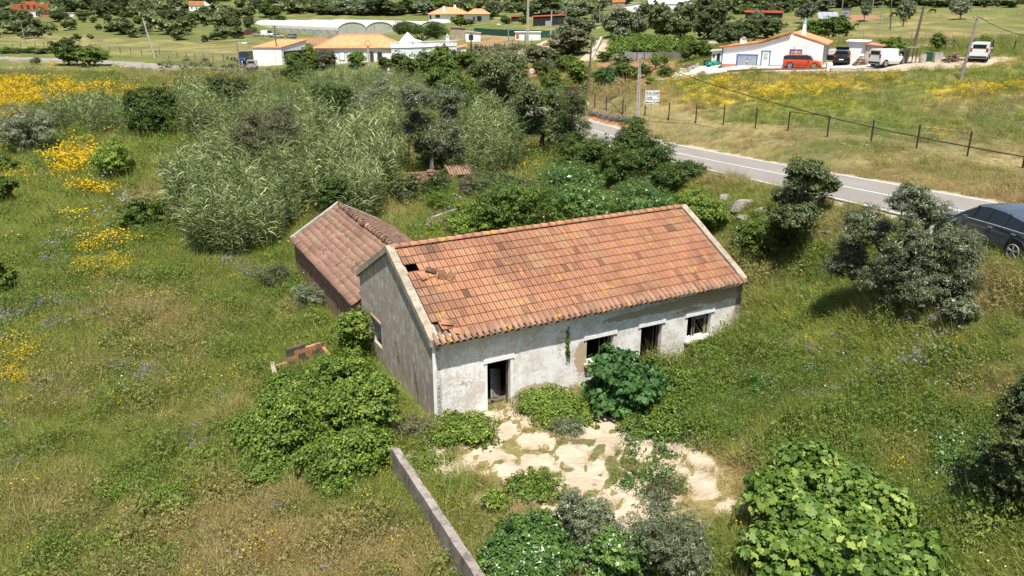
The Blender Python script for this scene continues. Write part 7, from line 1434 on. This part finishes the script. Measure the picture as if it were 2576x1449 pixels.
# wire fence of the right meadow
FP = [(198,238,315),(262,255,328),(353,268,352),(476,305,358),(607,288,385),(757,300,400),(910,303,410),(1087,315,430),(1268,335,445),(1485,358,478),(1726,382,515),(1978,410,545),(2260,445,585),(2568,505,648),(2890,560,720)]
LBf = ['leftmost dark fence post near the brown gate', 'second dark fence post from the brown gate', 'tall fence post with a short brace rail', 'fence post just behind the direction sign', 'first fence post right of the direction sign', 'second fence post right of the direction sign', 'third fence post right of the direction sign', 'fence post just left of the gate frame', 'left post of the fence gate frame', 'right post of the fence gate frame', 'first fence post right of the gate frame', 'second fence post right of the gate frame', 'third fence post right of the gate frame', 'thick fence post at the right photo edge', 'outermost fence post beyond the photo edge']
tops = []
for (x, t_, b0), lb_ in zip(FP, LBf):
    px, pt, pb = (x/1.406+2200)*.639, (t_/1.406+200)*.639, (b0/1.406+200)*.639; b_ = np.array(g1(px, pb)); r = ray(px+(pb-pt)*.0+(px-PW/2)*.004, pt); h = max(1.1, CH+r[2]*b_[1]/r[1]-b_[2]); h = min(h, 2.1); thick = .085 if 'edge' in lb_ else .065
    mb = MB(); mb.tube([(0, 0, -.3), (0, 0, h)], thick, 5); mb.build('fence_post', M['rust'], loc=tuple(b_), label=lb_, cat='fence post', group='rusty posts of the meadow wire fence'); tops.append((b_, h))
mb = MB(); (a_, h1_), (b2_, h2_) = tops[8], tops[9]; mb.tube([a_+(0, 0, h1_-.05), b2_+(0, 0, h2_-.05)], .035, 5); mb.build('gate_rail', M['rust'], label='rusty top rail across the gap of the wire fence', cat='rail')
mb = MB(); (a_, h1_) = tops[2]; mb.tube([a_+(.3, 0, -.2), a_+(.32, 0, h1_*.62)], .04, 5); mb.tube([a_+(0, 0, h1_*.5), a_+(.32, 0, h1_*.5)], .03, 5); mb.build('brace_post', M['rust'], label='short brace post joined to the tall fence post', cat='fence post')
for i in range(len(tops)-1):
    if i == 8: continue
    mb = MB(); a_, b2_ = tops[i], tops[i+1]
    for f_ in (.25, .5, .75, .97): mb.tube([a_[0]+(0, 0, a_[1]*f_), (a_[0]+b2_[0])/2+(0, 0, (a_[1]+b2_[1])/2*f_-.03), b2_[0]+(0, 0, b2_[1]*f_)], .006, 3, False)
    mb.build('fence_wire', M['grey'], label='fence wires starting at the %s' % LBf[i].replace(' dark', '').replace('fence post', 'post'), cat='wire', group='wires of the meadow fence')
NTH = ['leftmost', 'second from left', 'third from left', 'fourth from left', 'fifth from left', 'sixth from left', 'seventh from left', 'eighth from left', 'ninth from left', 'tenth from left', 'eleventh from left', 'twelfth from left', 'thirteenth from left', 'fourteenth from left', 'fifteenth from left', 'sixteenth from left', 'seventeenth from left', 'eighteenth from left', 'nineteenth from left', 'twentieth from left', 'twenty first from left', 'twenty second from left']
def post_row(px_list, mat, h, r, label, group, name='fence_post'):
    src = None
    for x, y in px_list:
        b_ = g1(x, y); lean = random.uniform(-.04, .04)
        if src is None: mb = MB(); mb.tube([(0, 0, -.3), (0, 0, h)], r, 5); src = mb.build(name, M[mat], loc=b_, label=label, cat='fence post', group=group); q = src
        else: q = src.copy(); COL.objects.link(q); q.location = b_
        q['label'] = '%s %s' % (NTH[len([o_ for o_ in bpy.data.objects if o_.get('group') == group])-1], label)
        q.rotation_euler = (lean, lean*1.5, 0); q.scale = (1, 1, random.uniform(.9, 1.1))
post_row([(x*.3333, y*.3333) for x, y in ((45,370),(100,372),(160,372),(270,360),(335,358),(362,352),(385,352),(675,372),(755,382),(830,392),(910,402),(990,408),(1070,420),(1180,425),(1205,412),(1280,470),(1340,440),(1410,445),(1475,455),(1540,460),(1610,465),(1690,470))], 'bark', 1.5, .09, 'thin dark stake behind the far road', 'stakes along the far left field')
post_row([(1198,132),(1210,131),(1222,129),(1232,128),(1246,127),(1257,125),(1270,124),(1290,121),(1305,118),(1320,115),(1338,113)], 'rust', 1.7, .07, 'slim dark post of the fenced plot', 'posts of the fenced plot')
post_row([(2085,108),(2110,106),(2140,105),(2170,104),(2205,105),(2235,106),(2265,106),(2290,105),(2325,107),(2365,107),(2395,107),(2420,108),(2445,108),(2475,108),(2510,109),(2540,109),(2572,110)], 'post', 1.5, .05, 'thin grey pasture stake above the white track', 'stakes of the pasture fence')
post_row([(2468,31),(2480,32),(2492,33),(2504,34),(2518,35),(2532,36),(2545,37),(2558,38),(2572,39)], 'post', 2.0, .07, 'stake of the fence on the upper right hillside', 'stakes on the upper right hillside')
p = [np.array(g1(*q)) for q in ((1193, 86), (1250, 90), (1300, 93), (1396, 94))]; mb = MB()
for i in range(3): block_wall(mb, p[i][:2], p[i+1][:2], p[i][2]+1.9, p[i+1][2]+1.9, .08, p[i][2]-.5)
mb.build('green_screen_fence', M['green'], label='long dark green screen fence below the villa', cat='fence')
p = [np.array(g1(*q)) for q in ((1572, 147), (1640, 148), (1716, 149))]; mb = MB()
for i in range(2): block_wall(mb, p[i][:2], p[i+1][:2], p[i][2]+1.1, p[i+1][2]+1.1, .25, p[i][2]-.5)
mb.build('pale_field_wall', plain('faded_panel_wall', (.50, .48, .45), .9, .2, 1), label='long pale wall between the orchard and the vine field', cat='wall')
p = [np.array(g1(*q)) for q in ((1487, 152), (1512, 108), (1520, 106), (1500, 152))]; mb = MB(); block_wall(mb, p[0][:2], p[1][:2], p[0][2]+.5, p[1][2]+1.4, .5, p[0][2]-.5); mb.build('bridge_parapet', M['conc'], label='sloping concrete parapet of the small bridge', cat='parapet')
# yard clutter at the garage house
def item(name, box, label, cat, mat, shape='box', grp=None):
    x0, y0, x1, y1 = box; b_ = np.array(g1((x0+x1)/2, y1)); s_ = FPX/Zof(b_); w_, h = (x1-x0)/s_, (y1-y0)/s_; mb = MB()
    if shape == 'box': mb.box((0, 0, h/2), (w_, w_*.6, h)); mb.box((0, 0, h+.03), (w_*1.05, w_*.65, .06))
    elif shape == 'barrel': mb.tube([(0, 0, 0), (0, 0, h*.5), (0, 0, h)], [w_/2*.92, w_/2, w_/2*.92], 16); mb.tube([(0, 0, h*.97), (0, 0, h*1.0)], w_/2*.97, 16)
    elif shape == 'heap':
        rg = np.random.default_rng(int(x0))
        for i in range(60): r_ = rg.random()**.5; a = rg.uniform(0, 6.3); mb.tint = rg.random(); mb.box((r_*cos(a)*w_/2, r_*sin(a)*w_*.3, h*(1-r_)*rg.uniform(.3, 1)+.05), (rg.uniform(.2, .6), rg.uniform(.1, .3), rg.uniform(.08, .22)), rg.uniform(0, 3))
    elif shape == 'frame': mb.box((-w_/2, 0, h/2), (.13, .13, h)); mb.box((w_/2, 0, h/2), (.13, .13, h)); mb.box((0, 0, h), (w_*1.1, .13, .13)); mb.tube([(w_/2, 0, h), (w_*1.6, 0, .1)], .05, 4)
    elif shape == 'port':
        for x_ in (-.5, -.15, .2, .5): mb.box((x_*w_, 0, h/2), (.12, .12, h))
        mb.box((0, 0, h+.05), (w_*1.1, w_*.8, .1)); mb.box((-w_*.3, .3, h*.45), (w_*.35, .06, h*.8))
    return mb.build(name, M[mat], loc=tuple(b_), label=label, cat=cat, group=grp)
item('water_barrel', (2311, 135, 2328, 157), 'pale upright water barrel right of the carport posts', 'barrel', 'conc', 'barrel'); item('green_crate', (2327, 134, 2346, 154), 'green plastic crate beside the pale barrel', 'crate', 'green'); item('grey_crate', (2347, 135, 2367, 155), 'grey crate between green crate and wood pile', 'crate', 'conc')
M['junk'] = tile_mat('mixed_junk', None, [(0, (.03, .03, .03)), (.3, (.16, .12, .09)), (.6, (.34, .22, .14)), (.85, (.5, .45, .38)), (1, (.3, .05, .03))], .9)
item('wood_pile', (2368, 130, 2424, 155), 'heap of firewood and scrap left of the white delivery van', 'wood pile', 'junk', 'heap'); item('timber_frame', (2377, 102, 2397, 130), 'dark timber frame standing behind the wood pile', 'frame', 'bark', 'frame'); item('carport', (2272, 122, 2302, 160), 'open lean-to on posts beside the small white van', 'shelter', 'greywood', 'port')
item('scrap_heap', (2148, 140, 2180, 164), 'dark heap of clothes and tools hanging by the cabin', 'junk heap', 'junk', 'heap'); item('scrap_heap', (1716, 150, 1752, 172), 'pile of old pallets and rubble left of the white hut', 'junk heap', 'junk', 'heap'); item('air_unit', (1770, 153, 1783, 166), 'black cage unit on the paving left of the hut', 'box', 'black'); item('gravel_heap', (1735, 160, 1768, 172), 'pale pile of gravel near the black cage unit', 'gravel pile', 'conc', 'heap')
b_ = g1(1796, 166); bl = [(b_[0]+dx, b_[1], b_[2]+.15, .55, .5, .35) for dx in (-.5, .0, .5)]; link('tarpaulin', crown_mesh('tarp', bl, 60, 14, .2, .28, 'round', 4, core=.2), M['teal'], label='crumpled teal tarpaulin by the white hut', cat='tarpaulin')
b_ = g1(2494, 133); mb = MB(); mb.tube([(0, 0, 0), (0, 0, 1.4)], .09, 5); mb.build('stake', M['rust'], loc=b_, label='dark stake right of the white delivery van', cat='stake'); b_ = g1(2548, 133); mb = MB(); mb.tube([(0, 0, 0), (.1, 0, 1.4)], .09, 5); mb.build('stake', M['rust'], loc=b_, label='dark stake by the track near the right edge', cat='stake')
# solar panels
b_ = np.array(g1(2085, 51)); s_ = FPX/Zof(b_); o = empty('solar_array', tuple(b_), 0, 'row of four tilted solar panels on the pasture', 'solar panels'); w_ = 52/s_
for i in range(4):
    q = MB().box((0, 0, 0), (w_/4-.08, 3.2, .06)).build('panel', plain('solar_glass', (.30, .33, .38), .2, .05, spec=.6), o); q.location = (-w_/2+(i+.5)*w_/4, 1.0, 1.3); q.rotation_euler = (radians(38), 0, 0)
mb = MB(); [mb.box((x_*w_, .4, .3), (.3, .3, .8)) for x_ in (-.4, -.1, .2, .45)]; mb.build('support', M['conc'], o)

# ---- animals and people
def body_skin(name, joints, edges, radii, mat, loc_, rz, label, cat, group=None, sub=2, sc_=1):
    me = bpy.data.meshes.new(name); me.from_pydata([tuple(np.array(j)*sc_) for j in joints], edges, []); o_ = link(name, me, mat, None, loc_, rz, label, cat, group)
    s = o_.modifiers.new('skin', 'SKIN'); 
    for v, r_ in zip(me.skin_vertices[0].data, radii): v.radius = ((r_ if hasattr(r_, '__len__') else (r_, r_))[0]*sc_, (r_ if hasattr(r_, '__len__') else (r_, r_))[1]*sc_)
    me.skin_vertices[0].data[0].use_root = True
    u = o_.modifiers.new('sub', 'SUBSURF'); u.levels = sub; u.render_levels = sub; return o_
def quadruped(loc_, rz, mat, label, cat, s=1.0, graze=True):
    J = [(0, 0, .95), (.45, 0, .97), (.75, 0, 1.0), (-.45, 0, .98), (-.70, 0, .95)]; E = [(0, 1), (1, 2), (0, 3), (3, 4)]; Rr = [.26, .25, .20, .25, .16]
    def add(p, par, r_): J.append(p); E.append((par, len(J)-1)); Rr.append(r_); return len(J)-1
    if graze: a = add((1.0, 0, .75), 2, .13); b = add((1.15, 0, .42), a, .11); h = add((1.22, 0, .25), b, .12); add((1.3, 0, .05), h, .07)
    else: a = add((.95, 0, 1.3), 2, .13); b = add((1.1, 0, 1.45), a, .12); h = add((1.35, 0, 1.35), b, .07)
    for sg in (-1, 1):
        e = add((b and J[b][0]-.02, sg*.10, J[b][2]+.16), b, .035)
        k1 = add((.58, sg*.13, .62), 1, .10); k2 = add((.60, sg*.13, .36), k1, .055); k3 = add((.58, sg*.13, .06), k2, .05)
        q1 = add((-.58, sg*.14, .68), 3, .14); q2 = add((-.50, sg*.14, .52), q1, .09); q3 = add((-.66, sg*.14, .36), q2, .06); add((-.60, sg*.14, .06), q3, .05)
    t = add((-.82, 0, .75), 4, .04); add((-.85, 0, .40), t, .035)
    return body_skin('animal' if cat == 'goat' else cat, J, E, Rr, mat, loc_, rz, label, cat, sc_=s, sub=1)
dk_ = plain('dark_brown_coat', (.03, .022, .018), .9); bc = plain('grey_brown_coat', (.20, .15, .10), .9)
quadruped(g1(2249, 43), 3.3, dk_, 'dark donkey grazing left of the forked olive', 'donkey', 1.15); quadruped(g1(2346, 34), 3.0, dk_, 'dark donkey grazing highest on the pasture', 'donkey', 1.15); quadruped(g1(2154, 68), .2, dk_, 'small black goat alone in the pasture', 'goat', .75, False); quadruped(g1(2271, 58), .1, bc, 'grey brown donkey under the forked olive', 'donkey', .95)
# people: worker in white crouched by the car, man by the silver van
skin = plain('skin', (.45, .26, .18), .6, .05); cloth = plain('white_cotton', (.75, .75, .76), .85, .05, 8, bump=.3)
def person(loc_, rz, label, pose, coat, hair):
    J = [(0, 0, .95), (0, 0, 1.15), (0, 0, 1.38), (0, 0, 1.50), (.02, 0, 1.62), (.02, 0, 1.72)]; E = [(0, 1), (1, 2), (2, 3), (3, 4), (4, 5)]; Rr = [(.16, .12), (.14, .11), (.17, .11), .055, .095, .085]
    if pose == 'bend': J = [(0, 0, .90), (.16, 0, 1.06), (.36, 0, 1.18), (.46, 0, 1.22), (.56, 0, 1.25), (.64, 0, 1.24)]
    def add(p, par, r_): J.append(p); E.append((par, len(J)-1)); Rr.append(r_); return len(J)-1
    for sg in (-1, 1):
        s0 = np.array(J[2]); s1 = add((s0[0], sg*.19, s0[2]+.0), 2, .06)
        e_ = add((s0[0]+(.12 if pose == 'bend' else .03), sg*.24, s0[2]-.28), s1, .045); h_ = add((e_ and J[e_][0]+.12, sg*.22, J[e_][2]-.22), e_, .035); add((J[h_][0]+.05, sg*.21, J[h_][2]-.08), h_, .04)
        l1 = add((0, sg*.10, .84), 0, .10); l2 = add((.04, sg*.11, .48), l1, .07); l3 = add((0, sg*.11, .09), l2, .05); add((.15, sg*.12, .04), l3, .045)
    o_ = body_skin('person', J, E, Rr, coat, loc_, rz, label, 'person', sub=2)
    h = np.array(J[4]); mb = MB()
    for ring_, (zz, rr) in enumerate(((-.02, .105), (.07, .112), (.14, .08), (.165, .02))):
        for i in range(12): mb.v.append((h[0]-.012+rr*cos(2*pi*i/12), rr*.9*sin(2*pi*i/12), h[2]+zz))
    for j in range(3):
        for i in range(12): mb.f.append((j*12+i, j*12+(i+1) % 12, (j+1)*12+(i+1) % 12, (j+1)*12+i)); mb.t.append(.5)
    mb.build('hat', hair, o_, smooth=True); fm = MB(); fm.box((h[0]+.085, 0, h[2]-.01), (.05, .12, .15)); fm.build('face', skin, o_, bevel=.02); return o_
pc = ray(2352, 555)*30.6; pz = H1(pc[0], pc[1]); person((pc[0], pc[1], pz), 2.2, 'person in white bending over behind the crown of the silvery olive', 'bend', cloth, cloth)
person(g1(611, 177), .4, 'person in grey standing between the blue camper and silver van', 'stand', plain('grey_clothes', (.30, .32, .36), .9), plain('white_cap', (.7, .7, .7), .9))
